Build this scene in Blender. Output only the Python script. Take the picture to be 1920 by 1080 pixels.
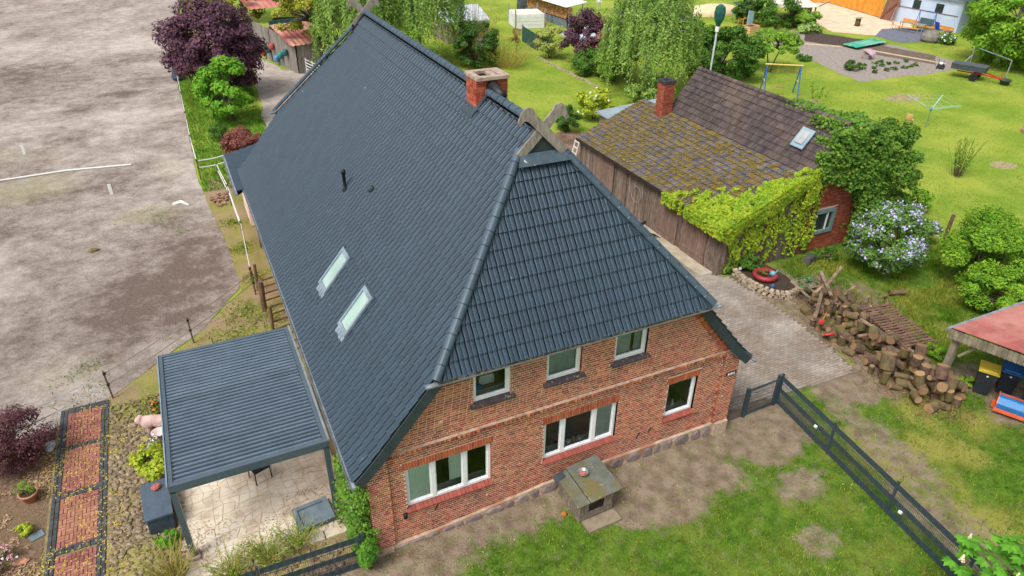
import bpy, math, random
import numpy as np
from mathutils import Vector, Matrix

for o in list(bpy.data.objects):
    bpy.data.objects.remove(o)
SC = bpy.context.scene
COL = SC.collection
rnd = random.Random(11)
rng = np.random.default_rng(11)
R = math.radians

# ---------------------------------------------------------------- camera, sky, sun, exposure
CAM = Vector((-7.884, -12.476, 15.688))
def make_camera():
    yaw, pitch, roll = 0.449, 0.547, 0.015
    fwd = Vector((math.sin(yaw) * math.cos(pitch), math.cos(yaw) * math.cos(pitch), -math.sin(pitch)))
    right = Vector((math.cos(yaw), -math.sin(yaw), 0))
    up = right.cross(fwd)
    r = math.cos(roll) * right + math.sin(roll) * up
    u = -math.sin(roll) * right + math.cos(roll) * up
    cd = bpy.data.cameras.new('camera')
    cd.sensor_width = 36.0
    cd.lens = 1322.97 / 1920 * 36.0
    cd.clip_end = 3000
    cd.clip_start = 0.1
    co = bpy.data.objects.new('camera', cd)
    m = Matrix((r, u, -fwd)).transposed().to_4x4()
    m.translation = CAM
    co.matrix_world = m
    COL.objects.link(co)
    SC.camera = co
make_camera()
SUN_EL, SUN_AZ = R(56), R(245)      # azimuth clockwise from +Y: the light comes from the left, slightly in front
def make_light():
    w = bpy.data.worlds.new('World')
    SC.world = w
    w.use_nodes = True
    nt = w.node_tree
    nt.nodes.clear()
    sky = nt.nodes.new('ShaderNodeTexSky')
    sky.sky_type = 'NISHITA'
    sky.sun_disc = False
    sky.sun_elevation = SUN_EL
    sky.sun_rotation = SUN_AZ
    sky.dust_density = 4.0
    sky.air_density = 1.0
    hs = nt.nodes.new('ShaderNodeHueSaturation')
    hs.inputs['Saturation'].default_value = 0.38
    bg = nt.nodes.new('ShaderNodeBackground')
    bg.inputs['Strength'].default_value = 0.125
    out = nt.nodes.new('ShaderNodeOutputWorld')
    nt.links.new(sky.outputs[0], hs.inputs['Color'])
    nt.links.new(hs.outputs[0], bg.inputs['Color'])
    nt.links.new(bg.outputs[0], out.inputs['Surface'])
    ld = bpy.data.lights.new('sun', 'SUN')
    ld.energy = 1.5
    ld.angle = R(20)
    ld.color = (1.0, 0.96, 0.9)
    lo = bpy.data.objects.new('sun', ld)
    d = Vector((math.sin(SUN_AZ) * math.cos(SUN_EL), math.cos(SUN_AZ) * math.cos(SUN_EL), math.sin(SUN_EL)))
    lo.rotation_euler = d.to_track_quat('Z', 'Y').to_euler()
    lo.location = (-30, -20, 60)
    COL.objects.link(lo)
make_light()
SC.view_settings.view_transform = 'Standard'
SC.view_settings.look = 'None'
SC.view_settings.gamma = 1.0
SC.view_settings.use_curve_mapping = False
SC.view_settings.exposure = 0.6
SC.cycles.use_denoising = True
SC.cycles.max_bounces = 6
SC.cycles.transparent_max_bounces = 12

# ---------------------------------------------------------------- helpers
def S(r, g, b):
    f = lambda c: (c / 255 / 12.92) if c / 255 <= 0.04045 else ((c / 255 + 0.055) / 1.055) ** 2.4
    return (f(r), f(g), f(b))

MATS = {}
def M(name, c1, c2=None, scale=3.0, detail=5.0, rough=0.8, bump=0.0, bscale=40.0, rand=0.0, hue=0.0, metal=0.0,
      spec=0.4, stretch=None, speck=None, lo=0.35, hi=0.65, transl=0.0, c3=None, scale3=0.4, nrough=0.6):
    """procedural surface: two noise-mixed colours, optional third large-scale colour, per-piece variation, specks, bump"""
    if name in MATS:
        return MATS[name]
    m = bpy.data.materials.new(name)
    m.use_nodes = True
    nt = m.node_tree
    N, L = nt.nodes, nt.links
    b = N['Principled BSDF']
    geo = N.new('ShaderNodeNewGeometry')
    pos = geo.outputs['Position']
    if stretch:
        mp = N.new('ShaderNodeMapping')
        mp.inputs['Scale'].default_value = stretch
        L.new(pos, mp.inputs['Vector'])
        pos = mp.outputs[0]
    def noise(sc, det=5.0, p=None, rg=nrough):
        n = N.new('ShaderNodeTexNoise')
        n.inputs['Scale'].default_value = sc
        n.inputs['Detail'].default_value = det
        n.inputs['Roughness'].default_value = rg
        L.new(p or pos, n.inputs['Vector'])
        return n.outputs['Fac']
    def ramp(v, a, bb):
        r = N.new('ShaderNodeMapRange')
        r.inputs['From Min'].default_value = a
        r.inputs['From Max'].default_value = bb
        L.new(v, r.inputs['Value'])
        return r.outputs[0]
    def mix(f, a, bb):
        x = N.new('ShaderNodeMix')
        x.data_type = 'RGBA'
        if isinstance(f, float):
            x.inputs[0].default_value = f
        else:
            L.new(f, x.inputs[0])
        for v, i in ((a, 6), (bb, 7)):
            if isinstance(v, tuple):
                x.inputs[i].default_value = (*v[:3], 1)
            else:
                L.new(v, x.inputs[i])
        return x.outputs[2]
    col = c1
    if c2 is not None:
        col = mix(ramp(noise(scale, detail), lo, hi), c1, c2)
    if c3 is not None:
        col = mix(ramp(noise(scale3, 4.0), 0.42, 0.62), col, c3)
    if speck:
        sc_, thr, cc = speck
        col = mix(ramp(noise(sc_, 3.0, geo.outputs['Position']), thr, thr + 0.05), col, cc)
    if rand or hue:
        oi = N.new('ShaderNodeObjectInfo')
        ad = N.new('ShaderNodeMath'); ad.operation = 'ADD'
        L.new(oi.outputs['Random'], ad.inputs[0]); L.new(geo.outputs['Random Per Island'], ad.inputs[1])
        fr = N.new('ShaderNodeMath'); fr.operation = 'FRACT'
        L.new(ad.outputs[0], fr.inputs[0])
        hs = N.new('ShaderNodeHueSaturation')
        v = N.new('ShaderNodeMapRange')
        v.inputs['To Min'].default_value = 1 - rand; v.inputs['To Max'].default_value = 1 + rand
        L.new(fr.outputs[0], v.inputs['Value']); L.new(v.outputs[0], hs.inputs['Value'])
        if hue:
            m7 = N.new('ShaderNodeMath'); m7.operation = 'MULTIPLY'; m7.inputs[1].default_value = 7.31
            L.new(fr.outputs[0], m7.inputs[0])
            f7 = N.new('ShaderNodeMath'); f7.operation = 'FRACT'
            L.new(m7.outputs[0], f7.inputs[0])
            h = N.new('ShaderNodeMapRange')
            h.inputs['To Min'].default_value = 0.5 - hue; h.inputs['To Max'].default_value = 0.5 + hue
            L.new(f7.outputs[0], h.inputs['Value']); L.new(h.outputs[0], hs.inputs['Hue'])
        if isinstance(col, tuple):
            hs.inputs['Color'].default_value = (*col, 1)
        else:
            L.new(col, hs.inputs['Color'])
        col = hs.outputs[0]
    if isinstance(col, tuple):
        b.inputs['Base Color'].default_value = (*col, 1)
    else:
        L.new(col, b.inputs['Base Color'])
    b.inputs['Roughness'].default_value = rough
    b.inputs['Metallic'].default_value = metal
    b.inputs['Specular IOR Level'].default_value = spec
    if bump:
        bp = N.new('ShaderNodeBump')
        bp.inputs['Strength'].default_value = min(1.0, bump)
        bp.inputs['Distance'].default_value = 0.02 if bump <= 1 else 0.02 * bump
        L.new(noise(bscale, 6.0, None, 0.65), bp.inputs['Height'])
        L.new(bp.outputs[0], b.inputs['Normal'])
    if transl:
        tr = N.new('ShaderNodeBsdfTranslucent')
        if isinstance(col, tuple):
            tr.inputs['Color'].default_value = (*col, 1)
        else:
            L.new(col, tr.inputs['Color'])
        ms = N.new('ShaderNodeMixShader')
        ms.inputs[0].default_value = transl
        L.new(b.outputs[0], ms.inputs[1]); L.new(tr.outputs[0], ms.inputs[2])
        L.new(ms.outputs[0], N['Material Output'].inputs['Surface'])
    MATS[name] = m
    return m

def glass_mat(name, tint, refl=0.12, rough=0.02):
    if name in MATS:
        return MATS[name]
    m = bpy.data.materials.new(name); m.use_nodes = True
    nt = m.node_tree; N, L = nt.nodes, nt.links
    N.remove(N['Principled BSDF'])
    t = N.new('ShaderNodeBsdfTransparent'); t.inputs[0].default_value = (*tint, 1)
    g = N.new('ShaderNodeBsdfGlossy'); g.inputs['Roughness'].default_value = rough
    g.inputs['Color'].default_value = (0.9, 0.97, 0.95, 1)
    f = N.new('ShaderNodeFresnel'); f.inputs[0].default_value = 1.5
    ad = N.new('ShaderNodeMath'); ad.operation = 'ADD'; ad.inputs[1].default_value = refl
    mx = N.new('ShaderNodeMixShader')
    L.new(f.outputs[0], ad.inputs[0]); L.new(ad.outputs[0], mx.inputs[0])
    L.new(t.outputs[0], mx.inputs[1]); L.new(g.outputs[0], mx.inputs[2])
    L.new(mx.outputs[0], N['Material Output'].inputs['Surface'])
    MATS[name] = m
    return m

WORLD = {}          # things whose children are written in world coordinates
def put(name, data, parent=None, mat=None):
    o = bpy.data.objects.new(name, data)
    COL.objects.link(o)
    if mat is not None and data is not None and not data.materials:
        data.materials.append(mat)
    if parent is not None:
        o.parent = parent
        if parent in WORLD:
            o.matrix_parent_inverse = WORLD[parent]
    return o
def tag(o, label=None, cat=None, group=None, kind=None):
    if label: o['label'] = label
    if cat: o['category'] = cat
    if group: o['group'] = group
    if kind: o['kind'] = kind
    return o
def thing(name, label, cat, loc=(0, 0, 0), rz=0.0, group=None, world=False, scale=1.0):
    o = put(name, None)
    o.location = loc
    o.rotation_euler = (0, 0, rz)
    o.scale = (scale, scale, scale)
    o.empty_display_size = 0.2
    if world:
        WORLD[o] = Matrix.Translation(Vector(loc)).inverted()
    return tag(o, label, cat, group)
def copy_tree(o, parent=None):
    c = o.copy()
    COL.objects.link(c)
    c.parent = parent
    for ch in list(o.children):
        copy_tree(ch, c)
    return c

class MB:
    """collects faces; build() links them as one mesh object"""
    def __init__(s):
        s.V, s.F = [], []
    def face(s, pts):
        n = len(s.V)
        s.V.extend(tuple(p) for p in pts)
        s.F.append(tuple(range(n, n + len(pts))))
        return s
    def box(s, c, d, rz=0.0, mat=None, taper=1.0):
        hx, hy, hz = d[0] / 2, d[1] / 2, d[2] / 2
        n = len(s.V)
        cz, sz = math.cos(rz), math.sin(rz)
        for k in (-1, 1):
            t = taper if k > 0 else 1.0
            for (i, j) in ((-1, -1), (1, -1), (1, 1), (-1, 1)):
                p = Vector((i * hx * t, j * hy * t, k * hz))
                if mat is not None:
                    p = mat @ p
                else:
                    p = Vector((p.x * cz - p.y * sz, p.x * sz + p.y * cz, p.z))
                s.V.append((c[0] + p.x, c[1] + p.y, c[2] + p.z))
        for f in ((3, 2, 1, 0), (4, 5, 6, 7), (0, 1, 5, 4), (1, 2, 6, 5), (2, 3, 7, 6), (3, 0, 4, 7)):
            s.F.append(tuple(n + i for i in f))
        return s
    def beam(s, p, q, w, h, up=(0, 0, 1)):
        p, q = Vector(p), Vector(q)
        d = q - p
        ln = d.length
        if ln < 1e-6: return s
        y = d.normalized()
        u = Vector(up)
        if abs(y.dot(u.normalized())) > 0.99: u = Vector((1, 0, 0))
        x = y.cross(u).normalized()
        z = x.cross(y)
        m = Matrix((x, y, z)).transposed()
        return s.box((p + q) / 2, (w, ln, h), mat=m)
    def tube(s, pts, rad, n=6, cap=True):
        pts = [Vector(p) for p in pts]
        if not isinstance(rad, (list, tuple)): rad = [rad] * len(pts)
        base = len(s.V)
        ref = None
        for i, p in enumerate(pts):
            d = (pts[min(i + 1, len(pts) - 1)] - pts[max(i - 1, 0)]).normalized()
            if ref is None:
                ref = Vector((0, 0, 1)) if abs(d.z) < 0.9 else Vector((1, 0, 0))
            x = d.cross(ref).normalized()
            y = x.cross(d).normalized()
            ref = -d.cross(x) if False else y
            for k in range(n):
                a = 2 * math.pi * k / n
                v = p + (x * math.cos(a) + y * math.sin(a)) * rad[i]
                s.V.append(tuple(v))
            ref = y
        for i in range(len(pts) - 1):
            for k in range(n):
                a, b_ = base + i * n + k, base + i * n + (k + 1) % n
                s.F.append((a, b_, b_ + n, a + n))
        if cap:
            s.F.append(tuple(base + k for k in range(n))[::-1])
            s.F.append(tuple(base + (len(pts) - 1) * n + k for k in range(n)))
        return s
    def lathe(s, prof, n=16, loc=(0, 0, 0), sx=1.0, sy=1.0):
        b0 = len(s.V)
        for (r, z) in prof:
            for k in range(n):
                a = 2 * math.pi * k / n
                s.V.append((loc[0] + r * math.cos(a) * sx, loc[1] + r * math.sin(a) * sy, loc[2] + z))
        for i in range(len(prof) - 1):
            for k in range(n):
                a, c = b0 + i * n + k, b0 + i * n + (k + 1) % n
                s.F.append((a, c, c + n, a + n))
        s.F.append(tuple(b0 + k for k in range(n))[::-1])
        s.F.append(tuple(b0 + (len(prof) - 1) * n + k for k in range(n)))
        return s
    def prism(s, poly, z0, z1):
        b0 = len(s.V); n = len(poly)
        for z in (z0, z1):
            s.V.extend((p[0], p[1], z) for p in poly)
        s.F.append(tuple(b0 + i for i in range(n))[::-1])
        s.F.append(tuple(b0 + n + i for i in range(n)))
        for i in range(n):
            j = (i + 1) % n
            s.F.append((b0 + i, b0 + j, b0 + n + j, b0 + n + i))
        return s
    def plate(s, pts, d):
        """a flat polygon of 3-D points thickened by the vector d"""
        b0 = len(s.V); n = len(pts)
        s.V.extend(tuple(p) for p in pts)
        s.V.extend((p[0] + d[0], p[1] + d[1], p[2] + d[2]) for p in pts)
        s.F.append(tuple(b0 + i for i in range(n))[::-1])
        s.F.append(tuple(b0 + n + i for i in range(n)))
        for i in range(n):
            j = (i + 1) % n
            s.F.append((b0 + i, b0 + j, b0 + n + j, b0 + n + i))
        return s
    def blob(s, c, r, n=8, m=6, wob=0.0, rz=0.0):
        b0 = len(s.V)
        for i in range(m + 1):
            th = math.pi * i / m
            for k in range(n):
                ph = 2 * math.pi * k / n
                w = 1 + wob * (rnd.random() - 0.5) * 2
                x = r[0] * math.sin(th) * math.cos(ph) * w
                y = r[1] * math.sin(th) * math.sin(ph) * w
                z = r[2] * math.cos(th) * w
                s.V.append((c[0] + x * math.cos(rz) - y * math.sin(rz), c[1] + x * math.sin(rz) + y * math.cos(rz), c[2] + z))
        for i in range(m):
            for k in range(n):
                a, b_ = b0 + i * n + k, b0 + i * n + (k + 1) % n
                s.F.append((a, a + n, b_ + n, b_))
        return s
    def mesh(s, name, smooth=False):
        me = bpy.data.meshes.new(name)
        me.from_pydata(s.V, [], s.F)
        if smooth:
            me.shade_smooth()
        me.update()
        return me
    def build(s, name, mat, parent=None, smooth=False):
        return put(name, s.mesh(name, smooth), parent, mat)

def npmesh(name, V, quads=None, tris=None):
    me = bpy.data.meshes.new(name)
    V = np.asarray(V, dtype=np.float32)
    me.vertices.add(len(V))
    me.vertices.foreach_set('co', V.ravel())
    k = 4 if quads is not None else 3
    F = np.asarray(quads if quads is not None else tris, dtype=np.int32)
    me.loops.add(F.size)
    me.loops.foreach_set('vertex_index', F.ravel())
    me.polygons.add(len(F))
    me.polygons.foreach_set('loop_start', np.arange(len(F), dtype=np.int32) * k)
    me.update(calc_edges=True)
    return me

def unit(a):
    return a / (np.linalg.norm(a, axis=1, keepdims=True) + 1e-9)
def leaf_arrays(C, Nrm, size, aspect=0.55):
    """one diamond leaf per centre"""
    n = len(C)
    t = unit(np.cross(Nrm, rng.normal(size=(n, 3))))
    b = np.cross(Nrm, t)
    L = (size * rng.uniform(0.65, 1.25, n))[:, None]
    fold = Nrm * L * 0.12
    V = np.stack([C + t * L * .5, C + b * L * .5 * aspect - fold, C - t * L * .5, C - b * L * .5 * aspect - fold], 1).reshape(-1, 3)
    F = np.arange(n * 4).reshape(n, 4)
    return V, F
def crown_points(center, rad, n, K, clump, seed_shell=0.75, low=-0.8):
    """leaf centres in K clumps spread through an ellipsoid, with outward normals"""
    center = np.array(center, float); rad = np.array(rad, float)
    d = unit(rng.normal(size=(K * 3, 3)))
    d = d[d[:, 2] > low][:K]
    rr = rng.uniform(0.25, 1.0, len(d)) ** (1 - seed_shell + 0.15)
    cc = center + d * rad * rr[:, None] * (1 - clump * 0.45)
    idx = rng.integers(0, len(cc), n)
    off = unit(rng.normal(size=(n, 3)))
    r = rng.uniform(0.15, 1.0, n) ** 0.5
    cr = (clump * rad.mean() * rng.uniform(0.6, 1.25, len(cc)))[idx]
    P = cc[idx] + off * (r * cr)[:, None] * np.array([1, 1, 0.75])
    nr = unit(off * 0.8 + (P - center) / rad * 0.6 + np.array([0, 0, 0.7]) + rng.normal(size=(n, 3)) * 0.55)
    return P, nr, cc
def tree(name, label, cat, base, crown_c, crown_r, n, lsize, mat, bark, trunk_r=0.12, K=40, clump=0.32, group=None,
         stems=1, aspect=0.6, low=-0.8, limbs=14, parts=('trunk', 'crown'), extra=None, shell=0.75):
    t = thing(name, label, cat, base, group=group)
    bx = np.array(base, float)
    cc_l = np.array(crown_c, float) - bx
    P, nr, cc = crown_points(cc_l, crown_r, n, K, clump, shell, low)
    P[:, 2] = np.maximum(P[:, 2], 0.03)
    V, F = leaf_arrays(P, nr, lsize, aspect)
    put(parts[1], npmesh(parts[1], V, quads=F), t, mat)
    mb = MB()
    top = Vector(cc_l) - Vector((0, 0, crown_r[2] * 0.35))
    if stems == 1:
        mid = top * 0.5 + Vector((rnd.uniform(-.1, .1), rnd.uniform(-.1, .1), 0))
        mb.tube([(0, 0, -0.1), mid, top], [trunk_r * 1.25, trunk_r, trunk_r * 0.7], 8)
        st = [top]
    else:
        st = []
        for k in range(stems):
            a = 2 * math.pi * k / stems
            q = top + Vector((math.cos(a) * crown_r[0] * .3, math.sin(a) * crown_r[1] * .3, 0))
            mb.tube([(math.cos(a) * trunk_r, math.sin(a) * trunk_r, -0.05), q * .5, q], [trunk_r * .6, trunk_r * .5, trunk_r * .35], 6)
            st.append(q)
    for k in range(min(limbs, len(cc))):
        q = Vector(cc[k]); s0 = st[k % len(st)]
        mm = (s0 + q) / 2 + Vector((0, 0, 0.08 * (q - s0).length))
        mb.tube([s0 * 0.92, mm, q], [trunk_r * .5, trunk_r * .32, trunk_r * .12], 5)
    mb.build(parts[0], bark, t, True)
    if extra is not None:
        nm, cnt, sz, mt = extra
        idx = rng.choice(len(P), min(cnt, len(P)), replace=False)
        d = unit(P[idx] - cc_l)
        Q = P[idx] + d * lsize * 0.5 + np.array([0, 0, lsize * .3])
        if sz < 0:
            sz = -sz
            Q = np.repeat(Q, 8, 0) + rng.normal(size=(len(Q) * 8, 3)) * sz * 0.8
            d = np.repeat(d, 8, 0)
        V, F = leaf_arrays(Q, unit(d + rng.normal(size=d.shape) * .5), sz, 0.9)
        put(nm, npmesh(nm, V, quads=F), t, mt)
    return t
def shrub(name, label, base, r, h, n, lsize, mat, bark, K=22, clump=0.4, group=None, cat='shrub', **kw):
    return tree(name, label, cat, base, (base[0], base[1], base[2] + h * 0.52), (r, r, h * 0.5), n, lsize, mat, bark,
                trunk_r=0.05, K=K, clump=clump, group=group, stems=4, parts=('stem', 'foliage'), low=-1.0, **kw)
def sheet(name, poly, z, mat, jag=0.0, step=0.5, kind='structure'):
    """a flat piece of ground with an uneven outline"""
    pts = []
    n = len(poly)
    for i in range(n):
        a, b = Vector(poly[i]), Vector(poly[(i + 1) % n])
        ln = (b - a).length
        k = max(1, int(ln / step)) if jag else 1
        nrm = Vector((-(b - a).y, (b - a).x)).normalized()
        for j in range(k):
            p = a.lerp(b, j / k)
            if jag and j:
                p = p + nrm * rnd.uniform(-jag, jag)
            pts.append((p.x, p.y, z))
    o = MB().face(pts).build(name, mat)
    if kind: o['kind'] = kind
    return o
# ================================================================ ground
def smooth(a, b, x):
    t = max(0.0, min(1.0, (x - a) / (b - a)))
    return t * t * (3 - 2 * t)
def vnoise(x, y, s=1.0):
    x, y = x * s, y * s
    def h(i, j):
        v = math.sin(i * 127.1 + j * 311.7) * 43758.5453
        return v - math.floor(v)
    i, j = math.floor(x), math.floor(y)
    fx, fy = x - i, y - j
    fx, fy = fx * fx * (3 - 2 * fx), fy * fy * (3 - 2 * fy)
    return (h(i, j) * (1 - fx) + h(i + 1, j) * fx) * (1 - fy) + (h(i, j + 1) * (1 - fx) + h(i + 1, j + 1) * fx) * fy
def fbm(x, y, s=1.0):
    return 0.5 * vnoise(x, y, s) + 0.3 * vnoise(x + 9, y + 4, s * 2.1) + 0.2 * vnoise(x - 5, y + 7, s * 4.7)

m_lawn = M('lawn_far', S(132, 154, 56), S(106, 136, 44), scale=1.6, detail=12, rough=0.95, bump=2.0, bscale=14, c3=S(150, 162, 66), scale3=0.22, spec=0.1, lo=0.25, hi=0.75)
sheet('ground', [(-420, -200), (420, -200), (420, 420), (-420, 420)], 0.0, m_lawn)
pad_poly = [(-5.2, 92), (-7.6, 48), (-7.85, 28.0), (-7.6, 24.6), (-7.3, 20), (-7.2, 15.5), (-9.0, 12.7), (-12.0, 9.9), (-16, 7.4), (-200, 7.4), (-200, 200), (-1, 200)]
def pad_patch(x, y):
    n = fbm(x, y, 0.35) - 0.5
    d = 0.34 + 0.9 * n
    for (cx, cy, rx, ry, a) in ((-24, 55, 11, 8, .42), (-9.4, 18.5, 3.2, 5.5, .36), (-12.5, 15.5, 3.4, 3.4, .26), (-9.2, 13.6, 1.8, 1.8, .22), (-18, 14, 4, 3.5, .3), (-16, 24, 6, 4, .12), (-16, 66, 12, 7, -.25), (-12, 42, 6, 5, -.2), (-9.4, 24.2, 1.4, 1.0, .3)):
        r = math.hypot((x - cx) / rx, (y - cy) / ry) + n * .8
        d += a * smooth(1.2, 0.3, r)
    for (y0, sl, w, a) in ((48.5, -.10, .5, .35), (32.4, .02, .35, .18), (29.3, .05, .3, .22), (26.7, -.06, .3, .2), (44.2, .04, .4, .14), (58.5, .08, .6, .2)):
        d += a * math.exp(-((y - y0 - sl * (x + 12) - .8 * (fbm(x, 3, .5) - .5)) / w) ** 2) * smooth(.35, .6, fbm(x + 50, y, .6))
    g = 0.0
    for (cx, cy, rx, ry, a) in ((-17, 30.5, 5, 3.0, .55), (-10.5, 24.6, 1.8, 1.4, .5), (-19, 36, 5, 2.4, .35), (-9.2, 31, 1.2, 2.4, .3), (-13, 11.8, 2.0, 1.2, .35)):
        g = max(g, a * smooth(1.25, 0.3, math.hypot((x - cx) / rx, (y - cy) / ry) + n * 1.2))
    return max(0, min(1, d)), g
def pad_material():
    m = bpy.data.materials.new('paddock_sand'); m.use_nodes = True
    nt = m.node_tree; N, L = nt.nodes, nt.links
    b = N['Principled BSDF']; b.inputs['Roughness'].default_value = 0.95; b.inputs['Specular IOR Level'].default_value = 0.1
    at = N.new('ShaderNodeAttribute'); at.attribute_name = 'wear'
    geo = N.new('ShaderNodeNewGeometry')
    sep = N.new('ShaderNodeSeparateColor'); L.new(at.outputs['Color'], sep.inputs[0])
    def noise(sc, det, rg):
        n = N.new('ShaderNodeTexNoise'); n.inputs['Scale'].default_value = sc; n.inputs['Detail'].default_value = det; n.inputs['Roughness'].default_value = rg
        L.new(geo.outputs['Position'], n.inputs['Vector']); return n.outputs['Fac']
    def madd(a, k, c):
        x = N.new('ShaderNodeMath'); x.operation = 'MULTIPLY_ADD'; x.inputs[1].default_value = k
        L.new(a, x.inputs[0])
        if isinstance(c, float): x.inputs[2].default_value = c
        else: L.new(c, x.inputs[2])
        return x.outputs[0]
    def mix(f, a, c):
        x = N.new('ShaderNodeMix'); x.data_type = 'RGBA'; L.new(f, x.inputs[0])
        for v, i in ((a, 6), (c, 7)):
            if isinstance(v, tuple): x.inputs[i].default_value = (*v, 1)
            else: L.new(v, x.inputs[i])
        x.clamp_factor = True
        return x.outputs[2]
    coarse = noise(1.1, 15, 0.78); fine = noise(9, 8, 0.7)
    f = madd(coarse, 2.4, madd(sep.outputs[0], 1.1, -1.06))
    col = mix(f, S(192, 181, 172), S(112, 98, 89))
    col = mix(madd(fine, 5.0, -3.1), col, S(104, 90, 80))
    col = mix(madd(noise(2.5, 9, .7), 1.6, madd(sep.outputs[1], 1.0, -0.95)), col, S(150, 148, 104))
    L.new(col, b.inputs['Base Color'])
    bp = N.new('ShaderNodeBump'); bp.inputs['Strength'].default_value = 1.0; bp.inputs['Distance'].default_value = 0.12
    L.new(noise(3.5, 12, .7), bp.inputs['Height']); L.new(bp.outputs[0], b.inputs['Normal'])
    return m
def make_paddock():
    xs = list(np.arange(-5.0, -30, -0.5)) + list(np.arange(-30, -60, -2.0)) + [-80, -120, -200]
    ys = list(np.arange(7.4, 60, 0.5)) + list(np.arange(60, 100, 2.0)) + [120, 160, 200]
    def edge(y):                       # right-hand limit of the sand at depth y
        P = [(7.4, -16), (9.9, -12.0), (12.7, -9.0), (15.5, -7.2), (20, -7.3), (24.6, -7.6), (28, -7.85), (48, -7.6), (92, -5.2), (200, -1)]
        for (a, p), (c, q) in zip(P[:-1], P[1:]):
            if a <= y <= c: return p + (q - p) * (y - a) / (c - a)
        return -16
    V, W, F = [], [], []
    for y in ys:
        e = edge(y) + 0.25 * (fbm(2, y, 1.1) - .5)
        for x in xs:
            xx = e + (x + 5.0)
            V.append((xx, y, 0.008 + (0.03 * fbm(xx, y, 1.6) if -40 < xx and y < 60 else .01)))
            W.append((*pad_patch(xx, y), 0, 1))
    n = len(xs)
    for j in range(len(ys) - 1):
        for i in range(n - 1):
            a = j * n + i; F.append((a + 1, a, a + n, a + n + 1))
    me = bpy.data.meshes.new('paddock'); me.from_pydata(V, [], F)
    ca = me.color_attributes.new('wear', 'FLOAT_COLOR', 'POINT'); ca.data.foreach_set('color', np.array(W, dtype=np.float32).ravel())
    me.shade_smooth()
    tag(put('paddock', me, None, pad_material()), kind='structure')
make_paddock()
m_moss = M('mossy_soil', S(150, 140, 84), S(124, 128, 62), scale=1.2, detail=8, rough=0.95, bump=2.0, bscale=12, c3=S(150, 128, 104), scale3=0.5, spec=0.1)
sheet('side_verge', [(-7.2, 15.2), (-7.4, 20), (-7.7, 25.5), (-7.3, 28.6), (-5.5, 28.6), (-5.5, 7), (-10.2, 7.6), (-12.3, 9.7), (-9.2, 12.4)], 0.012, m_moss, jag=0.15, step=0.5)

# front yard: grass worn through to sandy soil, soil banked a little against the wall
def dirt(x, y):
    n = fbm(x + 3, y, 0.9) - 0.5
    d = smooth(-1.7, -0.5, y + n * 1.3) * smooth(9.5, 8.0, x)                       # strip along the wall
    for (cx, cy, rx, ry, a) in ((2.9, -1.25, 2.6, 1.35, 1.1), (6.7, -0.9, 1.5, 1.1, 1.1), (6.3, -2.9, 1.0, 0.6, 0.85), (10.0, -2.2, 0.8, 2.8, 0.72), (12.0, -0.2, 2.4, 1.3, 1.0),
                                (13.9, 3.5, 3.6, 4.0, 0.95), (8.6, -5.6, 0.5, 2.3, 0.8), (9.3, -5.0, 0.8, 3.2, 0.55), (15.5, -1.6, 1.6, 0.9, 0.9), (16.2, -3.2, 1.7, 1.6, 1.0), (-4.6, -1.0, 1.4, 0.8, 0.9), (5.3, -4.6, 0.6, 0.5, 0.7)):
        r = math.hypot((x - cx) / rx, (y - cy) / ry) + n * 0.9
        d = max(d, a * smooth(1.15, 0.65, r))
    return max(0.0, min(1.0, d))
def dry(x, y):
    return (0.28 + 0.5 * smooth(7.6, 8.6, x)) * smooth(0.46, 0.8, fbm(x, y + 20, 0.9) + 0.26 * smooth(8.2, 9.5, x) * smooth(13.5, 9.5, x) * smooth(-0.5, -2, y))
def bank(x, y):
    return 0.09 * smooth(-1.3, -0.05, y) * smooth(-3.5, 0.5, x) * smooth(5.6, 4.2, x) + 0.025 * (fbm(x, y, 1.7) - 0.5)
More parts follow.
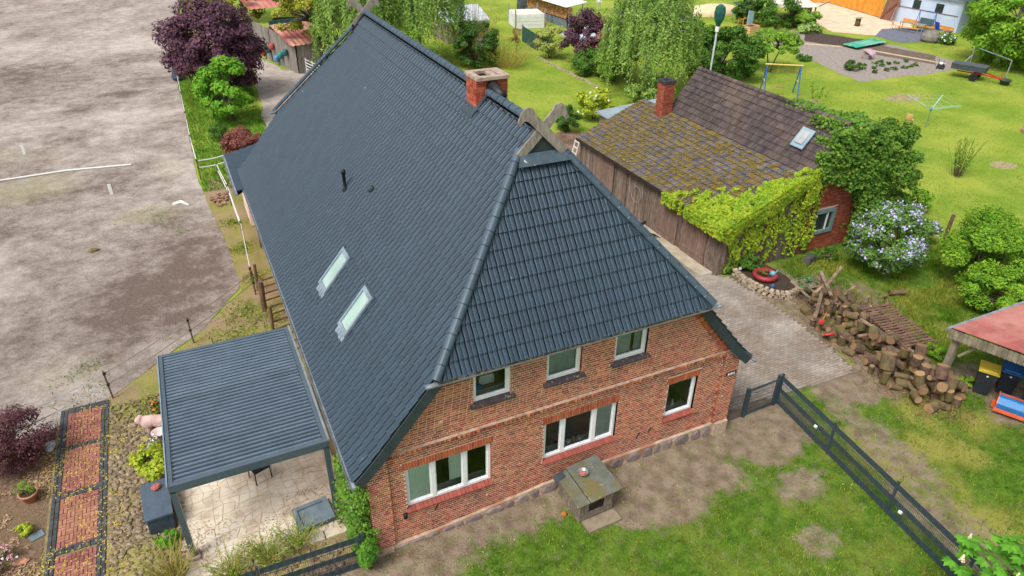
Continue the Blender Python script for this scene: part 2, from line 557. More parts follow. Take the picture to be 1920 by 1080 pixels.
def yard_material():
    m = bpy.data.materials.new('yard_soil_and_grass'); m.use_nodes = True
    nt = m.node_tree; N, L = nt.nodes, nt.links
    b = N['Principled BSDF']; b.inputs['Roughness'].default_value = 0.95; b.inputs['Specular IOR Level'].default_value = 0.1
    at = N.new('ShaderNodeAttribute'); at.attribute_name = 'wear'
    geo = N.new('ShaderNodeNewGeometry')
    def noise(sc, det=6):
        n = N.new('ShaderNodeTexNoise'); n.inputs['Scale'].default_value = sc; n.inputs['Detail'].default_value = det
        L.new(geo.outputs['Position'], n.inputs['Vector']); return n.outputs['Fac']
    def mix(f, a, c):
        x = N.new('ShaderNodeMix'); x.data_type = 'RGBA'
        L.new(f, x.inputs[0])
        for v, i in ((a, 6), (c, 7)):
            if isinstance(v, tuple): x.inputs[i].default_value = (*v, 1)
            else: L.new(v, x.inputs[i])
        return x.outputs[2]
    def rg(v, a, c):
        r = N.new('ShaderNodeMapRange'); r.inputs['From Min'].default_value = a; r.inputs['From Max'].default_value = c
        L.new(v, r.inputs['Value']); return r.outputs[0]
    soil = mix(rg(noise(2.2, 9), 0.35, 0.65), S(146, 131, 112), S(114, 99, 82))
    soil = mix(rg(noise(14, 4), 0.62, 0.72), soil, S(92, 74, 58))
    grass = mix(rg(noise(3.0, 8), 0.35, 0.65), S(92, 124, 40), S(64, 96, 26))
    sep = N.new('ShaderNodeSeparateColor'); L.new(at.outputs['Color'], sep.inputs[0])
    grass = mix(sep.outputs[1], grass, S(150, 144, 72))
    ad = N.new('ShaderNodeMath'); ad.operation = 'MULTIPLY_ADD'; ad.inputs[1].default_value = 2.0
    n9 = noise(3.2, 12)
    sb = N.new('ShaderNodeMath'); sb.operation = 'SUBTRACT'; sb.inputs[1].default_value = 0.5
    L.new(n9, sb.inputs[0]); L.new(sb.outputs[0], ad.inputs[0]); L.new(sep.outputs[0], ad.inputs[2])
    L.new(mix(rg(ad.outputs[0], 0.12, 0.88), grass, soil), b.inputs['Base Color'])
    bp = N.new('ShaderNodeBump'); bp.inputs['Strength'].default_value = 0.9; bp.inputs['Distance'].default_value = 0.05
    L.new(noise(16, 8), bp.inputs['Height']); L.new(bp.outputs[0], b.inputs['Normal'])
    return m
def make_yard():
    x0, x1, y0, y1, st = -9.5, 24.0, -16.0, 8.5, 0.25
    nx, ny = int((x1 - x0) / st) + 1, int((y1 - y0) / st) + 1
    V, F, W = [], [], []
    for j in range(ny):
        for i in range(nx):
            x, y = x0 + i * st, y0 + j * st
            V.append((x, y, 0.022 + max(-0.012, bank(x, y))))
            W.append((dirt(x, y), dry(x, y), 0, 1))
    for j in range(ny - 1):
        for i in range(nx - 1):
            x, y = x0 + (i + .5) * st, y0 + (j + .5) * st
            if y > 0.1 and x < 5.6 and x > -5.7: continue
            if x < -5.7 and y > 0.3: continue
            if 5.6 < x < 12.4 and y > 0.75: continue
            a = j * nx + i
            F.append((a, a + 1, a + nx + 1, a + nx))
    me = bpy.data.meshes.new('front_yard')
    me.from_pydata(V, [], F)
    ca = me.color_attributes.new('wear', 'FLOAT_COLOR', 'POINT')
    ca.data.foreach_set('color', np.array(W, dtype=np.float32).ravel())
    me.shade_smooth()
    o = put('front_yard', me, None, yard_material())
    tag(o, kind='structure')
make_yard()

def grass_blades(name, label, n, region, dens, hgt, mat, width=0.022, zf=None):
    x0, x1, y0, y1 = region
    P = rng.uniform((x0, y0), (x1, y1), (n, 2))
    keep = np.array([rnd.random() < dens(x, y) for x, y in P])
    P = P[keep]
    n = len(P)
    z = np.array([zf(x, y) for x, y in P]) if zf else np.full(n, 0.02)
    B = np.column_stack([P, z])
    a = rng.uniform(0, 2 * math.pi, n)
    w = width * rng.uniform(0.6, 1.3, n)
    s = np.column_stack([np.cos(a) * w, np.sin(a) * w, np.zeros(n)]) * 0.5
    h = hgt * rng.uniform(0.5, 1.3, n)
    lean = rng.normal(size=(n, 2)) * (h * 0.5)[:, None]
    T = B + np.column_stack([lean, h])
    V = np.stack([B - s, B + s, T], 1).reshape(-1, 3)
    o = put(name, npmesh(name, V, tris=np.arange(n * 3).reshape(n, 3)), None, mat)
    tag(o, label, 'grass', kind='stuff')
m_blade = M('grass_blades', S(112, 148, 40), S(78, 116, 24), scale=1.3, rough=0.8, rand=0.35, hue=0.025, transl=0.35, c3=S(158, 160, 66), scale3=0.5, spec=0.15)
yz = lambda x, y: 0.02 + max(-0.012, bank(x, y))
def yard_dens(x, y):
    if y > 0 and x < 12.6: return 0
    if x > 12.3 and y > 5.2 and x < 14.6: return 0
    d = dirt(x, y)
    return max(0.06 * (fbm(x, y, 3.1) > .55), 1.0 - 1.15 * d) * (0.25 + 0.75 * smooth(0.35, 0.6, fbm(x, y, 2.3))) * (1 - 0.35 * dry(x, y)) + 0.025
grass_blades('lawn_grass', 'short ragged grass of the worn front lawn below the brick gable', 260000, (-6.0, 20, -12.5, 7.5), yard_dens, 0.085, m_blade, 0.026, yz)

# driveway between house and barn: small grey concrete pavers
m_pavbed = M('paver_joint', S(120, 108, 94), S(96, 88, 72), scale=6, rough=0.95, bump=0.5)
drive_poly = [(5.6, 0.62), (7.2, 0.62), (12.2, 0.3), (12.55, 2.2), (12.6, 4.6), (12.55, 7.6), (12.0, 7.9), (12.0, 21.0), (13.6, 22.4), (13.0, 24.5), (5.6, 24.5)]
drive = sheet('driveway', drive_poly, 0.03, m_pavbed)
m_paver = M('grey_paver', S(170, 161, 150), S(144, 135, 125), scale=0.8, detail=8, rough=0.9, rand=0.14, bump=0.3, bscale=60, c3=S(134, 120, 106), scale3=0.35, spec=0.2)
def inside(p, poly):
    x, y = p; c = False; n = len(poly)
    for i in range(n):
        x1, y1 = poly[i]; x2, y2 = poly[(i + 1) % n]
        if (y1 > y) != (y2 > y) and x < (x2 - x1) * (y - y1) / (y2 - y1) + x1: c = not c
    return c
def lay_pieces(parent, cells, name, mesh_fn, mat, limit=300, stuff_name=None):
    """cells: (location, key) ; nearest `limit` become parts sharing meshes, the rest one part of kind stuff"""
    cells = sorted(cells, key=lambda c: (Vector(c[0]) - CAM).length)
    cache = {}
    rest_V, rest_F = [], []
    for i, (loc, key) in enumerate(cells):
        if key not in cache:
            me = mesh_fn(key); me.materials.append(mat)
            cache[key] = (me, [v.co.copy() for v in me.vertices], [tuple(p.vertices) for p in me.polygons])
        me, vs, fs = cache[key]
        if i < limit:
            o = put(name, me, parent)
            o.location = loc
        else:
            b = len(rest_V)
            rest_V.extend((v.x + loc[0], v.y + loc[1], v.z + loc[2]) for v in vs)
            rest_F.extend(tuple(b + k for k in f) for f in fs)
    if rest_F:
        me = bpy.data.meshes.new(stuff_name or name + 's')
        me.from_pydata(rest_V, [], rest_F)
        o = put(stuff_name or name + 's', me, parent, mat)
        o['kind'] = 'stuff'
def slab_mesh(key):
    sx, sy, h, b = key
    mb = MB()
    mb.V = [(-sx / 2, -sy / 2, 0), (sx / 2, -sy / 2, 0), (sx / 2, sy / 2, 0), (-sx / 2, sy / 2, 0),
            (-sx / 2 + b, -sy / 2 + b, h), (sx / 2 - b, -sy / 2 + b, h), (sx / 2 - b, sy / 2 - b, h), (-sx / 2 + b, sy / 2 - b, h)]
    mb.F = [(4, 5, 6, 7), (0, 1, 5, 4), (1, 2, 6, 5), (2, 3, 7, 6), (3, 0, 4, 7)]
    return mb.mesh('paver')
def pave_drive():
    cells = []
    L_, W_ = 0.222, 0.112
    j = 0
    y = 0.45
    while y < 24.4:
        x = 5.7 + (0.111 if j % 2 else 0)
        while x < 13.6:
            if inside((x, y), drive_poly) and inside((x - .1, y), drive_poly) and inside((x + .1, y), drive_poly):
                cells.append(((x, y, 0.03 + rnd.uniform(0, 0.006)), (0.212, 0.103, 0.022, 0.006)))
            x += L_
        y += W_; j += 1
    lay_pieces(drive, cells, 'paver', slab_mesh, m_paver)
pave_drive()
sheet('concrete_apron', [(11.25, 8.2), (11.98, 8.2), (11.98, 20.2), (11.35, 20.2)], 0.066, M('apron', S(188, 178, 158), S(160, 148, 128), scale=2, rough=0.9, bump=0.4), jag=0.04, step=0.6)
m_mulch = M('bark_mulch', S(132, 106, 88), S(92, 72, 60), scale=9, detail=6, rough=0.95, bump=2.0, bscale=30, c3=S(150, 124, 106), scale3=0.8, spec=0.1)
sheet('mulch_bed', [(12.0, 20.8), (13.4, 20.4), (16.6, 21.6), (19.0, 25.2), (17.2, 26.6), (14.6, 27.6), (12.6, 26.4)], 0.036, m_mulch, jag=0.15, step=0.5)
m_lane = M('gravel_lane', S(186, 174, 164), S(156, 146, 138), scale=1.5, detail=8, rough=0.95, bump=1.5, bscale=20, spec=0.1)
sheet('gravel_lane', [(-3.4, 30), (-2.9, 37), (-2.2, 45), (-1.6, 52), (-2.4, 57), (-3.4, 60), (-2.4, 60.6), (-0.6, 57.5), (0.6, 51.5), (2.8, 49), (7, 48), (7, 30)], 0.008, m_lane, jag=0.2, step=0.8)
m_bed = M('garden_soil', S(170, 160, 152), S(138, 128, 122), scale=2.5, detail=8, rough=0.95, bump=3, bscale=8, spec=0.1, stretch=(1, 3, 1))
m_dark = M('dark_tilled_soil', S(92, 80, 74), S(70, 60, 56), scale=3, detail=6, rough=0.95, bump=3, bscale=6, spec=0.1)
sheet('garden_plot', [(44.2, 29.0), (47, 40), (46.5, 46), (52.5, 48.2), (55.0, 46.4), (59, 37.8), (58.8, 31), (55, 28.4)], 0.008, m_bed, jag=0.2, step=0.9)
sheet('dark_seed_bed', [(51.6, 42.6), (55.4, 46.4), (58.2, 40.4), (54.0, 37.8)], 0.014, m_dark, jag=0.08)
sheet('brown_seed_bed', [(53.2, 36.6), (57.4, 38.6), (58.8, 33.0), (55.6, 30.4)], 0.014, M('brown_soil', S(124, 108, 98), S(100, 86, 78), scale=3, rough=0.95, bump=3, bscale=6, spec=.1), jag=0.08)
sheet('plot_path', [(46.6, 45.0), (54.0, 38.2), (56.6, 30.2), (57.0, 30.4), (54.5, 38.5), (47.1, 45.5)], 0.02, M('straw_path', S(204, 184, 150), S(180, 160, 126), scale=4, rough=0.95))
sheet('sand_terrace', [(58, 45), (61.5, 41.0), (66, 41.5), (73, 47), (76, 58), (66, 62)], 0.01, M('terrace_sand', S(226, 206, 176), S(200, 178, 152), scale=1, rough=0.95, spec=.1), jag=0.1)
sheet('rubber_terrace', [(60.6, 41.6), (60.4, 38.3), (66.5, 36.5), (69.6, 42.6), (64.5, 44)], 0.02, M('rubber_mat', S(118, 120, 134), S(98, 100, 112), scale=3, rough=0.8))
for i, (x, y, rx, ry) in enumerate(((35.4, 26.2, 1.4, 0.8), (43.6, 24.0, 1.7, 1.0), (36.9, 11.5, 0.9, 0.7), (30.2, 13.2, .7, .4))):
    p = [(x + math.cos(k * .4189) * rx * rnd.uniform(.8, 1.15), y + math.sin(k * .4189) * ry * rnd.uniform(.8, 1.15)) for k in range(15)]
    sheet('bare_patch', p, 0.007, M('bare_soil', S(176, 160, 132), S(140, 128, 88), scale=3, rough=0.95, bump=1, spec=.1))

def far_dens(x, y):
    if 11.5 < x < 22 and y < 21.5: return 0
    if x < 24 and y < 8.5: return 0
    if 43.8 < x < 59.5 and 28 < y < 48.5: return 0
    if x > 58 and y > 36: return 0
    if x < 19 and y < 27: return 0
    return (0.3 + 0.7 * smooth(0.3, 0.65, fbm(x, y, 0.5)))
grass_blades('far_lawn_grass', 'mown yellow-green grass of the big garden lawn behind the barn', 190000, (14, 66, 2, 62), far_dens, 0.045, M('far_blades', S(158, 180, 64), S(128, 160, 50), scale=0.5, rough=0.85, rand=0.25, hue=0.02, transl=0.3, c3=S(176, 178, 84), scale3=0.16, spec=0.1), 0.07)
# ================================================================ farmhouse
W_, XE, ZE, YV, ZH, YH, ZR, XT, YT, LW = 5.75, 6.055, 2.957, 0.2, 5.47, 0.354, 10.061, 0.488, 2.5, 20.99
SL = (ZR - ZE) / XE
ANG = math.atan(SL)
CA, SA = math.cos(ANG), math.sin(ANG)
LS = XE / CA
ZT = ZR - XT * SL
house = thing('farmhouse', 'large brick farmhouse with dark blue-grey tiled half-hipped roof', 'house')

m_tile = M('roof_tile', S(52, 70, 84), S(45, 62, 75), scale=9, detail=6, rough=0.42, rand=0.10, bump=0.2, bscale=60, spec=0.4, speck=(2.6, 0.735, S(150, 160, 160)))
m_deck = M('roof_underlay', S(22, 26, 30), S(16, 19, 22), rough=0.95, spec=0.1)
m_ridge = M('ridge_tile', S(68, 86, 100), S(58, 75, 88), scale=2, rough=0.5, rand=0.08, spec=0.5)
m_metal = M('zinc_gutter', S(176, 184, 190), S(140, 148, 154), scale=3, rough=0.4, metal=0.5)
m_barge = M('bargeboard', S(58, 70, 76), S(46, 57, 62), scale=4, rough=0.6)
m_white = M('white_frame', S(238, 240, 242), S(226, 228, 230), scale=6, rough=0.35)
m_oldwood = M('weathered_oak', S(166, 156, 148), S(126, 116, 110), scale=4, rough=0.9, bump=0.8, bscale=30, stretch=(3, 3, 1))
m_brick = M('red_brick', S(186, 110, 76), S(160, 90, 64), scale=5, detail=4, rough=0.9, rand=0.42, hue=0.022, bump=0.3, bscale=60, spec=0.15, speck=(2.2, 0.69, S(214, 186, 164)), c3=S(150, 92, 70), scale3=0.9)
m_mortar = M('mortar', S(236, 214, 196), S(216, 188, 168), scale=8, rough=0.95, bump=0.5, spec=0.1)
m_soldier = M('orange_brick', S(186, 104, 70), S(160, 82, 56), scale=9, rough=0.9, rand=0.2, hue=0.012, bump=0.4, spec=.2)

def yfront(z):
    if z <= ZH: return -YV
    if z >= ZT: return YT
    return -YH + (z - ZH) / (ZT - ZH) * (YT + YH)
def kick(v):
    return 0.09 * max(0.0, 1 - v / 1.1) ** 2
def PL(y, v, n, sgn=-1):
    """point on a main slope: y along the house, v up from the eave, n off the surface"""
    return Vector((sgn * (XE - v * CA + n * SA), y, ZE + v * SA + n * CA + kick(v) - kick(0)))

roof = None
def make_roof_deck():
    global roof
    mb = MB()
    ys = lambda z: (yfront(z), LW - yfront(z))
    for sg in (-1, 1):
        lv = [0.02, 0.3, 0.6, 1.1, (ZH - ZE) / SA, (ZT - ZE) / SA, LS]
        for a, b in zip(lv[:-1], lv[1:]):
            za, zb = ZE + a * SA + 1e-3, ZE + b * SA - 1e-3
            (f0, b0), (f1, b1) = ys(za), ys(zb)
            top = [PL(f0 + .03, a, -0.02, sg), PL(b0 - .03, a, -0.02, sg), PL(b1 - .03, b, -0.02, sg), PL(f1 + .03, b, -0.02, sg)]
            bot = [PL(f0 + .03, a, -0.20, sg), PL(b0 - .03, a, -0.20, sg), PL(b1 - .03, b, -0.20, sg), PL(f1 + .03, b, -0.20, sg)]
            mb.face(top); mb.face(bot[::-1])
            for i in range(4):
                j = (i + 1) % 4
                mb.face([top[i], bot[i], bot[j], top[j]])
    xh = (ZR - ZH) / SL
    for yy, sgn in ((0, 1), (LW, -1)):
        f = lambda y: yy + sgn * y
        mb.face([(-xh, f(-YH), ZH), (xh, f(-YH), ZH), (XT, f(YT), ZT), (-XT, f(YT), ZT)])
        mb.face([(-XT, f(YT), ZT), (XT, f(YT), ZT), (0, f(YT), ZR)])
        mb.face([(-xh, f(-YH), ZH), (xh, f(-YH), ZH), (xh, f(0.05), ZH - .02), (-xh, f(0.05), ZH - .02)])
    roof = mb.build('roof', m_deck, house)
make_roof_deck()

TW, TE, TLEN = 0.245, 0.385, 0.425
TU = (0.016, 0.034, 0.07, 0.094, 0.109, 0.1225, 0.136, 0.151, 0.175, 0.211, 0.229)     # two flat bands with a groove between
def tile_profile(u):
    return 0.032 - 0.030 * math.exp(-((u - 0.1225) / 0.0145) ** 2) - 0.010 * (abs(u - 0.1225) > 0.1)
NS = len(TU) - 1
def tile_faces():
    k = NS + 1
    F = []
    for i in range(NS):
        F.append((i, i + 1, k + i + 1, k + i))            # top
        F.append((2 * k + i, 2 * k + i + 1, i + 1, i))    # lower lip
    F.append((0, k, 2 * k)); F.append((NS, 2 * k + NS, k + NS))
    return F
TF = tile_faces()
def tile_local(us=TU):
    """u across, v up the slope, n off it; three rows: lower edge, upper edge, bottom of the lip"""
    return [(u, 0.0, 0.05 + tile_profile(u)) for u in us] + [(u, TLEN, 0.002 + tile_profile(u) * 0.9) for u in us] + [(u, 0.004, 0.03) for u in us]
tiles = []      # (distance, origin, U, V, N, local verts, clipped)
def add_tile(o, U, V, N, lv, clipped):
    c = o + U * 0.12 + V * 0.19
    tiles.append(((c - CAM).length, o, U, V, N, lv, clipped))
def tile_slopes():
    for sg in (-1, 1):
        rows = int(LS / TE)
        for r in range(rows):
            v0 = r * TE + 0.0
            v1 = min(v0 + TLEN, LS - 0.02)
            za, zb = ZE + v0 * SA, ZE + v1 * SA
            ncol = int((LW + 2 * YV) / TW) + 1
            o0 = PL(0, v0, 0, sg); o1 = PL(0, v1, 0, sg)
            Vd = (o1 - o0).normalized()
            U = Vector((0, 1, 0))
            N = (U.cross(Vd) if sg > 0 else Vd.cross(U)).normalized()
            if N.z < 0: N = -N
            for c in range(ncol):
                y = -YV + c * TW
                fa, fb = yfront(za), yfront(zb)
                ba, bb = LW - fa, LW - fb
                if y + TW < min(fa, fb) + .02 or y > max(ba, bb) - .02: continue
                lv = tile_local()
                o = Vector((o0.x, y, o0.z))
                clipped = False
                if y < max(fa, fb) or y + TW > min(ba, bb):
                    nl = []
                    for (u, v, n) in lv:
                        t = v / TLEN
                        lo_, hi_ = fa + (fb - fa) * t - y, ba + (bb - ba) * t - y
                        nl.append((min(max(u, lo_), hi_), v, n))
                    clipped = True
                    if max(p[0] for p in nl) - min(p[0] for p in nl) < 0.03: continue
                    lv = nl
                add_tile(o, U, Vd, N, lv, clipped)
def tile_hip():
    xh = (ZR - ZH) / SL
    A = Vector((0, -YH, ZH)); B = Vector((0, YT, ZT))
    ln = (B - A).length
    Vd = (B - A).normalized(); U = Vector((1, 0, 0)); N = U.cross(Vd)
    for r in range(int(ln / TE)):
        v0 = r * TE - 0.05
        hw = lambda v: xh + (XT - xh) * min(1, max(0, v / ln))
        n = int(2 * xh / TW) + 2
        for c in range(n):
            x = -n * TW / 2 + c * TW
            wa, wb = hw(v0), hw(v0 + TLEN)
            if x + TW < -wa + .03 or x > wa - .03: continue
            lv = tile_local(); clipped = False
            if x < -wb or x + TW > wb:
                nl = []
                for (u, v, nn) in lv:
                    w = wa + (wb - wa) * v / TLEN
                    nl.append((min(max(u, -w - x), w - x), v, nn))
                clipped = True
                if max(p[0] for p in nl) - min(p[0] for p in nl) < 0.03: continue
                lv = nl
            add_tile(A + Vd * v0 + U * x, U, Vd, N, lv, clipped)
tile_slopes(); tile_hip()
def lay_tiles(parent, name, stuff, mat, limit, tl):
    tl.sort(key=lambda t: t[0])
    mb0 = MB(); mb0.V = [t[5] for t in tl if not t[6]][0]; mb0.F = TF
    shared = mb0.mesh(name); shared.materials.append(mat)
    RV, RF = [], []
    for i, (d, o, U, V, N, lv, cl) in enumerate(tl):
        flip = U.cross(V).dot(N) < 0
        if i < limit:
            if cl or flip:
                mb = MB(); mb.V = [tuple(U * a + V * b + N * c) for a, b, c in lv]
                mb.F = [f[::-1] for f in TF] if flip else TF
                ob = put(name, mb.mesh(name), parent, mat); ob.location = o
            else:
                ob = put(name, shared, parent)
                m = Matrix((U, V, N)).transposed().to_4x4(); m.translation = o
                ob.matrix_basis = m
        else:
            b = len(RV)
            RV.extend(tuple(o + U * a_ + V * b_ + N * c_) for a_, b_, c_ in lv)
            RF.extend(tuple(b + k for k in (f[::-1] if flip else f)) for f in TF)
    me = bpy.data.meshes.new(stuff); me.from_pydata(RV, [], RF)
    o = put(stuff, me, parent, mat); o['kind'] = 'stuff'
lay_tiles(roof, 'roof_tile', 'farther_roof_tiles', m_tile, 300, tiles)

# ridge and hip caps
def cap_mesh(L_, r0=0.125, r1=0.115):
    mb = MB(); n = 8
    for (y, r, dz) in ((0, r0, 0.0), (L_ - .06, r0 * .97, 0)):
        for k in range(n + 1):
            a = math.pi * (k / n) * 1.1 - math.pi * 0.05
            mb.V.append((math.cos(a) * r, y, math.sin(a) * r * 0.95 + dz))
    for k in range(n):
        mb.F.append((k + 1, k, n + 1 + k, n + 2 + k))
    b = len(mb.V)
    mb.V += [(v[0] * .82, v[1], v[2] * .82) for v in mb.V[:n + 1]]
    for k in range(n):
        mb.F.append((k, k + 1, b + k + 1, b + k))
    return mb.mesh('cap', False)
capm = cap_mesh(0.42); capm.materials.append(m_ridge)
def caps(p, q, name, lift=0.03):
    p, q = Vector(p), Vector(q)
    d = (q - p); n = max(1, round(d.length / 0.385)); y = d.normalized()
    x = y.cross(Vector((0, 0, 1))).normalized(); z = x.cross(y)
    for k in range(n):
        o = put(name, capm, roof)
        m = Matrix((x, y, z)).transposed().to_4x4(); m.translation = p + d * (k / n) + z * lift
        o.matrix_basis = m
xh = (ZR - ZH) / SL
caps((0, YT - .05, ZR), (0, 5.6, ZR), 'ridge_tile'); caps((0, 6.45, ZR), (0, LW - YT, ZR), 'ridge_tile')
for sx in (-1, 1):
    caps((sx * (xh + .02), -YH - .02, ZH + .02), (sx * (XT + .02), YT, ZT + .02), 'hip_tile', 0.05)
    caps((sx * (xh + .02), LW + YH + .02, ZH + .02), (sx * (XT + .02), LW - YT, ZT + .02), 'hip_tile', 0.05)
# dark ventilated ridge roll that shows under the caps
mb = MB()
for sx in (-1, 1):
    for k in range(42):
        y = YT + .2 + k * 0.39
        mb.box((sx * 0.15, y, ZR - 0.095), (0.035, 0.1, 0.03))
mb.build('ridge_roll', M('black_roll', S(30, 33, 36), S(22, 24, 26), rough=.8), roof)['kind'] = 'stuff'

# gable triangle, crossed boards
for yy, s in ((YT - .12, -1), (LW - YT + .12, 1)):
    MB().plate([(-XT - .12, yy, ZT - .1), (XT + .12, yy, ZT - .1), (0, yy, ZR + .05)], (0, 0.04 * s, 0)).build('gable_triangle', m_barge, house)
    for sx in (-1, 1):
        y0 = yy + s * (0.06 if sx > 0 else 0.11)
        # straight lower arm, then a carved horse head at the tip
        base = Vector((-sx * 0.62, 0, 9.42)); tip = Vector((sx * 0.34, 0, 10.42))
        d = (tip - base).normalized(); nn = Vector((-d.z, 0, d.x)) * (1 if sx > 0 else -1)
        hw = 0.115
        out = [base - nn * hw, base + nn * hw, tip + nn * hw * 1.0, tip + nn * 0.16 + d * 0.12, tip + nn * 0.06 + d * 0.26, tip - nn * 0.12 + d * 0.27,
               tip - nn * 0.34 + d * 0.17, tip - nn * 0.36 + d * 0.06, tip - nn * 0.2 + d * 0.07, tip - nn * 0.14 - d * 0.02]
        pts = [(p.x, y0, p.z) for p in out]
        MB().plate(pts, (0, 0.045 * s, 0)).build('gable_board', m_oldwood, house)
# lead apron over the front hip, under the triangle
MB().plate([(-.6, YT - .2, ZT - .02), (.6, YT - .2, ZT - .02), (.74, YT - .42, ZT - .26), (-.74, YT - .42, ZT - .26)], (0, -0.008, 0.012)).build('lead_flashing', M('lead', S(60, 74, 84), S(76, 92, 102), scale=5, rough=.5, speck=(7, .66, S(186, 192, 190))), house)

# gutters
def gutter(pts, name='gutter', r=0.07):
    p, q = Vector(pts[0]), Vector(pts[1])
    d = (q - p); y = d.normalized(); x = y.cross(Vector((0, 0, 1))).normalized()
    mb = MB(); n = 8
    for base in (p, q):
        for rr in (r, r - 0.008):
            for k in range(n + 1):
                a = math.pi + math.pi * k / n
                v = base + x * math.cos(a) * rr + Vector((0, 0, 1)) * math.sin(a) * rr
                mb.V.append(tuple(v))
    k1 = n + 1
    for k in range(n):
        mb.F.append((k, k + 1, 2 * k1 + k + 1, 2 * k1 + k))
        mb.F.append((k1 + k + 1, k1 + k, 3 * k1 + k, 3 * k1 + k + 1))
    for e in (0, n):
        mb.F.append((e, k1 + e, 3 * k1 + e, 2 * k1 + e))
    for b in (0, 2 * k1):
        mb.F.append(tuple(b + k for k in range(k1)))
    return mb.build(name, m_metal, house, False)
gutter([(-XE - .05, -.3, ZE - .03), (-XE - .05, 18.9, ZE - .03)]); gutter([(-6.46, 18.9, 2.76), (-6.46, 24.0, 2.76)])
gutter([(XE + .05, -.35, ZE - .03), (XE + .05, LW + .2, ZE - .03)])
gutter([(-xh - .3, -YH - .07, ZH - .03), (xh + .3, -YH - .07, ZH - .03)])
gutter([(-xh - .3, LW + YH + .07, ZH - .03), (xh + .3, LW + YH + .07, ZH - .03)])
# leaf litter lying in the front gutter
lv = MB()
for k in range(160):
    x = rnd.uniform(-xh, xh); lv.box((x, -YH - .07 + rnd.uniform(-.03, .05), ZH - .03 + rnd.uniform(-.02, .01)), (rnd.uniform(.03, .14), rnd.uniform(.02, .06), .02), rnd.uniform(0, 3))
lv.build('gutter_litter', M('leaf_litter', S(104, 92, 60), S(64, 58, 46), scale=9, rand=.3, rough=.95), house)['kind'] = 'stuff'
mb = MB(); mb.tube([(-XE - .05, 18.6, ZE - .1), (-XE + .02, 18.6, ZE - .45), (-5.86, 18.6, ZE - .7), (-5.86, 18.6, .1)], 0.05, 8)
mb.build('downpipe', m_metal, house, True)

# bargeboards on the lower verges
for yy, s in ((-YV, -1), (LW + YV, 1)):
    for sg in (-1, 1):
        vmax = (ZH - ZE) / SA + .1
        top, bot = [], []
        for k in range(9):
            v = -0.04 + (vmax + .04) * k / 8
            top.append(PL(yy, max(v, 0.0), 0.0, sg)); bot.append(PL(yy, max(v, 0), -0.27, sg))
        pts = [tuple(p) for p in top] + [tuple(p) for p in bot[::-1]]
        MB().plate(pts, (0, 0.035 * s, 0)).build('bargeboard', m_barge, house)

# ---- masonry of the front gable
WIN = {'gl': (-4.76, -2.40, 1.30, 2.65), 'gm': (-0.84, 1.50, 1.35, 2.68), 'gr': (3.22, 4.29, 1.40, 2.69),
       'ul': (-2.88, -1.86, 4.14, 5.24), 'um': (-0.85, 0.18, 4.13, 5.24), 'ur': (1.2, 2.24, 4.13, 5.24)}
CZ = 3.33
def ledge(x):
    return 0.14 + 0.36 * smooth(-5.2, 0.8, x)
LINT = {k: (w[0] - .06, w[1] + .06, w[3], w[3] + .235) for k, w in WIN.items() if k[0] == 'g'}
def xlim(z):
    return min(W_, (ZR - 0.30 - z) / SL - 0.02)
def segments(z0, z1):
    """free stretches of one brick course"""
    zc = (z0 + z1) / 2
    xl = xlim(z1)
    cuts = []
    for (a, b, c, d) in list(WIN.values()) + list(LINT.values()):
        if z1 > c + .01 and z0 < d - .01: cuts.append((a, b))
    for k in ('gl', 'gm', 'gr'):
        w = WIN[k]
        if w[2] - .13 < zc < w[2]: cuts.append((w[0] - .03, w[1] + .03))
    for k in ('ul', 'um', 'ur'):
        w = WIN[k]
        if w[2] - .09 < zc < w[2]: cuts.append((w[0] - .1, w[1] + .1))
    if CZ - .10 < zc < CZ + .03: cuts.append((-5.17, 5.17))
    cuts.sort()
    segs, x = [], -xl
    for a, b in cuts:
        if a > x: segs.append((x, min(a, xl)))
        x = max(x, b)
    if x < xl: segs.append((x, xl))
    out = []
    for a, b in segs:
        for c in (-5.17, 5.17):
            if a < c - .03 and b > c + .03:
                out.append((a, c)); a = c
        out.append((a, b))
    return out
wall = None
def brick_key_mesh(key):
    return MB().box((0, 0, 0), (key, 0.09, 0.053)).mesh('brick')
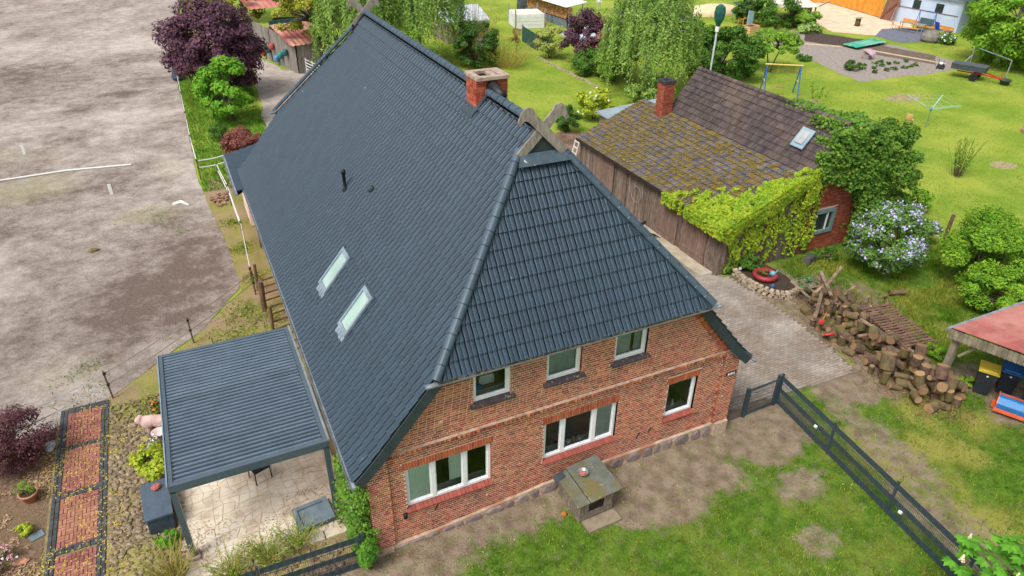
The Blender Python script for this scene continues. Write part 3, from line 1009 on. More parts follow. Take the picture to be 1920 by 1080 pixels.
def make_wall():
    global wall
    CH = 0.0715
    bk = MB(); cells = []
    z = 0.12; r = 0
    while z < ZH - .08:
        for (a, b) in segments(z, z + CH):
            lo_ = a
            if z < ledge((a + b) / 2) - .02:
                # the plinth climbs to the right: start the course where the ledge is lower
                while lo_ < b and ledge(lo_) < z + .02: lo_ += 0.05
                b2 = lo_
                lo_, b = a, min(b, b2)
                if b - lo_ < .08: continue
            pil = -0.07 if (lo_ + b) / 2 > 5.1 or (lo_ + b) / 2 < -5.1 else 0.0
            if z > CZ: pil = 0.0
            bk.box(((lo_ + b) / 2, 0.106 + pil, z + CH / 2), (b - lo_ - (.04 if pil else 0), 0.2, CH))
            bl = 0.105 if r % 2 else 0.21
            x = lo_ - (0.052 if r % 2 else (0.105 if r % 4 else 0.0))
            while x < b:
                x0, x1 = max(x + .007, lo_), min(x + bl - .007, b)
                if x1 - x0 > 0.035:
                    q = round((x1 - x0) / 0.02) * 0.02 - .004
                    cells.append((((x0 + x1) / 2, 0.047 + pil + rnd.uniform(-.003, .003), z + CH / 2), round(q, 3)))
                x += bl
        z += CH; r += 1
    # flank and rear walls
    bk.box((-W_ + .15, LW / 2 + .1, 1.6), (0.3, LW - .3, 3.1)); bk.box((W_ - .15, LW / 2 + .1, 1.6), (0.3, LW - .3, 3.1))
    bk.plate([(-W_ + .32, LW - .3, 0), (W_ - .32, LW - .3, 0), (W_ - .32, LW - .3, 3.0), (3.6, LW - .3, 5.3), (-3.6, LW - .3, 5.3), (-W_ + .32, LW - .3, 3.0)], (0, .28, 0))
    wall = bk.build('wall', m_mortar, house)
    lay_pieces(wall, cells, 'brick', brick_key_mesh, m_brick, 300, 'farther_bricks')
    # flank bricks are far under the eaves: courses as real bricks on the left flank that shows
    c2 = []
    z = 0.12; r = 0
    while z < 2.9:
        y = 0.25 + (0.131 if r % 2 else 0)
        while y < LW - .2:
            c2.append(((-W_ - .004, y, z), 0)); c2.append(((W_ + .004, y, z), 0))
            y += 0.262
        z += CH; r += 1
    V, F = [], []
    for (loc, _) in c2:
        b = len(V); t = MB().box(loc, (0.02, 0.25, 0.064)); V += t.V; F += [tuple(b + i for i in f) for f in t.F]
    me = bpy.data.meshes.new('flank_bricks'); me.from_pydata(V, [], F)
    put('flank_bricks', me, wall, m_brick)['kind'] = 'stuff'
make_wall()
# soldier lintels, dentil cornice
for (a, b, c, d) in LINT.values():
    n = int((b - a) / 0.076); w = (b - a) / n
    MB().box(((a + b) / 2, 0.112, (c + d) / 2), (b - a, 0.2, d - c)).build('lintel_bed', m_mortar, house)
    me = MB().box((0, 0, 0), (w - .013, 0.09, 0.222)).mesh('lintel_brick'); me.materials.append(m_soldier)
    for k in range(n):
        put('lintel_brick', me, house).location = (a + w * (k + .5), 0.046 + rnd.uniform(-.003, .003), (c + d) / 2)
MB().plate([(-5.17, -.065, CZ + .0), (-5.17, .05, CZ + .045), (-5.17, .05, CZ - .012), (-5.17, -.065, CZ - .012)], (10.34, 0, 0)).build('cornice_ledge', M('ledge_mortar', S(190, 168, 150), S(150, 122, 104), scale=5, rough=.95, bump=.4), house)
MB().box((0, 0.06, CZ - .055), (10.34, 0.2, 0.09)).build('cornice_bed', m_mortar, house)
me = MB().box((0, 0, 0), (0.085, 0.085, 0.07), math.pi / 4).mesh('dentil_brick'); me.materials.append(m_brick)
for k in range(80):
    put('dentil_brick', me, house).location = (-5.1 + k * 0.129, -0.045, CZ - .055)
# stepped brick corbels under the front verges
me = MB().box((0, 0, 0), (0.12, 0.1, 0.15)).mesh('corbel_brick'); me.materials.append(m_brick)
for sg in (-1, 1):
    for k in range(20):
        z = 3.5 + k * 0.09
        x = xlim(z + .1) - .12
        put('corbel_brick', me, house).location = (sg * x, -0.02 - (k % 2) * .02, z)
# plinth: sloping brick ledge and split fieldstones with light joints
pl = MB(); xs = [-5.75 + 0.25 * k for k in range(47)]
for a, b in zip(xs[:-1], xs[1:]):
    za, zb = ledge(a), ledge(b)
    o = -.07 if abs((a + b) / 2) > 5.17 else 0
    pl.face([(a, -.06 + o, za), (b, -.06 + o, zb), (b, .02 + o, zb + .035), (a, .02 + o, za + .035)])
    pl.face([(a, -.06 + o, -.1), (b, -.06 + o, -.1), (b, -.06 + o, zb), (a, -.06 + o, za)])
for x, s in ((-5.25, 1), (5.25, -1)):
    pl.face([(x, -.13, -.1), (x, .1, -.1), (x, .1, ledge(x) + .03), (x, -.13, ledge(x))])
pl.build('plinth', M('plinth_mortar', S(200, 180, 158), S(170, 148, 126), scale=5, rough=.95, bump=.6, c3=S(158, 118, 94), scale3=1.2), house)
m_stone = M('fieldstone', S(150, 132, 124), S(116, 104, 102), scale=5, rough=.85, rand=.22, hue=.02, bump=.5, bscale=40)
def stones():
    x = -5.1
    while x < 5.1:
        w = rnd.uniform(0.22, 0.62)
        zt = ledge(x + w / 2) - .015
        zb = bank(x + w / 2, -.1) - .04
        if zt - zb > 0.1:
            n = rnd.choice((6, 7, 8)); pts = []
            for k in range(n):
                a = 2 * math.pi * k / n + rnd.uniform(-.25, .25)
                pts.append((x + w / 2 + math.cos(a) * w * .5, -.061, (zt + zb) / 2 + math.sin(a) * (zt - zb) * .52))
            c = Vector((x + w / 2, -.095, (zt + zb) / 2))
            mb = MB()
            mb.V = pts + [tuple(Vector(p).lerp(c, .35) + Vector((0, -.022, 0))) for p in pts]
            for k in range(n):
                j = (k + 1) % n
                mb.F.append((k, j, n + j, n + k))
            mb.F.append(tuple(n + k for k in range(n)))
            mb.build('plinth_stone', m_stone, house)
        x += w + 0.03
stones()
# ---- windows
m_pane = glass_mat('window_glass', (0.88, 0.95, 0.93), 0.02)
m_room = M('room_plaster', S(206, 210, 200), S(190, 194, 184), rough=.9)
m_floor = M('room_floor', S(96, 70, 52), S(80, 58, 44), rough=.8)
m_slate = M('slate_sill', S(88, 76, 78), S(66, 60, 64), scale=6, rough=.7, bump=.4, speck=(11, .62, S(150, 152, 140)))
m_redsill = M('red_sill_tile', S(160, 84, 70), S(140, 70, 60), scale=6, rough=.7, rand=.14)
m_curtain = M('grey_curtain', S(186, 190, 190), S(160, 166, 166), scale=3, rough=.95)
m_blind = M('pale_blind', S(228, 236, 228), S(214, 224, 216), scale=3, rough=.9)
m_seal = M('window_seal', S(60, 66, 70), rough=.7)
FY = 0.08
def window(key, splits, sash_right=False):
    a, b, c, d = WIN[key]
    w = thing('window', None, None, ((a + b) / 2, 0, c)); w.parent = house
    w.pop('label', None) if 'label' in w else None
    mx = (a + b) / 2
    L_ = lambda x, y, z: (x - mx, y, z - c)
    f = MB(); t = 0.075
    for (x0, x1, z0, z1) in ((a, b, c, c + t), (a, b, d - t, d), (a, a + t, c + t, d - t), (b - t, b, c + t, d - t)):
        f.box(L_((x0 + x1) / 2, FY + .035, (z0 + z1) / 2), (x1 - x0, 0.07, z1 - z0))
    edges = [a] + [a + (b - a) * s for s in splits] + [b]
    for e in edges[1:-1]:
        f.box(L_(e, FY + .033, (c + d) / 2), (0.11, 0.072, d - c - 2 * t))
    f.build('frame', m_white, w)
    for x0, x1 in zip(edges[:-1], edges[1:]):
        p0 = x0 + (t if x0 == a else .055); p1 = x1 - (t if x1 == b else .055)
        s = MB()
        for (q0, q1, z0, z1) in ((p0, p1, c + t, c + t + .035), (p0, p1, d - t - .035, d - t), (p0, p0 + .035, c + t + .035, d - t - .035), (p1 - .035, p1, c + t + .035, d - t - .035)):
            s.box(L_((q0 + q1) / 2, FY + .05, (z0 + z1) / 2), (q1 - q0, 0.05, z1 - z0))
        s.build('sash', m_white, w)
        MB().face([L_(p0 + .02, FY + .055, c + t + .02), L_(p1 - .02, FY + .055, c + t + .02), L_(p1 - .02, FY + .055, d - t - .02), L_(p0 + .02, FY + .055, d - t - .02)]).build('pane', m_pane, w)
    # reveal
    r = MB()
    r.face([L_(b, 0.004, c), L_(b, FY + .07, c), L_(b, FY + .07, d), L_(b, 0.004, d)])
    r.face([L_(a, 0.004, d), L_(a, FY + .07, d), L_(a, FY + .07, c), L_(a, 0.004, c)])
    r.face([L_(a, 0.004, d), L_(b, 0.004, d), L_(b, FY + .07, d), L_(a, FY + .07, d)])
    r.build('reveal', m_soldier, w)
    # the room behind
    dp = 2.6
    q = MB()
    y0, y1 = FY + .08, FY + dp
    A, B, C, D = a - .5, b + .5, c - 0.5 if key[0] == 'g' else c - .4, d + .25
    q.face([L_(A, y1, C), L_(B, y1, C), L_(B, y1, D), L_(A, y1, D)])
    q.face([L_(A, y0, C), L_(A, y1, C), L_(A, y1, D), L_(A, y0, D)]); q.face([L_(B, y1, C), L_(B, y0, C), L_(B, y0, D), L_(B, y1, D)])
    q.face([L_(A, y0, D), L_(A, y1, D), L_(B, y1, D), L_(B, y0, D)])
    q.build('room_wall', m_room, w)
    MB().face([L_(A, y0, C), L_(B, y0, C), L_(B, y1, C), L_(A, y1, C)]).build('room_floor', m_floor, w)
    MB().box(L_(mx, FY + .22, c + .02), (b - a - .02, 0.26, 0.03)).build('inner_sill', m_white, w)
    if key[0] == 'g':
        n = max(4, int((b - a + .06) / 0.115)); ww = (b - a + .06) / n
        me = MB().plate([(-ww / 2 + .004, FY + .03, -.002), (-ww / 2 + .004, -.07, -.085), (-ww / 2 + .004, -.07, -.13), (-ww / 2 + .004, FY + .03, -.13)], (ww - .008, 0, 0)).mesh('sill_tile')
        me.materials.append(m_redsill)
        for k in range(n):
            put('sill_tile', me, w).location = (-(b - a + .06) / 2 + ww * (k + .5), 0, 0)
    else:
        MB().plate([(a - .1 - mx, FY + .03, -.002), (a - .1 - mx, -.1, -.045), (a - .1 - mx, -.1, -.09), (a - .1 - mx, FY + .03, -.09)], (b - a + .2, 0, 0)).build('sill', m_slate, w)
    return w, L_
def pleats(w, x0, x1, z0, z1, y, L_, mat=m_curtain, name='curtain'):
    mb = MB(); n = max(6, int((x1 - x0) / .035))
    for k in range(n + 1):
        x = x0 + (x1 - x0) * k / n
        yy = y + (0.02 if k % 2 else -0.02)
        mb.V += [L_(x, yy, z0), L_(x, yy, z1)]
    for k in range(n):
        mb.F.append((2 * k, 2 * k + 2, 2 * k + 3, 2 * k + 1))
    mb.build(name, mat, w)
w, L_ = window('gl', (0.32, 0.69)); a, b, c, d = WIN['gl']
MB().box(L_(a + .40, FY + .085, (c + d) / 2), (0.66, 0.01, d - c - .2)).build('roller_blind', m_blind, w)
MB().box(L_(a + 1.42, FY + .1, (c + d) / 2 + .12), (0.4, 0.01, d - c - .4)).build('roller_blind', m_blind, w)
w, L_ = window('gm', (0.27, 0.70)); a, b, c, d = WIN['gm']
MB().box(L_(b - .38, FY + .085, (c + d) / 2), (0.55, 0.01, d - c - .2)).build('roller_blind', m_curtain, w)
window('gr', ())
window('ul', ())
w, L_ = window('um', ()); a, b, c, d = WIN['um']; pleats(w, a + .06, b - .06, c + .05, d, FY + .11, L_)
w, L_ = window('ur', ()); a, b, c, d = WIN['ur']; pleats(w, a + .06, a + .62, c + .05, d, FY + .11, L_); pleats(w, a + .7, b - .06, c + .05, d, FY + .12, L_)
# wall lamp and number plate
MB().lathe([(.05, 0), (.055, .02), (.055, .15), (.03, .18)], 10, (-4.86, -.07, 1.05)).build('wall_lamp', M('black_metal', S(32, 34, 38), S(24, 26, 28), rough=.5), house, True)
nb = MB().box((5.48, -.105, 2.46), (0.36, 0.02, 0.12)).build('number_plate', M('plate_dark', S(40, 46, 62), S(34, 38, 52), rough=.4), house)
mb = MB()
for x, wd in ((5.37, .05), (5.43, .03), (5.49, .06), (5.58, .05)):
    mb.box((x, -.118, 2.46), (wd, 0.006, 0.07))
mb.build('plate_lettering', m_white, nb)
# iron wall anchors
for x, z in ((2.35, 1.06), (2.75, 1.12), (-4.0, 1.0)):
    MB().beam((x - .05, -.012, z - .1), (x + .05, -.012, z + .1), .018, .018).build('wall_anchor', MATS['black_metal'], house)

# ---- chimney
CX0, CX1, CY0, CY1, CT = -0.34, 0.62, 5.66, 6.38, 10.42
ch = MB().box(((CX0 + CX1) / 2, (CY0 + CY1) / 2, 9.8), (CX1 - CX0 - .03, CY1 - CY0 - .03, 1.2)).build('chimney', M('chimney_mortar', S(150, 112, 92), S(120, 86, 70), scale=6, rough=.95), house)
m_cbrick = M('chimney_brick', S(182, 100, 72), S(150, 76, 56), scale=8, rough=.9, rand=.36, hue=.015, bump=.5, spec=.2, speck=(9, .62, S(84, 60, 54)))
bm1 = {}
def cb(loc, sx, sy):
    k = (round(sx, 2), round(sy, 2))
    if k not in bm1:
        bm1[k] = MB().box((0, 0, 0), (sx, sy, 0.07)).mesh('brick'); bm1[k].materials.append(m_cbrick)
    put('brick', bm1[k], ch).location = loc
for r in range(14):
    z = 9.32 + r * 0.08
    for i in range(4):
        w4 = (CX1 - CX0) / 4; x = CX0 + w4 * (i + .5)
        cb((x, CY0 + .02, z), w4 - .014, 0.05); cb((x, CY1 - .02, z), w4 - .014, 0.05)
    for i in range(3):
        w3 = (CY1 - CY0) / 3; y = CY0 + w3 * (i + .5)
        cb((CX0 + .02, y, z), 0.05, w3 - .014); cb((CX1 - .02, y, z), 0.05, w3 - .014)
m_conc = M('chimney_concrete', S(186, 164, 146), S(146, 130, 116), scale=6, rough=.95, bump=.4)
c_ = MB()
c_.box(((CX0 + CX1) / 2, CY0 - .0, CT + .05), (CX1 - CX0 + .05, 0.2, 0.09)); c_.box(((CX0 + CX1) / 2, CY1, CT + .05), (CX1 - CX0 + .05, 0.2, 0.09))
for x, wd in ((CX0 + .06, .2), (.24, .16), (CX1 - .1, .28)):
    c_.box((x, (CY0 + CY1) / 2, CT + .049), (wd, CY1 - CY0 - .2, 0.088))
c_.build('chimney_cap', m_conc, ch)
MB().box(((CX0 + CX1) / 2, (CY0 + CY1) / 2, CT + .01), (CX1 - CX0 - .1, CY1 - CY0 - .1, .02)).build('flue', M('soot', S(20, 19, 18), S(12, 12, 12), rough=.95), ch)
m_lead = MATS['lead']
fl = MB()
fl.plate([PL(CY0 - .14, LS - .55, .08), PL(CY0 + .02, LS - .55, .09), PL(CY0 + .02, LS - .02, .09), PL(CY0 - .14, LS - .02, .08)], (0, 0, .012))
fl.plate([PL(CY0 - .1, LS - .78, .075), PL(CY1 + .06, LS - .78, .075), PL(CY1 + .06, LS - .56, .08), PL(CY0 - .1, LS - .56, .08)], (0, 0, .012))
fl.build('chimney_flashing', M('dark_flashing', S(60, 72, 80), S(48, 58, 64), scale=4, rough=.45), ch)
mb = MB(); mb.tube([(0.12, 4.9, ZR + .1), (0.14, 5.4, ZR + .13), (.14, 5.66, ZR + .17)], [.125, .15, .19], 10); mb.build('bitumen_collar', M('bitumen', S(40, 42, 46), S(28, 29, 32), rough=.5), ch, True)

# ---- roof windows, vent pipe, vent cap
m_alu = M('grey_aluminium', S(150, 166, 178), S(128, 144, 156), scale=3, rough=.35, metal=.3)
m_skyglass = M('skylight_glass', S(150, 176, 168), S(170, 196, 186), scale=1.2, rough=.06, spec=.9)
for yb, ye in ((6.62, 7.40), (4.10, 4.86)):
    v0, v1 = 1.60, 3.02
    sw = thing('roof_window', None, None); sw.parent = house
    f = MB()
    def bar(y0, y1, va, vb, n0, n1):
        f.plate([PL(y0, va, n0), PL(y1, va, n0), PL(y1, vb, n0), PL(y0, vb, n0)], PL(0, 1, n1) - PL(0, 1, n0))
    bar(yb, yb + .09, v0, v1, .02, .13); bar(ye - .09, ye, v0, v1, .02, .13); bar(yb + .09, ye - .09, v1 - .14, v1, .02, .14); bar(yb + .09, ye - .09, v0, v0 + .13, .02, .12)
    f.build('frame', m_alu, sw)
    f = MB(); bar(yb + .09, ye - .09, v0 + .13, v1 - .14, .05, .085); f.build('pane', m_skyglass, sw)
    for q0, q1 in ((yb - .04, yb - .002), (ye + .002, ye + .04)):
        f = MB(); bar(q0, q1, v0 - .05, v1 + .05, .03, .075); f.build('side_flashing', M('dark_flashing', (0, 0, 0)), sw)
    for k in range(4):
        f = MB(); y = yb + .02 + k * (ye - yb - .04) / 4; bar(y, y + (ye - yb) / 4 - .04, v0 - .17 - (k % 2) * .03, v0 - .005, .05, .085); f.build('apron_pleat', m_alu, sw)
p = PL(9.95, 4.07, 0.0)
mb = MB(); mb.lathe([(.11, -.05), (.10, .08), (.06, .12), (.055, .62), (.085, .63), (.085, .74), (.03, .78)], 12, (p.x, p.y, p.z)); mb.build('vent_pipe', MATS['black_metal'], house, True)
p = PL(8.25, 4.85, 0.03)
mb = MB(); mb.blob((p.x, p.y, p.z + .04), (.13, .12, .14), 10, 6); mb.build('vent_cap', m_barge, house, True)

# ---- low rear annex continuing the left eave
an = MB(); an.box((-3.95, 22.4, 1.25), (4.0, 2.4, 2.4)); an.build('annex_wall', m_mortar, house)
AP = lambda x: 2.78 + (x + 6.4) * 0.24
ad = MB(); ad.plate([(-6.4, LW - 2.0, AP(-6.4)), (-1.9, LW + .25, AP(-1.9)), (-1.9, 23.9, AP(-1.9)), (-6.4, 23.9, AP(-6.4))], (0, 0, -.12)); adeck = ad.build('annex_roof', m_deck, house)
at_ = []
Vd = Vector((1, 0, .24)).normalized(); U = Vector((0, 1, 0)); N = Vector((-.24, 0, 1)).normalized()
for r in range(11):
    for c in range(-9, 11):
        if c < 0 and r > 1: continue
        o = Vector((-6.4, LW + .3 + c * TW, AP(-6.4))) + Vd * (r * TE)
        at_.append(((o - CAM).length, o, U, Vd, N, tile_local(), False))
lay_tiles(adeck, 'annex_tile', 'annex_tiles', m_tile, 0, at_)
# ================================================================ terrace side (left of the house)
m_anth = M('anthracite_alu', S(84, 98, 108), S(74, 88, 98), scale=2, rough=.4, spec=.5, rand=.04)
m_anth2 = M('anthracite_slat', S(96, 112, 126), S(84, 100, 114), scale=2, rough=.35, spec=.6, rand=.08)
m_strip = M('privacy_strip', S(62, 76, 84), S(52, 66, 74), scale=6, rough=.6, rand=.1)
m_wire = M('coated_wire', S(56, 66, 72), S(48, 58, 64), rough=.6)
m_pot = M('terracotta', S(196, 140, 112), S(170, 116, 92), scale=6, rough=.9)
m_twig = M('twig_bark', S(104, 88, 70), S(78, 66, 54), scale=8, rough=.9)
m_soil = M('potting_soil', S(72, 58, 46), S(54, 44, 36), scale=9, rough=.95)

# beds
sheet('mulched_border', [(-13.55, 9.4), (-13.62, 2.0), (-13.4, -2), (-30, -2), (-30, 6.6), (-16, 7.3), (-14.2, 8.7)], 0.014,
      M('border_mulch', S(150, 126, 104), S(96, 78, 64), scale=9, detail=9, rough=.95, bump=3, bscale=22, c3=S(128, 108, 84), scale3=.7, spec=.1), jag=.08, step=.5)
sheet('cobble_bed', [(-12.1, 9.5), (-12.2, 2.2), (-12.2, -2), (-5.7, -2), (-5.7, 2.0), (-5.8, 7.8), (-10.4, 8.3)], 0.014,
      M('bed_soil', S(150, 134, 104), S(116, 100, 78), scale=5, detail=7, rough=.95, bump=2, bscale=20, c3=S(168, 156, 100), scale3=.6, spec=.1), jag=.05, step=.5)
m_cob = M('cobble', S(158, 140, 116), S(112, 98, 80), scale=5, rough=.9, rand=.28, hue=.02, bump=.4, spec=.2)
def cobbles():
    protos = []
    for k in range(6):
        mb = MB(); mb.blob((0, 0, 0), (rnd.uniform(.09, .13), rnd.uniform(.07, .1), .05), 6, 4, .16)
        me = mb.mesh('cobble', True); me.materials.append(m_cob); protos.append(me)
    bed = bpy.data.objects['cobble_bed']
    cells = []
    for k in range(2600):
        x, y = rnd.uniform(-12.05, -10.2), rnd.uniform(-1.5, 9.3)
        if rnd.random() > .95 - .6 * smooth(.42, .62, fbm(x, y, .8)): continue
        cells.append((x, y))
    for k in range(500):
        cells.append((rnd.uniform(-10.2, -6.5), rnd.uniform(-1.2, .9)))
    cells.sort(key=lambda c: (Vector((c[0], c[1], 0)) - CAM).length)
    V, F = [], []
    for i, (x, y) in enumerate(cells):
        me = protos[i % 6]; a = rnd.uniform(0, 6.28); s = rnd.uniform(.4, .95)
        if i < 300:
            o = put('cobble', me, bed); o.location = (x, y, .03); o.rotation_euler = (0, 0, a); o.scale = (s, s, s)
        else:
            b = len(V); ca, sa = math.cos(a) * s, math.sin(a) * s
            V.extend((x + v.co.x * ca - v.co.y * sa, y + v.co.x * sa + v.co.y * ca, .03 + v.co.z * s) for v in me.vertices)
            F.extend(tuple(b + q for q in p.vertices) for p in me.polygons)
    me = bpy.data.meshes.new('farther_cobbles'); me.from_pydata(V, [], F); me.shade_smooth()
    put('farther_cobbles', me, bed, m_cob)['kind'] = 'stuff'
cobbles()
m_red = M('red_paver', S(154, 100, 93), S(132, 82, 77), scale=3, rough=.9, rand=.16, bump=.3, spec=.2, c3=S(168, 120, 96), scale3=.8)
m_blk = M('black_paver', S(84, 86, 88), S(66, 68, 70), scale=4, rough=.9, rand=.14, bump=.3, spec=.2)
gp = sheet('garden_path', [(-13.58, 9.7), (-12.08, 9.7), (-12.15, -2.2), (-13.6, -2.2)], 0.02, M('path_joint', S(150, 136, 84), S(112, 98, 74), scale=5, rough=.95))
def lay_path():
    red, blk = [], []
    bands = [9.55, 7.7, 5.65, 3.55, 1.4, -.8]
    x0, x1 = -13.52, -12.12
    for x in (x0 + .05, x0 + .16, x1 - .05, x1 - .16):
        y = -2.0
        while y < 9.6:
            blk.append(((x, y + .1, .022 + rnd.uniform(0, .004)), (.098, .196, .03, .005))); y += .205
    for b in bands:
        for dy in (-.105, 0.0, .105)[: 3 if b > 9 else 2]:
            x = x0 + .32
            while x < x1 - .24:
                blk.append(((x, b + dy, .022 + rnd.uniform(0, .004)), (.196, .098, .03, .005))); x += .205
    for ya, yb in zip(bands[1:], bands[:-1]):
        y = ya + .17; r = 0
        while y < yb - .2:
            # parquet bond: pairs along, pairs across
            x = x0 + .325; c = 0
            while c < 5:
                if (r + c) % 2:
                    for d in (-.051, .051): red.append(((x, y + d, .022 + rnd.uniform(0, .006)), (.184, .094, .03, .005)))
                else:
                    for d in (-.051, .051): red.append(((x + d, y, .022 + rnd.uniform(0, .006)), (.09, .196, .03, .005)))
                x += .192; c += 1
            y += .206; r += 1
    lay_pieces(gp, red, 'red_paver', slab_mesh, m_red, 200, 'farther_red_pavers')
    lay_pieces(gp, blk, 'black_paver', slab_mesh, m_blk, 100, 'farther_black_pavers')
lay_path()
# flagstone terrace
m_flag = M('flagstone', S(216, 202, 178), S(184, 166, 146), scale=3, detail=9, rough=.9, rand=.05, hue=.006, bump=.4, bscale=30, spec=.2, c3=S(222, 212, 194), scale3=.9)
ter = sheet('terrace', [(-10.35, 1.15), (-6.05, 1.35), (-5.8, 7.9), (-10.3, 7.9)], 0.024, M('terrace_joint', S(206, 190, 166), S(178, 160, 140), scale=6, rough=.95), jag=.03)
def flags():
    st = .25
    def c(i, j): return (-10.2 + i * st + (vnoise(i * 3.7, j * 1.9, 1.3) - .5) * .3, 1.3 + j * st + (vnoise(i * 1.3 + 40, j * 2.9, 1.7) - .5) * .3)
    for i in range(17):
        for j in range(27):
            q = [c(i, j), c(i + 1, j), c(i + 1, j + 1), c(i, j + 1)]
            if max(p[0] for p in q) > -5.95 or max(p[1] for p in q) > 7.8: continue
            cx = sum(p[0] for p in q) / 4; cy = sum(p[1] for p in q) / 4
            q = [(cx + (p[0] - cx) * .93, cy + (p[1] - cy) * .93) for p in q]
            MB().prism(q, .02, .035 + rnd.uniform(0, .006)).build('flagstone', m_flag, ter)
flags()
for k, (y, h) in enumerate(((1.0, .1),)):
    o = MB()
for k in range(7):
    s = MB().box((-9.6 + k * .62, 1.12 + rnd.uniform(-.03, .03), .04), (.58, .26, .05), rnd.uniform(-.03, .03)).build('edging_slab', m_flag, ter)

# pergola with louvred roof
pg = thing('pergola', 'dark grey metal pergola with louvred roof over the flagstone terrace', 'pergola', (-8.15, 4.65, 0), world=True)
X0, X1, Y0, Y1, ZP = -10.1, -6.25, 1.8, 7.55, 2.68
for x in (X0 + .07, X1 - .07):
    for y in (Y0 + .07, Y1 - .07):
        MB().box((x, y, (ZP - .2) / 2), (.14, .14, ZP - .2)).build('post', m_anth, pg)
        MB().box((x, y, .06), (.3, .3, .14)).build('post_base', m_conc, pg)
for (a, b) in (((X0, Y0 + .06), (X1, Y0 + .06)), ((X0, Y1 - .06), (X1, Y1 - .06))):
    MB().box(((a[0] + b[0]) / 2, a[1], ZP - .11), (X1 - X0, .12, .24)).build('cross_beam', m_anth, pg)
for x in (X0 + .06, X1 - .06):
    MB().box((x, (Y0 + Y1) / 2, ZP - .11), (.12, Y1 - Y0 - .24, .24)).build('side_beam', m_anth, pg)
MB().box((X1 + .02, (Y0 + Y1) / 2, ZP + .03), (.05, Y1 - Y0, .05)).build('rim_rail', m_metal, pg)
MB().box((X0 - .01, (Y0 + Y1) / 2, ZP + .022), (.03, Y1 - Y0, .04)).build('rim_rail', M('rim_blue', S(140, 158, 172), S(120, 138, 152), rough=.35), pg)
NSL = 37
sl_open = MB(); 
def slat_mesh(ang, wd):
    mb = MB(); L2 = (X1 - X0) / 2 - .13
    prof = [(a * wd, b) for a, b in ((-.07, -.075), (.07, -.075), (.085, .0), (.075, .016), (-.06, .006), (-.072, .018), (-.085, .016), (-.085, .0))]
    ca, sa = math.cos(ang), math.sin(ang)
    pts = [(-L2, a * ca - b * sa, a * sa + b * ca) for a, b in prof]
    mb.plate(pts, (2 * L2, 0, 0)); me = mb.mesh('louvre_slat'); me.materials.append(m_anth2); return me
s_open, s_shut = slat_mesh(R(0), .60), slat_mesh(R(-10), .52)
for k in range(NSL):
    y = Y0 + .2 + k * (Y1 - Y0 - .36) / (NSL - 1)
    o = put('louvre_slat', s_open if k > 21 else s_shut, pg)
    o.location = ((X0 + X1) / 2, y, ZP - .04)
# garden chair under it
m_black = MATS['black_metal']
gc = thing('garden_chair', 'black metal garden chair standing on the flagstones under the pergola', 'chair', (-8.05, 4.0, .04), R(200))
for x in (-.24, .24):
    for y in (-.22, .22):
        MB().tube([(x, y, 0), (x * .95, y, .44)], .016, 6).build('leg', m_black, gc)
    MB().tube([(x, .22, .42), (x, .3, .9)], .016, 6).build('back_post', m_black, gc)
    MB().box((x, 0, .62), (.05, .46, .03)).build('armrest', m_black, gc)
for k in range(5):
    MB().box((0, -.2 + k * .1, .45), (.48, .075, .02)).build('seat_slat', m_black, gc)
for k in range(3):
    MB().box((0, .25 + k * .02, .58 + k * .13), (.48, .02, .08)).build('back_slat', m_black, gc)
# framed grey hatch slab near the corner
hs_ = thing('hatch_cover', 'grey framed square hatch cover lying by the ivy at the house corner', 'hatch', (-6.95, 1.85, 0.03), R(6))
m_hatch = M('grey_hatch', S(116, 132, 140), S(98, 114, 122), scale=3, rough=.6)
MB().box((0, 0, .08), (.86, .72, .16)).build('plinth_box', m_hatch, hs_)
for (x, y, sx, sy) in ((0, .36, .98, .12), (0, -.36, .98, .12), (.43, 0, .12, .6), (-.43, 0, .12, .6)):
    MB().box((x, y, .19), (sx, sy, .05)).build('rim', m_hatch, hs_)
# storage box with brick on its lid
sb_ = thing('storage_box', 'dark blue-grey garden storage box beside the front left pergola post', 'storage box', (-10.75, 3.75, .02), R(3))
MB().box((0, 0, .28), (.62, 1.35, .56)).build('body', M('box_slate', S(66, 80, 94), S(54, 68, 82), scale=4, rough=.6), sb_)
MB().box((0, 0, .59), (.7, 1.43, .06)).build('lid', M('box_lid', S(82, 96, 110), S(72, 86, 98), scale=4, rough=.5), sb_)
tag(MB().blob((-10.73, 4.15, .705), (.14, .12, .075), 7, 4, .15).build('red_stone', M('red_rock', S(190, 112, 98), S(160, 88, 78), scale=6, rough=.9, bump=.5)), 'small red stone lying on the lid of the garden storage box', 'stone')
def pot(name, label, loc, r, h, mat, cat='flower pot', group=None):
    t = thing(name, label, cat, loc, group=group)
    MB().lathe([(r * .68, 0), (r * .92, h * .82), (r * 1.05, h * .82), (r * 1.06, h), (r * .9, h), (r * .85, h * .88)], 16).build('pot', mat, t, True)
    MB().lathe([(r * .2, h * .86), (r * .86, h * .885)], 14).build('soil', m_soil, t)
    return t
m_bright = M('chartreuse_leaf', S(190, 200, 56), S(156, 180, 44), scale=3, rough=.7, rand=.25, hue=.02, transl=.3)
m_lime = M('lime_leaf', S(150, 184, 62), S(112, 156, 44), scale=3, rough=.7, rand=.28, hue=.02, transl=.3)
m_green = M('mid_green_leaf', S(96, 140, 44), S(66, 108, 30), scale=2, rough=.7, rand=.32, hue=.02, transl=.3)
m_maroon = M('maroon_leaf', S(120, 72, 76), S(88, 52, 60), scale=2, rough=.7, rand=.3, hue=.02, transl=.2)
pot('planter', 'large pale pot holding the yellow-green shrub beside the pergola', (-10.75, 5.25, .02), .34, .38, M('pale_pot', S(170, 176, 184), S(150, 156, 164), rough=.8))
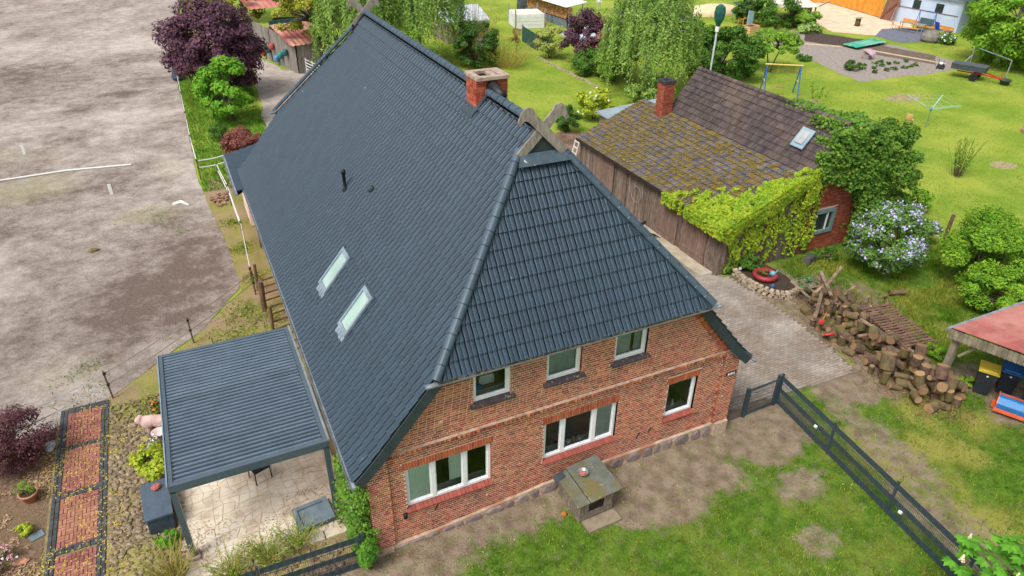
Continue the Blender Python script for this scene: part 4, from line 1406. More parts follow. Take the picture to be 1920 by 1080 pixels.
shrub('potted_shrub', 'bright yellow-green leafy shrub in the pot beside the pergola', (-10.8, 5.28, .35), .62, .75, 1500, .13, m_bright, m_twig, K=22)
pot('planter', 'green ribbed pot with white flowers beside the pink pig figure', (-10.75, 6.2, .02), .24, .36, M('green_pot', S(60, 84, 80), S(50, 72, 70), rough=.6))
shrub('white_flowers', 'white flowers growing in the green pot by the pergola', (-10.75, 6.2, .34), .3, .3, 250, .06, m_green, m_twig, K=8, cat='flowers', limbs=3, extra=('blossom', 160, .06, M('white_petal', S(244, 244, 240), S(226, 228, 226), rough=.7)))
bw = MB(); bw.lathe([(.08, 0), (.2, .12), (.23, .15), (.2, .15), (.15, .06), (.02, .04)], 16); tag(bw.build('bowl', M('pale_pink_bowl', S(226, 206, 204), S(206, 186, 184), rough=.5), None, True), 'pale pink bowl on the stones beside the pergola', 'bowl').location = (-10.6, 6.75, .35)
tag(MB().lathe([(.14, 0), (.12, .34)], 10).build('stone_stand', m_cob), 'round stone stand under the pale pink bowl', 'stand').location = (-10.6, 6.75, .02)
# pink pig figure, one continuous body
def pig():
    me = bpy.data.meshes.new('pig_figure')
    V = [(0, 0, .42), (.22, 0, .44), (.42, 0, .46), (.6, 0, .52), (.74, 0, .5), (-.2, 0, .42), (-.3, 0, .44),
         (.36, .1, .2), (.36, .1, .03), (.36, -.1, .2), (.36, -.1, .03), (-.16, .1, .2), (-.16, .1, .03), (-.16, -.1, .2), (-.16, -.1, .03), (.56, .1, .64), (.56, -.1, .64)]
    E_ = [(0, 1), (1, 2), (2, 3), (3, 4), (0, 5), (5, 6), (2, 7), (7, 8), (2, 9), (9, 10), (5, 11), (11, 12), (5, 13), (13, 14), (3, 15), (3, 16)]
    me.from_pydata(V, E_, [])
    o = put('pig_figure', me, None, M('pink_stone', S(214, 184, 176), S(190, 158, 150), scale=5, rough=.8))
    sk = o.modifiers.new('skin', 'SKIN'); 
    rad = [.19, .2, .18, .13, .07, .17, .09, .07, .05, .07, .05, .08, .05, .08, .05, .035, .035]
    for i, r in enumerate(rad): me.skin_vertices[0].data[i].radius = (r, r)
    me.skin_vertices[0].data[0].use_root = True
    o.modifiers.new('sub', 'SUBSURF').levels = 2
    o.modifiers['sub'].render_levels = 2
    return o
pg_ = pig(); pg_.location = (-10.55, 7.35, .03); pg_.rotation_euler = (0, 0, R(165))
tag(pg_, 'pink pig garden figure standing on the cobbles beside the pergola', 'figure')
shrub('orange_flowers', 'low plant with orange flowers at the far left edge of the pergola', (-10.6, 8.3, .02), .35, .45, 500, .08, m_green, m_twig, K=10, cat='flowers', limbs=4, extra=('blossom', 50, .08, M('orange_petal', S(226, 130, 60), S(214, 100, 50), rough=.7)))
shrub('fern', 'bright green feathery fern in front of the storage box', (-10.6, 2.6, .02), .36, .42, 900, .09, M('fern_green', S(112, 172, 40), S(84, 146, 30), scale=3, rand=.25, transl=.3), m_twig, K=12, cat='fern', aspect=.3, limbs=6)
def stalks(name, label, base, r, h, n, mat, nleaf=0, lmat=None, cat='shrub', lsize=.05):
    t = thing(name, label, cat, base)
    mb = MB(); P = []
    for k in range(n):
        a, rr = rnd.uniform(0, 6.28), r * math.sqrt(rnd.random())
        x, y = math.cos(a) * rr, math.sin(a) * rr
        tip = Vector((x * 1.7 + rnd.uniform(-.15, .15), y * 1.7 + rnd.uniform(-.15, .15), h * rnd.uniform(.6, 1.1)))
        mb.tube([(x * .5, y * .5, 0), Vector((x, y, tip.z * .5)), tip], [.012, .009, .004], 4, False)
        for q in range(nleaf): P.append(np.array(Vector((x * .6, y * .6, 0)).lerp(tip, rnd.uniform(.3, 1))) + rng.normal(size=3) * .03)
    mb.build('stem', mat, t)
    if P:
        P = np.array(P); V, F = leaf_arrays(P, unit(rng.normal(size=P.shape) + [0, 0, .6]), lsize, .5)
        put('foliage', npmesh('foliage', V, quads=F), t, lmat)
    return t
m_straw = M('straw_stem', S(190, 174, 96), S(160, 146, 78), scale=5, rand=.2, rough=.9)
stalks('dry_shrub', 'straw-coloured twiggy bush in the cobbles at the bottom left corner', (-10.55, 1.5, .02), .45, .9, 90, m_straw, 4, m_lime)
for k, (x, y) in enumerate(((-9.2, .95), (-8.3, 1.0), (-7.5, 1.15))):
    stalks('low_bush', ('leftmost', 'middle', 'rightmost')[k] + ' of three thin yellow-green bushes along the terrace edge', (x, y, .02), .42, .62, 70, m_straw, 12, m_lime, lsize=.06)
# left bed plants
tree('japanese_maple', 'dark maroon weeping Japanese maple beside the red garden path', 'tree', (-14.35, 7.5, 0), (-14.45, 7.6, 1.0), (1.15, 1.25, .95), 9000, .10, m_maroon, m_twig, .07, 46, .34, low=-1.0, aspect=.35)
pot('planter', 'terracotta pot with a small green plant in the mulched border', (-14.05, 5.85, .02), .24, .3, m_pot)
shrub('potted_plant', 'small fine-leaved green plant in the terracotta pot', (-14.05, 5.85, .28), .3, .38, 700, .05, m_lime, m_twig, K=10, cat='plant', aspect=.3, limbs=4)
shrub('bright_plant', 'small bright yellow-green plant beside the slate tile in the mulch', (-14.05, 4.55, .02), .22, .36, 420, .09, m_bright, m_twig, K=8, cat='plant', limbs=4)
tag(MB().box((-13.8, 4.35, .03), (.34, .26, .03), .4).build('slate_tile', m_hatch), 'grey slate tile lying in the mulched border by the path', 'tile')
shrub('pink_azalea', 'low pink-flowering azalea at the left edge beside the path', (-14.6, 3.7, .02), .5, .42, 600, .06, m_green, m_twig, K=12, extra=('blossom', 420, .07, M('pink_petal', S(240, 196, 204), S(226, 168, 182), rough=.7)))
tag(MB().blob((-14.05, 3.55, .05), (.16, .11, .05), 7, 4, .2).build('broken_shard', m_pot), 'terracotta shard lying beside the pink azalea', 'shard')
tag(MB().blob((-13.72, 8.0, .06), (.16, .35, .08), 7, 4, .15).build('boulder', M('pale_rock', S(190, 194, 194), S(160, 164, 164), scale=5, rough=.9)), 'pale long stone lying between the maroon maple and the path', 'stone')

# ivy at the house corner and conifer below it
m_ivy = M('ivy_leaf', S(116, 156, 46), S(78, 122, 34), scale=2, rough=.6, rand=.3, hue=.02, transl=.25)
def ivy(name, label, boxes, n, size, mat, cat='ivy', base=(0, 0, 0), normal=(0, -1, .4), thr=.36):
    """leaves over a set of boxes (centre, half-size)"""
    t = thing(name, label, cat, base, world=True)
    w = np.array([b[1][0] * b[1][1] * b[1][2] for b in boxes]) ** .66
    idx = rng.choice(len(boxes), n, p=w / w.sum())
    C = np.array([b[0] for b in boxes])[idx]; H = np.array([b[1] for b in boxes])[idx]
    P = C + rng.uniform(-1, 1, (n, 3)) * H
    # ragged: drop leaves where a coarse noise is low
    keep = np.array([fbm(p[0] + p[2] * .7, p[1] * .8 + p[2], 1.6) > thr for p in P])
    P = P[keep]
    V, F = leaf_arrays(P, unit(np.array(normal) + rng.normal(size=P.shape) * .55), size, .8)
    put('foliage', npmesh('foliage', V, quads=F), t, mat)
    mb = MB()
    for k in range(14):
        b = boxes[k % len(boxes)]
        p = Vector(b[0]) + Vector((rnd.uniform(-1, 1) * b[1][0], 0, -b[1][2])); q = Vector(b[0]) + Vector((rnd.uniform(-1, 1) * b[1][0], 0, b[1][2] * .8))
        mb.tube([p, (p + q) / 2 + Vector((rnd.uniform(-.1, .1), 0, 0)), q], .012, 4, False)
    mb.build('stem', m_twig, t)
    return t
ivy('ivy', 'climbing ivy covering the left corner of the brick gable', [((-6.0, .15, 1.5), (.22, .3, .9)), ((-5.95, .3, .6), (.35, .5, .55)), ((-6.1, .9, 1.6), (.15, .6, .9)), ((-6.15, 1.6, .7), (.25, .5, .6)), ((-5.9, -.05, 2.2), (.16, .15, .35))], 5200, .085, m_ivy, base=(-6, .2, 0), normal=(-.6, -.8, .6))
shrub('conifer', 'soft bright green conifer at the foot of the ivy corner', (-5.98, -.35, .0), .28, 1.25, 3200, .10, M('conifer_green', S(106, 158, 46), S(76, 128, 34), scale=3, rand=.25, transl=.2), m_twig, K=18, aspect=.25, cat='conifer')

# yellow catkins and leaf bits strewn over path and bed
def litter(name, label, region, n, mat, size):
    P = np.column_stack([rng.uniform(region[0], region[1], n), rng.uniform(region[2], region[3], n), np.full(n, .062)])
    P = P[np.array([fbm(x, y, 1.1) > .47 for x, y, _ in P])]
    V, F = leaf_arrays(P, unit(rng.normal(size=P.shape) * .2 + [0, 0, 1]), size, .3)
    tag(put(name, npmesh(name, V, quads=F), None, mat), label, 'litter', kind='stuff')
litter('path_litter', 'yellow catkins strewn over the red garden path and its edges', (-13.9, -11.6, -1, 9.6), 2600, M('catkin', S(206, 184, 84), S(180, 156, 64), rand=.2, rough=.9), .09)
litter('bed_litter', 'dry leaves strewn over the mulched border', (-17.5, -13.6, 1, 8.2), 9000, M('dry_leaf', S(186, 158, 122), S(140, 108, 80), scale=4, rand=.35, rough=.9), .10)
litter('terrace_litter', 'dry leaf bits strewn over the flagstone terrace edge', (-10.3, -6, .2, 3.0), 1500, MATS['dry_leaf'], .07)

P_ = np.array([(rnd.uniform(-12.1, -10.3), rnd.uniform(-1.4, 9.3), .07) for _ in range(2600)])
P_ = P_[np.array([fbm(x, y, .8) > .5 for x, y, _ in P_])]
V_, F_ = leaf_arrays(P_ + rng.normal(size=P_.shape) * [.05, .05, .03], unit(rng.normal(size=P_.shape) + [0, 0, .8]), .1, .35)
tag(put('bed_weeds', npmesh('bed_weeds', V_, quads=F_), None, M('bed_weed', S(166, 160, 84), S(126, 136, 58), scale=2, rand=.3, transl=.2)), 'scruffy yellow-green weeds growing between the cobbles beside the path', 'weeds', kind='stuff')
# ================================================================ fences
def mesh_fence(name, label, p, q, n, tall=1.2, base=(0, 0, 0)):
    """welded wire panels with three woven privacy strips"""
    p, q = Vector((*p, 0)), Vector((*q, 0))
    t = thing(name, label, 'fence', tuple(p), world=True)
    d = (q - p) / n; u = d.normalized()
    for k in range(n + 1):
        a = p + d * k
        MB().beam(a, a + Vector((0, 0, tall + .06)), .06, .06, up=u).build('post', m_strip, t)
        MB().box((a.x, a.y, tall + .07), (.07, .07, .02), math.atan2(u.y, u.x)).build('post_cap', m_wire, t)
    for k in range(n):
        a, b = p + d * k + u * .04, p + d * (k + 1) - u * .04
        w = MB(); m = int(d.length / .05)
        for i in range(m):
            c = a.lerp(b, (i + .5) / m)
            w.beam(c + Vector((0, 0, .04)), c + Vector((0, 0, tall)), .006, .006, up=u)
        for z in (.05, .32, .62, .92, tall - .01):
            w.beam(a + Vector((0, 0, z)), b + Vector((0, 0, z)), .01, .01)
        wo = w.build('wire_panel', m_wire, t); wo['kind'] = 'stuff'
        for z in (.17, .62, 1.09):
            # the strip weaves: short facets alternate in front of and behind the wires
            s = MB(); f = 25; nn = Vector((-u.y, u.x, 0)) * .006
            for i in range(f + 1):
                c = a.lerp(b, i / f) + nn * (1 if i % 2 else -1)
                s.V += [(c.x, c.y, z - .095), (c.x, c.y, z + .095)]
            for i in range(f): s.F.append((2 * i, 2 * i + 2, 2 * i + 3, 2 * i + 1))
            s.build('privacy_strip', m_strip, t)
    return t
mesh_fence('garden_fence', 'dark grey mesh fence with three woven strips crossing the right lawn', (8.25, .25), (7.15, -9.6), 4)
mesh_fence('garden_fence', 'dark grey mesh fence with woven strips in the bottom left, running to the ivy corner', (-6.05, -.25), (-13.6, -.05), 3)
gt = thing('garden_gate', 'dark grey wire gate between the house corner and the driveway fence', 'gate', (6.75, .2, 0), world=True)
A_, B_ = Vector((6.75, .2, 0)), Vector((8.1, .25, 0))
MB().beam(A_, A_ + Vector((0, 0, 1.2)), .1, .1).build('gate_post', m_strip, gt)
MB().beam(B_, B_ + Vector((0, 0, 1.28)), .1, .1).build('gate_post', m_strip, gt)
for z in (.12, 1.1): MB().beam(A_ + Vector((.07, 0, z)), B_ + Vector((-.07, 0, z)), .05, .05).build('gate_rail', m_strip, gt)
for x in (.1, 1.24): MB().beam(A_ + Vector((x, 0, .146)), A_ + Vector((x, 0, 1.074)), .045, .045).build('gate_stile', m_strip, gt)
w = MB()
for k in range(22): w.beam(A_ + Vector((.13 + k * .05, .002, .14)), A_ + Vector((.13 + k * .05, .002, 1.08)), .007, .007)
for z in (.3, .5, .7, .9): w.beam(A_ + Vector((.12, .008, z)), A_ + Vector((1.22, .008, z)), .007, .007)
w.build('gate_mesh', m_wire, gt)['kind'] = 'stuff'
MB().box((6.9, .12, .98), (.14, .04, .03)).build('gate_handle', m_metal, gt)
w = MB()
for k in range(16): w.beam((5.95 + k * .05, .2, .05), (5.95 + k * .05, .2, 1.05), .006, .006)
for z in (.1, .4, .7, 1.0): w.beam((5.9, .2, z), (6.7, .2, z), .008, .008)
w.build('side_panel', m_wire, gt)['kind'] = 'stuff'
tag(MB().box((7.98, -1.6, .62), (.06, .1, .07), .1).build('fence_insulator', m_white), 'small white clip on the fence near the gate', 'clip')
tag(MB().box((7.62, -5.05, .5), (.06, .1, .07), .1).build('fence_insulator', m_white), 'small white clip on the fence past the third post', 'clip')

# paddock fences: white tape on thin posts
m_tape = M('white_tape', S(232, 236, 232), S(214, 220, 214), rough=.7)
m_post = M('fence_post_wood', S(124, 100, 78), S(92, 74, 58), scale=6, rough=.9, bump=.5)
def tape_fence(label, pts, h=(1.05, .6), pr=.03):
    t = thing('paddock_fence', label, 'fence', (*pts[0], 0), world=True)
    for (x, y) in pts:
        MB().tube([(x, y, -.05), (x + rnd.uniform(-.03, .03), y, h[0] + .1)], pr, 7).build('post', m_post, t)
        for z in h: MB().box((x, y, z), (.09, .09, .06)).build('insulator', m_black, t)
    for z in h:
        for a, b in zip(pts[:-1], pts[1:]):
            n = 6; s = MB()
            for i in range(n + 1):
                f = i / n; sag = .06 * math.sin(math.pi * f)
                c = Vector((*a, z - sag)).lerp(Vector((*b, z - sag)), f)
                s.V += [(c.x - .011, c.y - .011, c.z - .024), (c.x + .011, c.y + .011, c.z + .024)]
            for i in range(n): s.F.append((2 * i, 2 * i + 2, 2 * i + 3, 2 * i + 1))
            s.build('tape', m_tape, t)
    return t
tape_fence('white tape fence crossing the sandy paddock corner in front of the pergola', [(-6.7, 14.6), (-9.3, 12.0), (-12.0, 9.75), (-15.6, 7.9), (-20, 6.2)])
tape_fence('white tape fence running along the long house wall', [(-6.75, 27.6), (-6.55, 24.2), (-6.5, 19.5), (-6.7, 14.9)], (1.1, .75))
tape_fence('white tape fence along the grass strip with the trees', [(-6.2, 28.9), (-7.7, 28.6), (-7.75, 33), (-7.7, 38), (-7.65, 43), (-7.6, 48), (-6.9, 60), (-6.1, 74), (-5.2, 90)], (1.1, .7))
# rustic wooden posts and rails between paddock and house wall
rf = thing('rail_fence', 'old wooden rail fence between the paddock corner and the house wall', 'fence', (-6.5, 11, 0), world=True)
for (x, y, h, r) in ((-6.55, 14.9, 1.25, .06), (-6.55, 13.2, 1.35, .11), (-6.5, 11.3, 1.3, .06), (-6.45, 9.4, 1.4, .07)):
    MB().tube([(x, y, -.1), (x + .05, y, h)], r, 8).build('post', m_post, rf)
for k in range(11):
    y = 9.2 + k * .55
    MB().beam((-6.45, y, .55), (-5.85, y + .05, .6), .06, .06).build('rail', m_post, rf)
# white cavalletti pole lying in the paddock and small flat markers
tag(MB().tube([(-18.5, 32.5, .08), (-14.5, 32.75, .08), (-11.2, 32.3, .08)], .05, 8).build('ground_pole', m_tape), 'long white pole lying across the paddock sand', 'pole')
tag(MB().tube([(-9.3, 25.4, .06), (-8.9, 25.5, .1), (-8.55, 25.0, .06)], [.09, .1, .07], 8).build('white_sack', m_tape, None, True), 'white crumpled plastic strip on the sand near the house wall', 'litter')
for (x, y, l) in ((-17.0, 36.8, 'small white stake standing in the far paddock sand'), (-12.2, 28.2, 'small white stake standing in the middle of the paddock')):
    tag(MB().box((x, y, .3), (.16, .05, .6)).build('paddock_stake', m_tape), l, 'stake')
tag(MB().blob((-12.9, 21.5, .06), (.3, .18, .08), 7, 4, .3).build('twig_heap', M('heap', S(120, 112, 70), S(110, 80, 60), scale=8, rough=.95)), 'small reddish green clump lying on the paddock sand', 'clump')
m_weed = M('weed_green', S(122, 146, 74), S(92, 120, 50), scale=3, rand=.3, transl=.2)
def weeds(name, label, spots, size, mat, hmax=.16):
    P = np.concatenate([np.array([x, y, .03]) + rng.normal(size=(n, 3)) * np.array([r, r, .02]) for (x, y, r, n) in spots])
    P[:, 2] = np.abs(P[:, 2] - .03) + .03 + rng.uniform(0, hmax, len(P)) * .5
    V, F = leaf_arrays(P, unit(rng.normal(size=P.shape) + [0, 0, .8]), size, .4)
    tag(put(name, npmesh(name, V, quads=F), None, mat), label, 'weeds', kind='stuff')
weeds('paddock_weeds', 'sparse weeds dotted over the paddock sand', [(-12.7, 12.0, .25, 70), (-13.3, 11.6, .3, 40), (-12.6, 10.5, .4, 60), (-10.2, 24.5, .9, 120), (-9.7, 23.0, .5, 80), (-9.0, 22.2, .3, 50), (-13.2, 10.1, .4, 50)], .1, m_weed)
weeds('verge_weeds', 'rough grass along the long house wall and behind the pergola', [(-6.6, 16, .25, 200), (-6.7, 19, .3, 260), (-6.8, 22, .3, 260), (-7.2, 13.2, .5, 420), (-7.8, 11.6, .6, 420), (-7.0, 10.0, .4, 300), (-9.2, 9.6, .5, 260), (-11.2, 8.7, .45, 220), (-8.4, 10.4, .5, 300), (-6.3, 12.5, .3, 200)], .12, M('verge_green', S(146, 154, 62), S(108, 136, 40), scale=2, rand=.3, transl=.2))
shrub('bright_weed', 'bright green leafy weed behind the pergola roof', (-7.6, 8.9, 0), .4, .35, 500, .1, m_lime, m_twig, K=10, cat='plant', limbs=4)
grass_blades('strip_grass', 'green grass strip under the trees between paddock and lane', 45000, (-7.7, -2.2, 26.5, 62), lambda x, y: (1 if x < -3.2 + (y - 30) * .045 else 0) * (.4 + .6 * fbm(x, y, 1)), .14, M('strip_blades', S(110, 156, 44), S(84, 130, 30), scale=1, rand=.3, hue=.02, transl=.3), .05)
# bricks and rubble heaped by the annex
m_rub = M('rubble', S(176, 130, 104), S(140, 110, 92), scale=6, rand=.3, rough=.95)
for k in range(18):
    tag(MB().box((-6.9 + rnd.uniform(-.5, .35), 25.2 + rnd.uniform(-.9, .9), .06 + rnd.uniform(0, .08)), (.25, .12, .08), rnd.uniform(0, 3)).build('loose_brick', m_rub), 'loose brick in the rubble heap beside the rear house wall', 'brick', 'bricks in the rubble heap')
# ================================================================ kennel
kn = thing('dog_kennel', 'small grey wooden dog kennel against the gable wall', 'kennel', (.15, -.78, 0), R(2))
m_kwood = M('grey_board', S(146, 132, 118), S(104, 92, 82), scale=5, rough=.9, rand=.2, bump=.5, stretch=(4, 4, 1))
m_kroof = M('roofing_felt', S(112, 116, 108), S(88, 92, 86), scale=3, rough=.85, bump=.4, c3=S(112, 104, 66), scale3=1.6, speck=(9, .64, S(150, 150, 110)))
for k in range(9):
    for s in (-1, 1):
        MB().box((s * .52, -.5 + k * .125, .42), (.03, .118, .8)).build('wall_board', m_kwood, kn)
for k in range(4):
    MB().box((0, -.545, .1 + k * .06), (1.0, .025, .055)).build('front_board', m_kwood, kn)
for s in (-1, 1):
    for k in range(2): MB().box((s * (.44 - k * .13), -.545, .57), (.12, .025, .5)).build('front_board', m_kwood, kn)
MB().box((0, .545, .42), (1.0, .03, .8)).build('back_panel', m_kwood, kn)
MB().box((0, 0, .05), (1.0, 1.05, .06)).build('floor_board', m_kwood, kn)
MB().plate([(-.75, -.75, .88), (-.36, -.75, .90), (-.36, .55, .98), (-.75, .35, .96)], (0, 0, .03)).build('roof_panel', m_kroof, kn)
MB().plate([(-.33, -.75, .90), (.72, -.72, .93), (.70, .62, 1.02), (-.33, .58, .99)], (0, 0, .03)).build('roof_panel', m_kroof, kn)
MB().plate([(-.86, .22, .97), (-.5, .3, 1.0), (-.5, .52, 1.02), (-.84, .46, 1.0)], (0, 0, .02)).build('loose_sheet', M('bitumen_sheet', S(70, 78, 84), S(54, 60, 66), rough=.6), kn)
MB().box((.05, -.8, .06), (1.05, .42, .1)).build('door_step', M('kstep', S(150, 136, 114), S(126, 112, 94), scale=5, rough=.95), kn)
bo = thing('metal_bowl', 'round metal bowl with red food on the kennel roof', 'bowl', (.1, -.62, 1.03))
MB().lathe([(.09, 0), (.15, .08), (.165, .1), (.15, .1), (.11, .03), (.02, .02)], 18).build('bowl', M('steel', S(176, 180, 182), S(150, 154, 156), metal=.6, rough=.3), bo, True)
MB().blob((0.01, 0, .045), (.1, .08, .03), 10, 4, .1).build('food', M('red_food', S(206, 90, 86), S(190, 110, 100), scale=14, rough=.7), bo)
tag(MB().blob((0, 0, .09), (.09, .09, .09), 12, 8).build('ball', M('orange_ball', S(196, 130, 60), S(150, 92, 44), scale=5, rough=.7), None, True), 'small orange ball on the grass beside the kennel', 'ball').location = (-.62, -.95, 0)

# things on the window sills
def vase(label, loc, prof, mat, name='vase'):
    o = MB().lathe(prof, 12).build(name, mat, None, True); o.location = loc
    return tag(o, label, 'vase' if name == 'vase' else name.replace('_', ' '))
m_cer = M('white_ceramic', S(236, 236, 230), S(222, 222, 216), rough=.3)
vase('pale green bottle vase in the rightmost ground floor window', (3.75, .32, 1.44), [(.05, 0), (.06, .12), (.025, .2), (.03, .3)], M('celadon', S(190, 214, 200), S(170, 196, 182), rough=.3))
vase('teal cup at the left of the middle ground floor window', (-.62, .3, 1.39), [(.06, 0), (.07, .12), (.06, .12)], M('teal', S(60, 140, 140), S(50, 120, 120), rough=.4), 'cup')
vase('left white pot in the middle ground floor window', (.12, .3, 1.39), [(.05, 0), (.065, .11), (.05, .11)], m_cer, 'small_pot')
vase('right white pot in the middle ground floor window', (.48, .3, 1.39), [(.05, 0), (.065, .11), (.05, .11)], m_cer, 'small_pot')
vase('ochre figurine between two white pots in the middle window', (.3, .3, 1.39), [(.06, 0), (.04, .1), (.05, .15), (.02, .2)], M('ochre', S(180, 140, 70), S(150, 110, 50), rough=.5), 'figurine')
tag(MB().box((-3.75, .27, 1.345), (.3, .2, .012), .1).build('paper_sheet', m_cer), 'white sheet of paper on the left ground floor window sill', 'paper')
cr = thing('printer', 'pale box-shaped printer behind the upper left window', 'printer', (-2.3, .7, 4.1))
MB().box((0, 0, .22), (.42, .36, .24)).build('body', M('printer_grey', S(200, 208, 204), S(186, 194, 190), rough=.5), cr); MB().box((0, -.02, .355), (.36, .3, .03)).build('lid', m_cer, cr)
tag(MB().box((-2.3, .75, 4.2), (.9, .7, .03)).build('side_table', M('oak_top', S(150, 116, 76), S(130, 98, 64), rough=.6)), 'wooden table top under the printer in the upper left window', 'table')
tag(MB().blob((-2.6, .45, 4.25), (.14, .1, .07), 8, 5, .1).build('blue_cloth', M('blue_fabric', S(40, 120, 200), S(30, 100, 180), rough=.8)), 'bright blue cloth beside the printer in the upper left window', 'cloth')

# ================================================================ barn
bn = thing('barn', 'old plank and brick barn with mossy tiled lean-to roof', 'barn', (15.5, 13.5, 0), world=True)
m_btile = M('barn_tile', S(92, 82, 80), S(70, 62, 61), scale=3, rough=.85, rand=.22, hue=.015, bump=.4, spec=.25, c3=S(100, 86, 80), scale3=.5)
m_moss_t = M('mossy_tile', S(112, 107, 112), S(86, 82, 86), scale=3.0, rough=.9, rand=.24, bump=.8, bscale=25, spec=.2, speck=(4.0, .50, S(120, 102, 46)))
m_plank = M('barn_plank', S(150, 134, 122), S(98, 80, 70), scale=3, rough=.95, rand=.36, hue=.012, bump=.6, stretch=(6, 6, .8))
EX, EZ, KX, KZ, RX, RZ_ = 11.7, 2.42, 16.0, 4.12, 17.7, 6.2
BY0, BYN, BYU = 7.7, 20.3, 18.0
bd = MB()
bd.plate([(EX, BY0, EZ), (KX, BY0, KZ), (KX, BYN, KZ), (EX, BYN, EZ)], (0, 0, -.12))
bd.plate([(KX, BY0, KZ + .01), (RX, BY0, RZ_), (RX, BYU, RZ_), (KX, BYU, KZ + .01)], (.06, 0, -.12))
bd.plate([(RX, BY0, RZ_), (21.2, BY0, 2.0), (21.2, BYU, 2.0), (RX, BYU, RZ_)], (-.06, 0, -.12))
broof = bd.build('roof', M('batten_dark', S(60, 52, 48), S(44, 38, 36), rough=.9), bn)
WORLD[broof] = Matrix.Identity(4)
def slope_tiles(ax, az, bx, bz, y0, y1, out):
    A = Vector((ax, 0, az)); B = Vector((bx, 0, bz)); Vd = (B - A).normalized(); U = Vector((0, 1, 0)); N = Vd.cross(U)
    if N.z < 0: N = -N
    rows = int((B - A).length / TE)
    e = (B - A).length / rows
    for r in range(rows):
        for c in range(int((y1 - y0) / TW)):
            o = A + Vd * (r * e) + Vector((0, y0 + c * TW, 0)) + N * rnd.uniform(-.006, .012)
            ang = rnd.uniform(-.015, .015)
            out.append(((o - CAM).length, o, (U + Vd * ang).normalized(), (Vd - U * ang).normalized(), N, tile_local(BU), False))
t1, t2 = [], []
house_tile = (TW, TE, TLEN, tile_profile)
TW, TE, TLEN = 0.205, 0.30, 0.345
def tile_profile(u):
    return 0.017 * (1 + math.cos(2 * math.pi * (u - 0.05) / TW))
BU = tuple(.006 + (.205 - .012) * i / NS for i in range(NS + 1))
slope_tiles(EX, EZ, KX, KZ, BY0, BYN, t1)
slope_tiles(KX, KZ + .02, RX, RZ_, BY0, BYU, t2)
TU_house = TU
lay_tiles(broof, 'mossy_roof_tile', 'farther_mossy_tiles', m_moss_t, 220, t1)
lay_tiles(broof, 'grey_roof_tile', 'farther_grey_tiles', m_btile, 80, t2)
TW, TE, TLEN, tile_profile = house_tile
bcap = cap_mesh(.42, .13, .12); bcap.materials.append(m_btile)
for k in range(26):
    o = put('barn_ridge_tile', bcap, broof); o.location = (RX, BY0 + k * .395, RZ_ - .0)
# moss cushions on the lean-to
mp_ = []
for k in range(6500):
    x = rnd.uniform(EX + .1, KX - .1) if rnd.random() < .8 else rnd.uniform(EX, EX + 2); y = rnd.uniform(BY0, BYN)
    if fbm(x, y, .9) < .40 or rnd.random() < .2: continue
    mp_.append((x, y, EZ + (x - EX) * (KZ - EZ) / (KX - EX) + .06))
mm = MB()
for (x, y, z) in mp_:
    s = rnd.uniform(.025, .06); mm.blob((x, y, z), (s, s * 1.25, s * .5), 5, 2, .25)
mm.build('moss_cushions', M('moss', S(138, 118, 46), S(104, 92, 38), scale=5, rand=.25, rough=.95), broof)['kind'] = 'stuff'
# walls
for k in range(75):
    y = 8.06 + k * .162
    if y > 20.1: break
    if 13.2 < y < 15.4: x = 12.02; h = 2.3
    else: x = 12.0; h = 2.44
    MB().box((x + rnd.uniform(0, .025), y, h / 2 + rnd.uniform(0, .03)), (.03, .152, h)).build('plank', m_plank, bn)
for k in range(28):
    x = 12.1 + k * .158
    h = EZ + (x - EX) * .395 - .15
    MB().box((x, 7.98 + rnd.uniform(0, .02), h / 2), (.15, .03, h)).build('plank', m_plank, bn)
m_door = M('barn_door_wood', S(150, 126, 112), S(112, 92, 82), scale=3, rough=.95, rand=.15, bump=.5, stretch=(6, 6, 1))
for (y0, y1) in ((8.9, 10.6), (11.0, 12.6), (16.6, 18.6)):
    dr = thing('barn_door', None, None, (11.95, y0, 0)); dr.parent = bn; dr.matrix_parent_inverse = WORLD[bn]
    n = int((y1 - y0) / .17)
    for k in range(n): MB().box((0, (k + .5) * (y1 - y0) / n, 1.1), (.03, (y1 - y0) / n - .008, 2.1)).build('door_board', m_door, dr)
    for z in (.4, 1.8): MB().box((-.028, (y1 - y0) / 2, z), (.025, y1 - y0 - .1, .1)).build('ledger', m_door, dr)
MB().box((11.92, 14.0, EZ - .12), (.1, 12.5, .12)).build('eaves_beam', m_plank, bn)
for y in (20.1, 20.25): MB().box((12.0 + (y - 20.1) * 6, y, 1.2), (.14, .12, 2.4)).build('post', m_plank, bn)
MB().box((14.4, 14.0, 1.15), (4.6, 11.8, 2.2)).build('inner_core', M('barn_dark', S(60, 50, 44), S(46, 40, 36), rough=.95), bn)
# brick gable
gb = MB()
pts = [(16.45, 0), (20.65, 0), (20.65, 2.55), (17.7, 6.05), (16.0, 4.05), (16.45, 4.0)]
gb.plate([(x, 8.05, z) for x, z in pts], (0, .25, 0))
gb.box((18.6, 13.0, 1.3), (3.9, 9.4, 2.6))
bwl = gb.build('gable_wall', m_mortar, bn); WORLD[bwl] = Matrix.Identity(4)
m_bbrick = M('barn_brick', S(172, 96, 74), S(146, 76, 60), scale=6, rough=.9, rand=.26, hue=.015, bump=.4, spec=.2)
cells = []
z = .05; r = 0
while z < 6:
    hi = 20.63 if z < 2.5 else 17.7 + (6.0 - z) * .84
    lo2 = 16.5 if z < 4.0 else 16.0 + (z - 4.0) * .84
    x = lo2 + (.13 if r % 2 else 0)
    while x < hi - .2:
        if not (17.15 < x + .12 < 18.65 and .9 < z < 2.15):
            cells.append(((x + .125, 8.04, z + .035), .248))
        x += .262
    z += .0775; r += 1
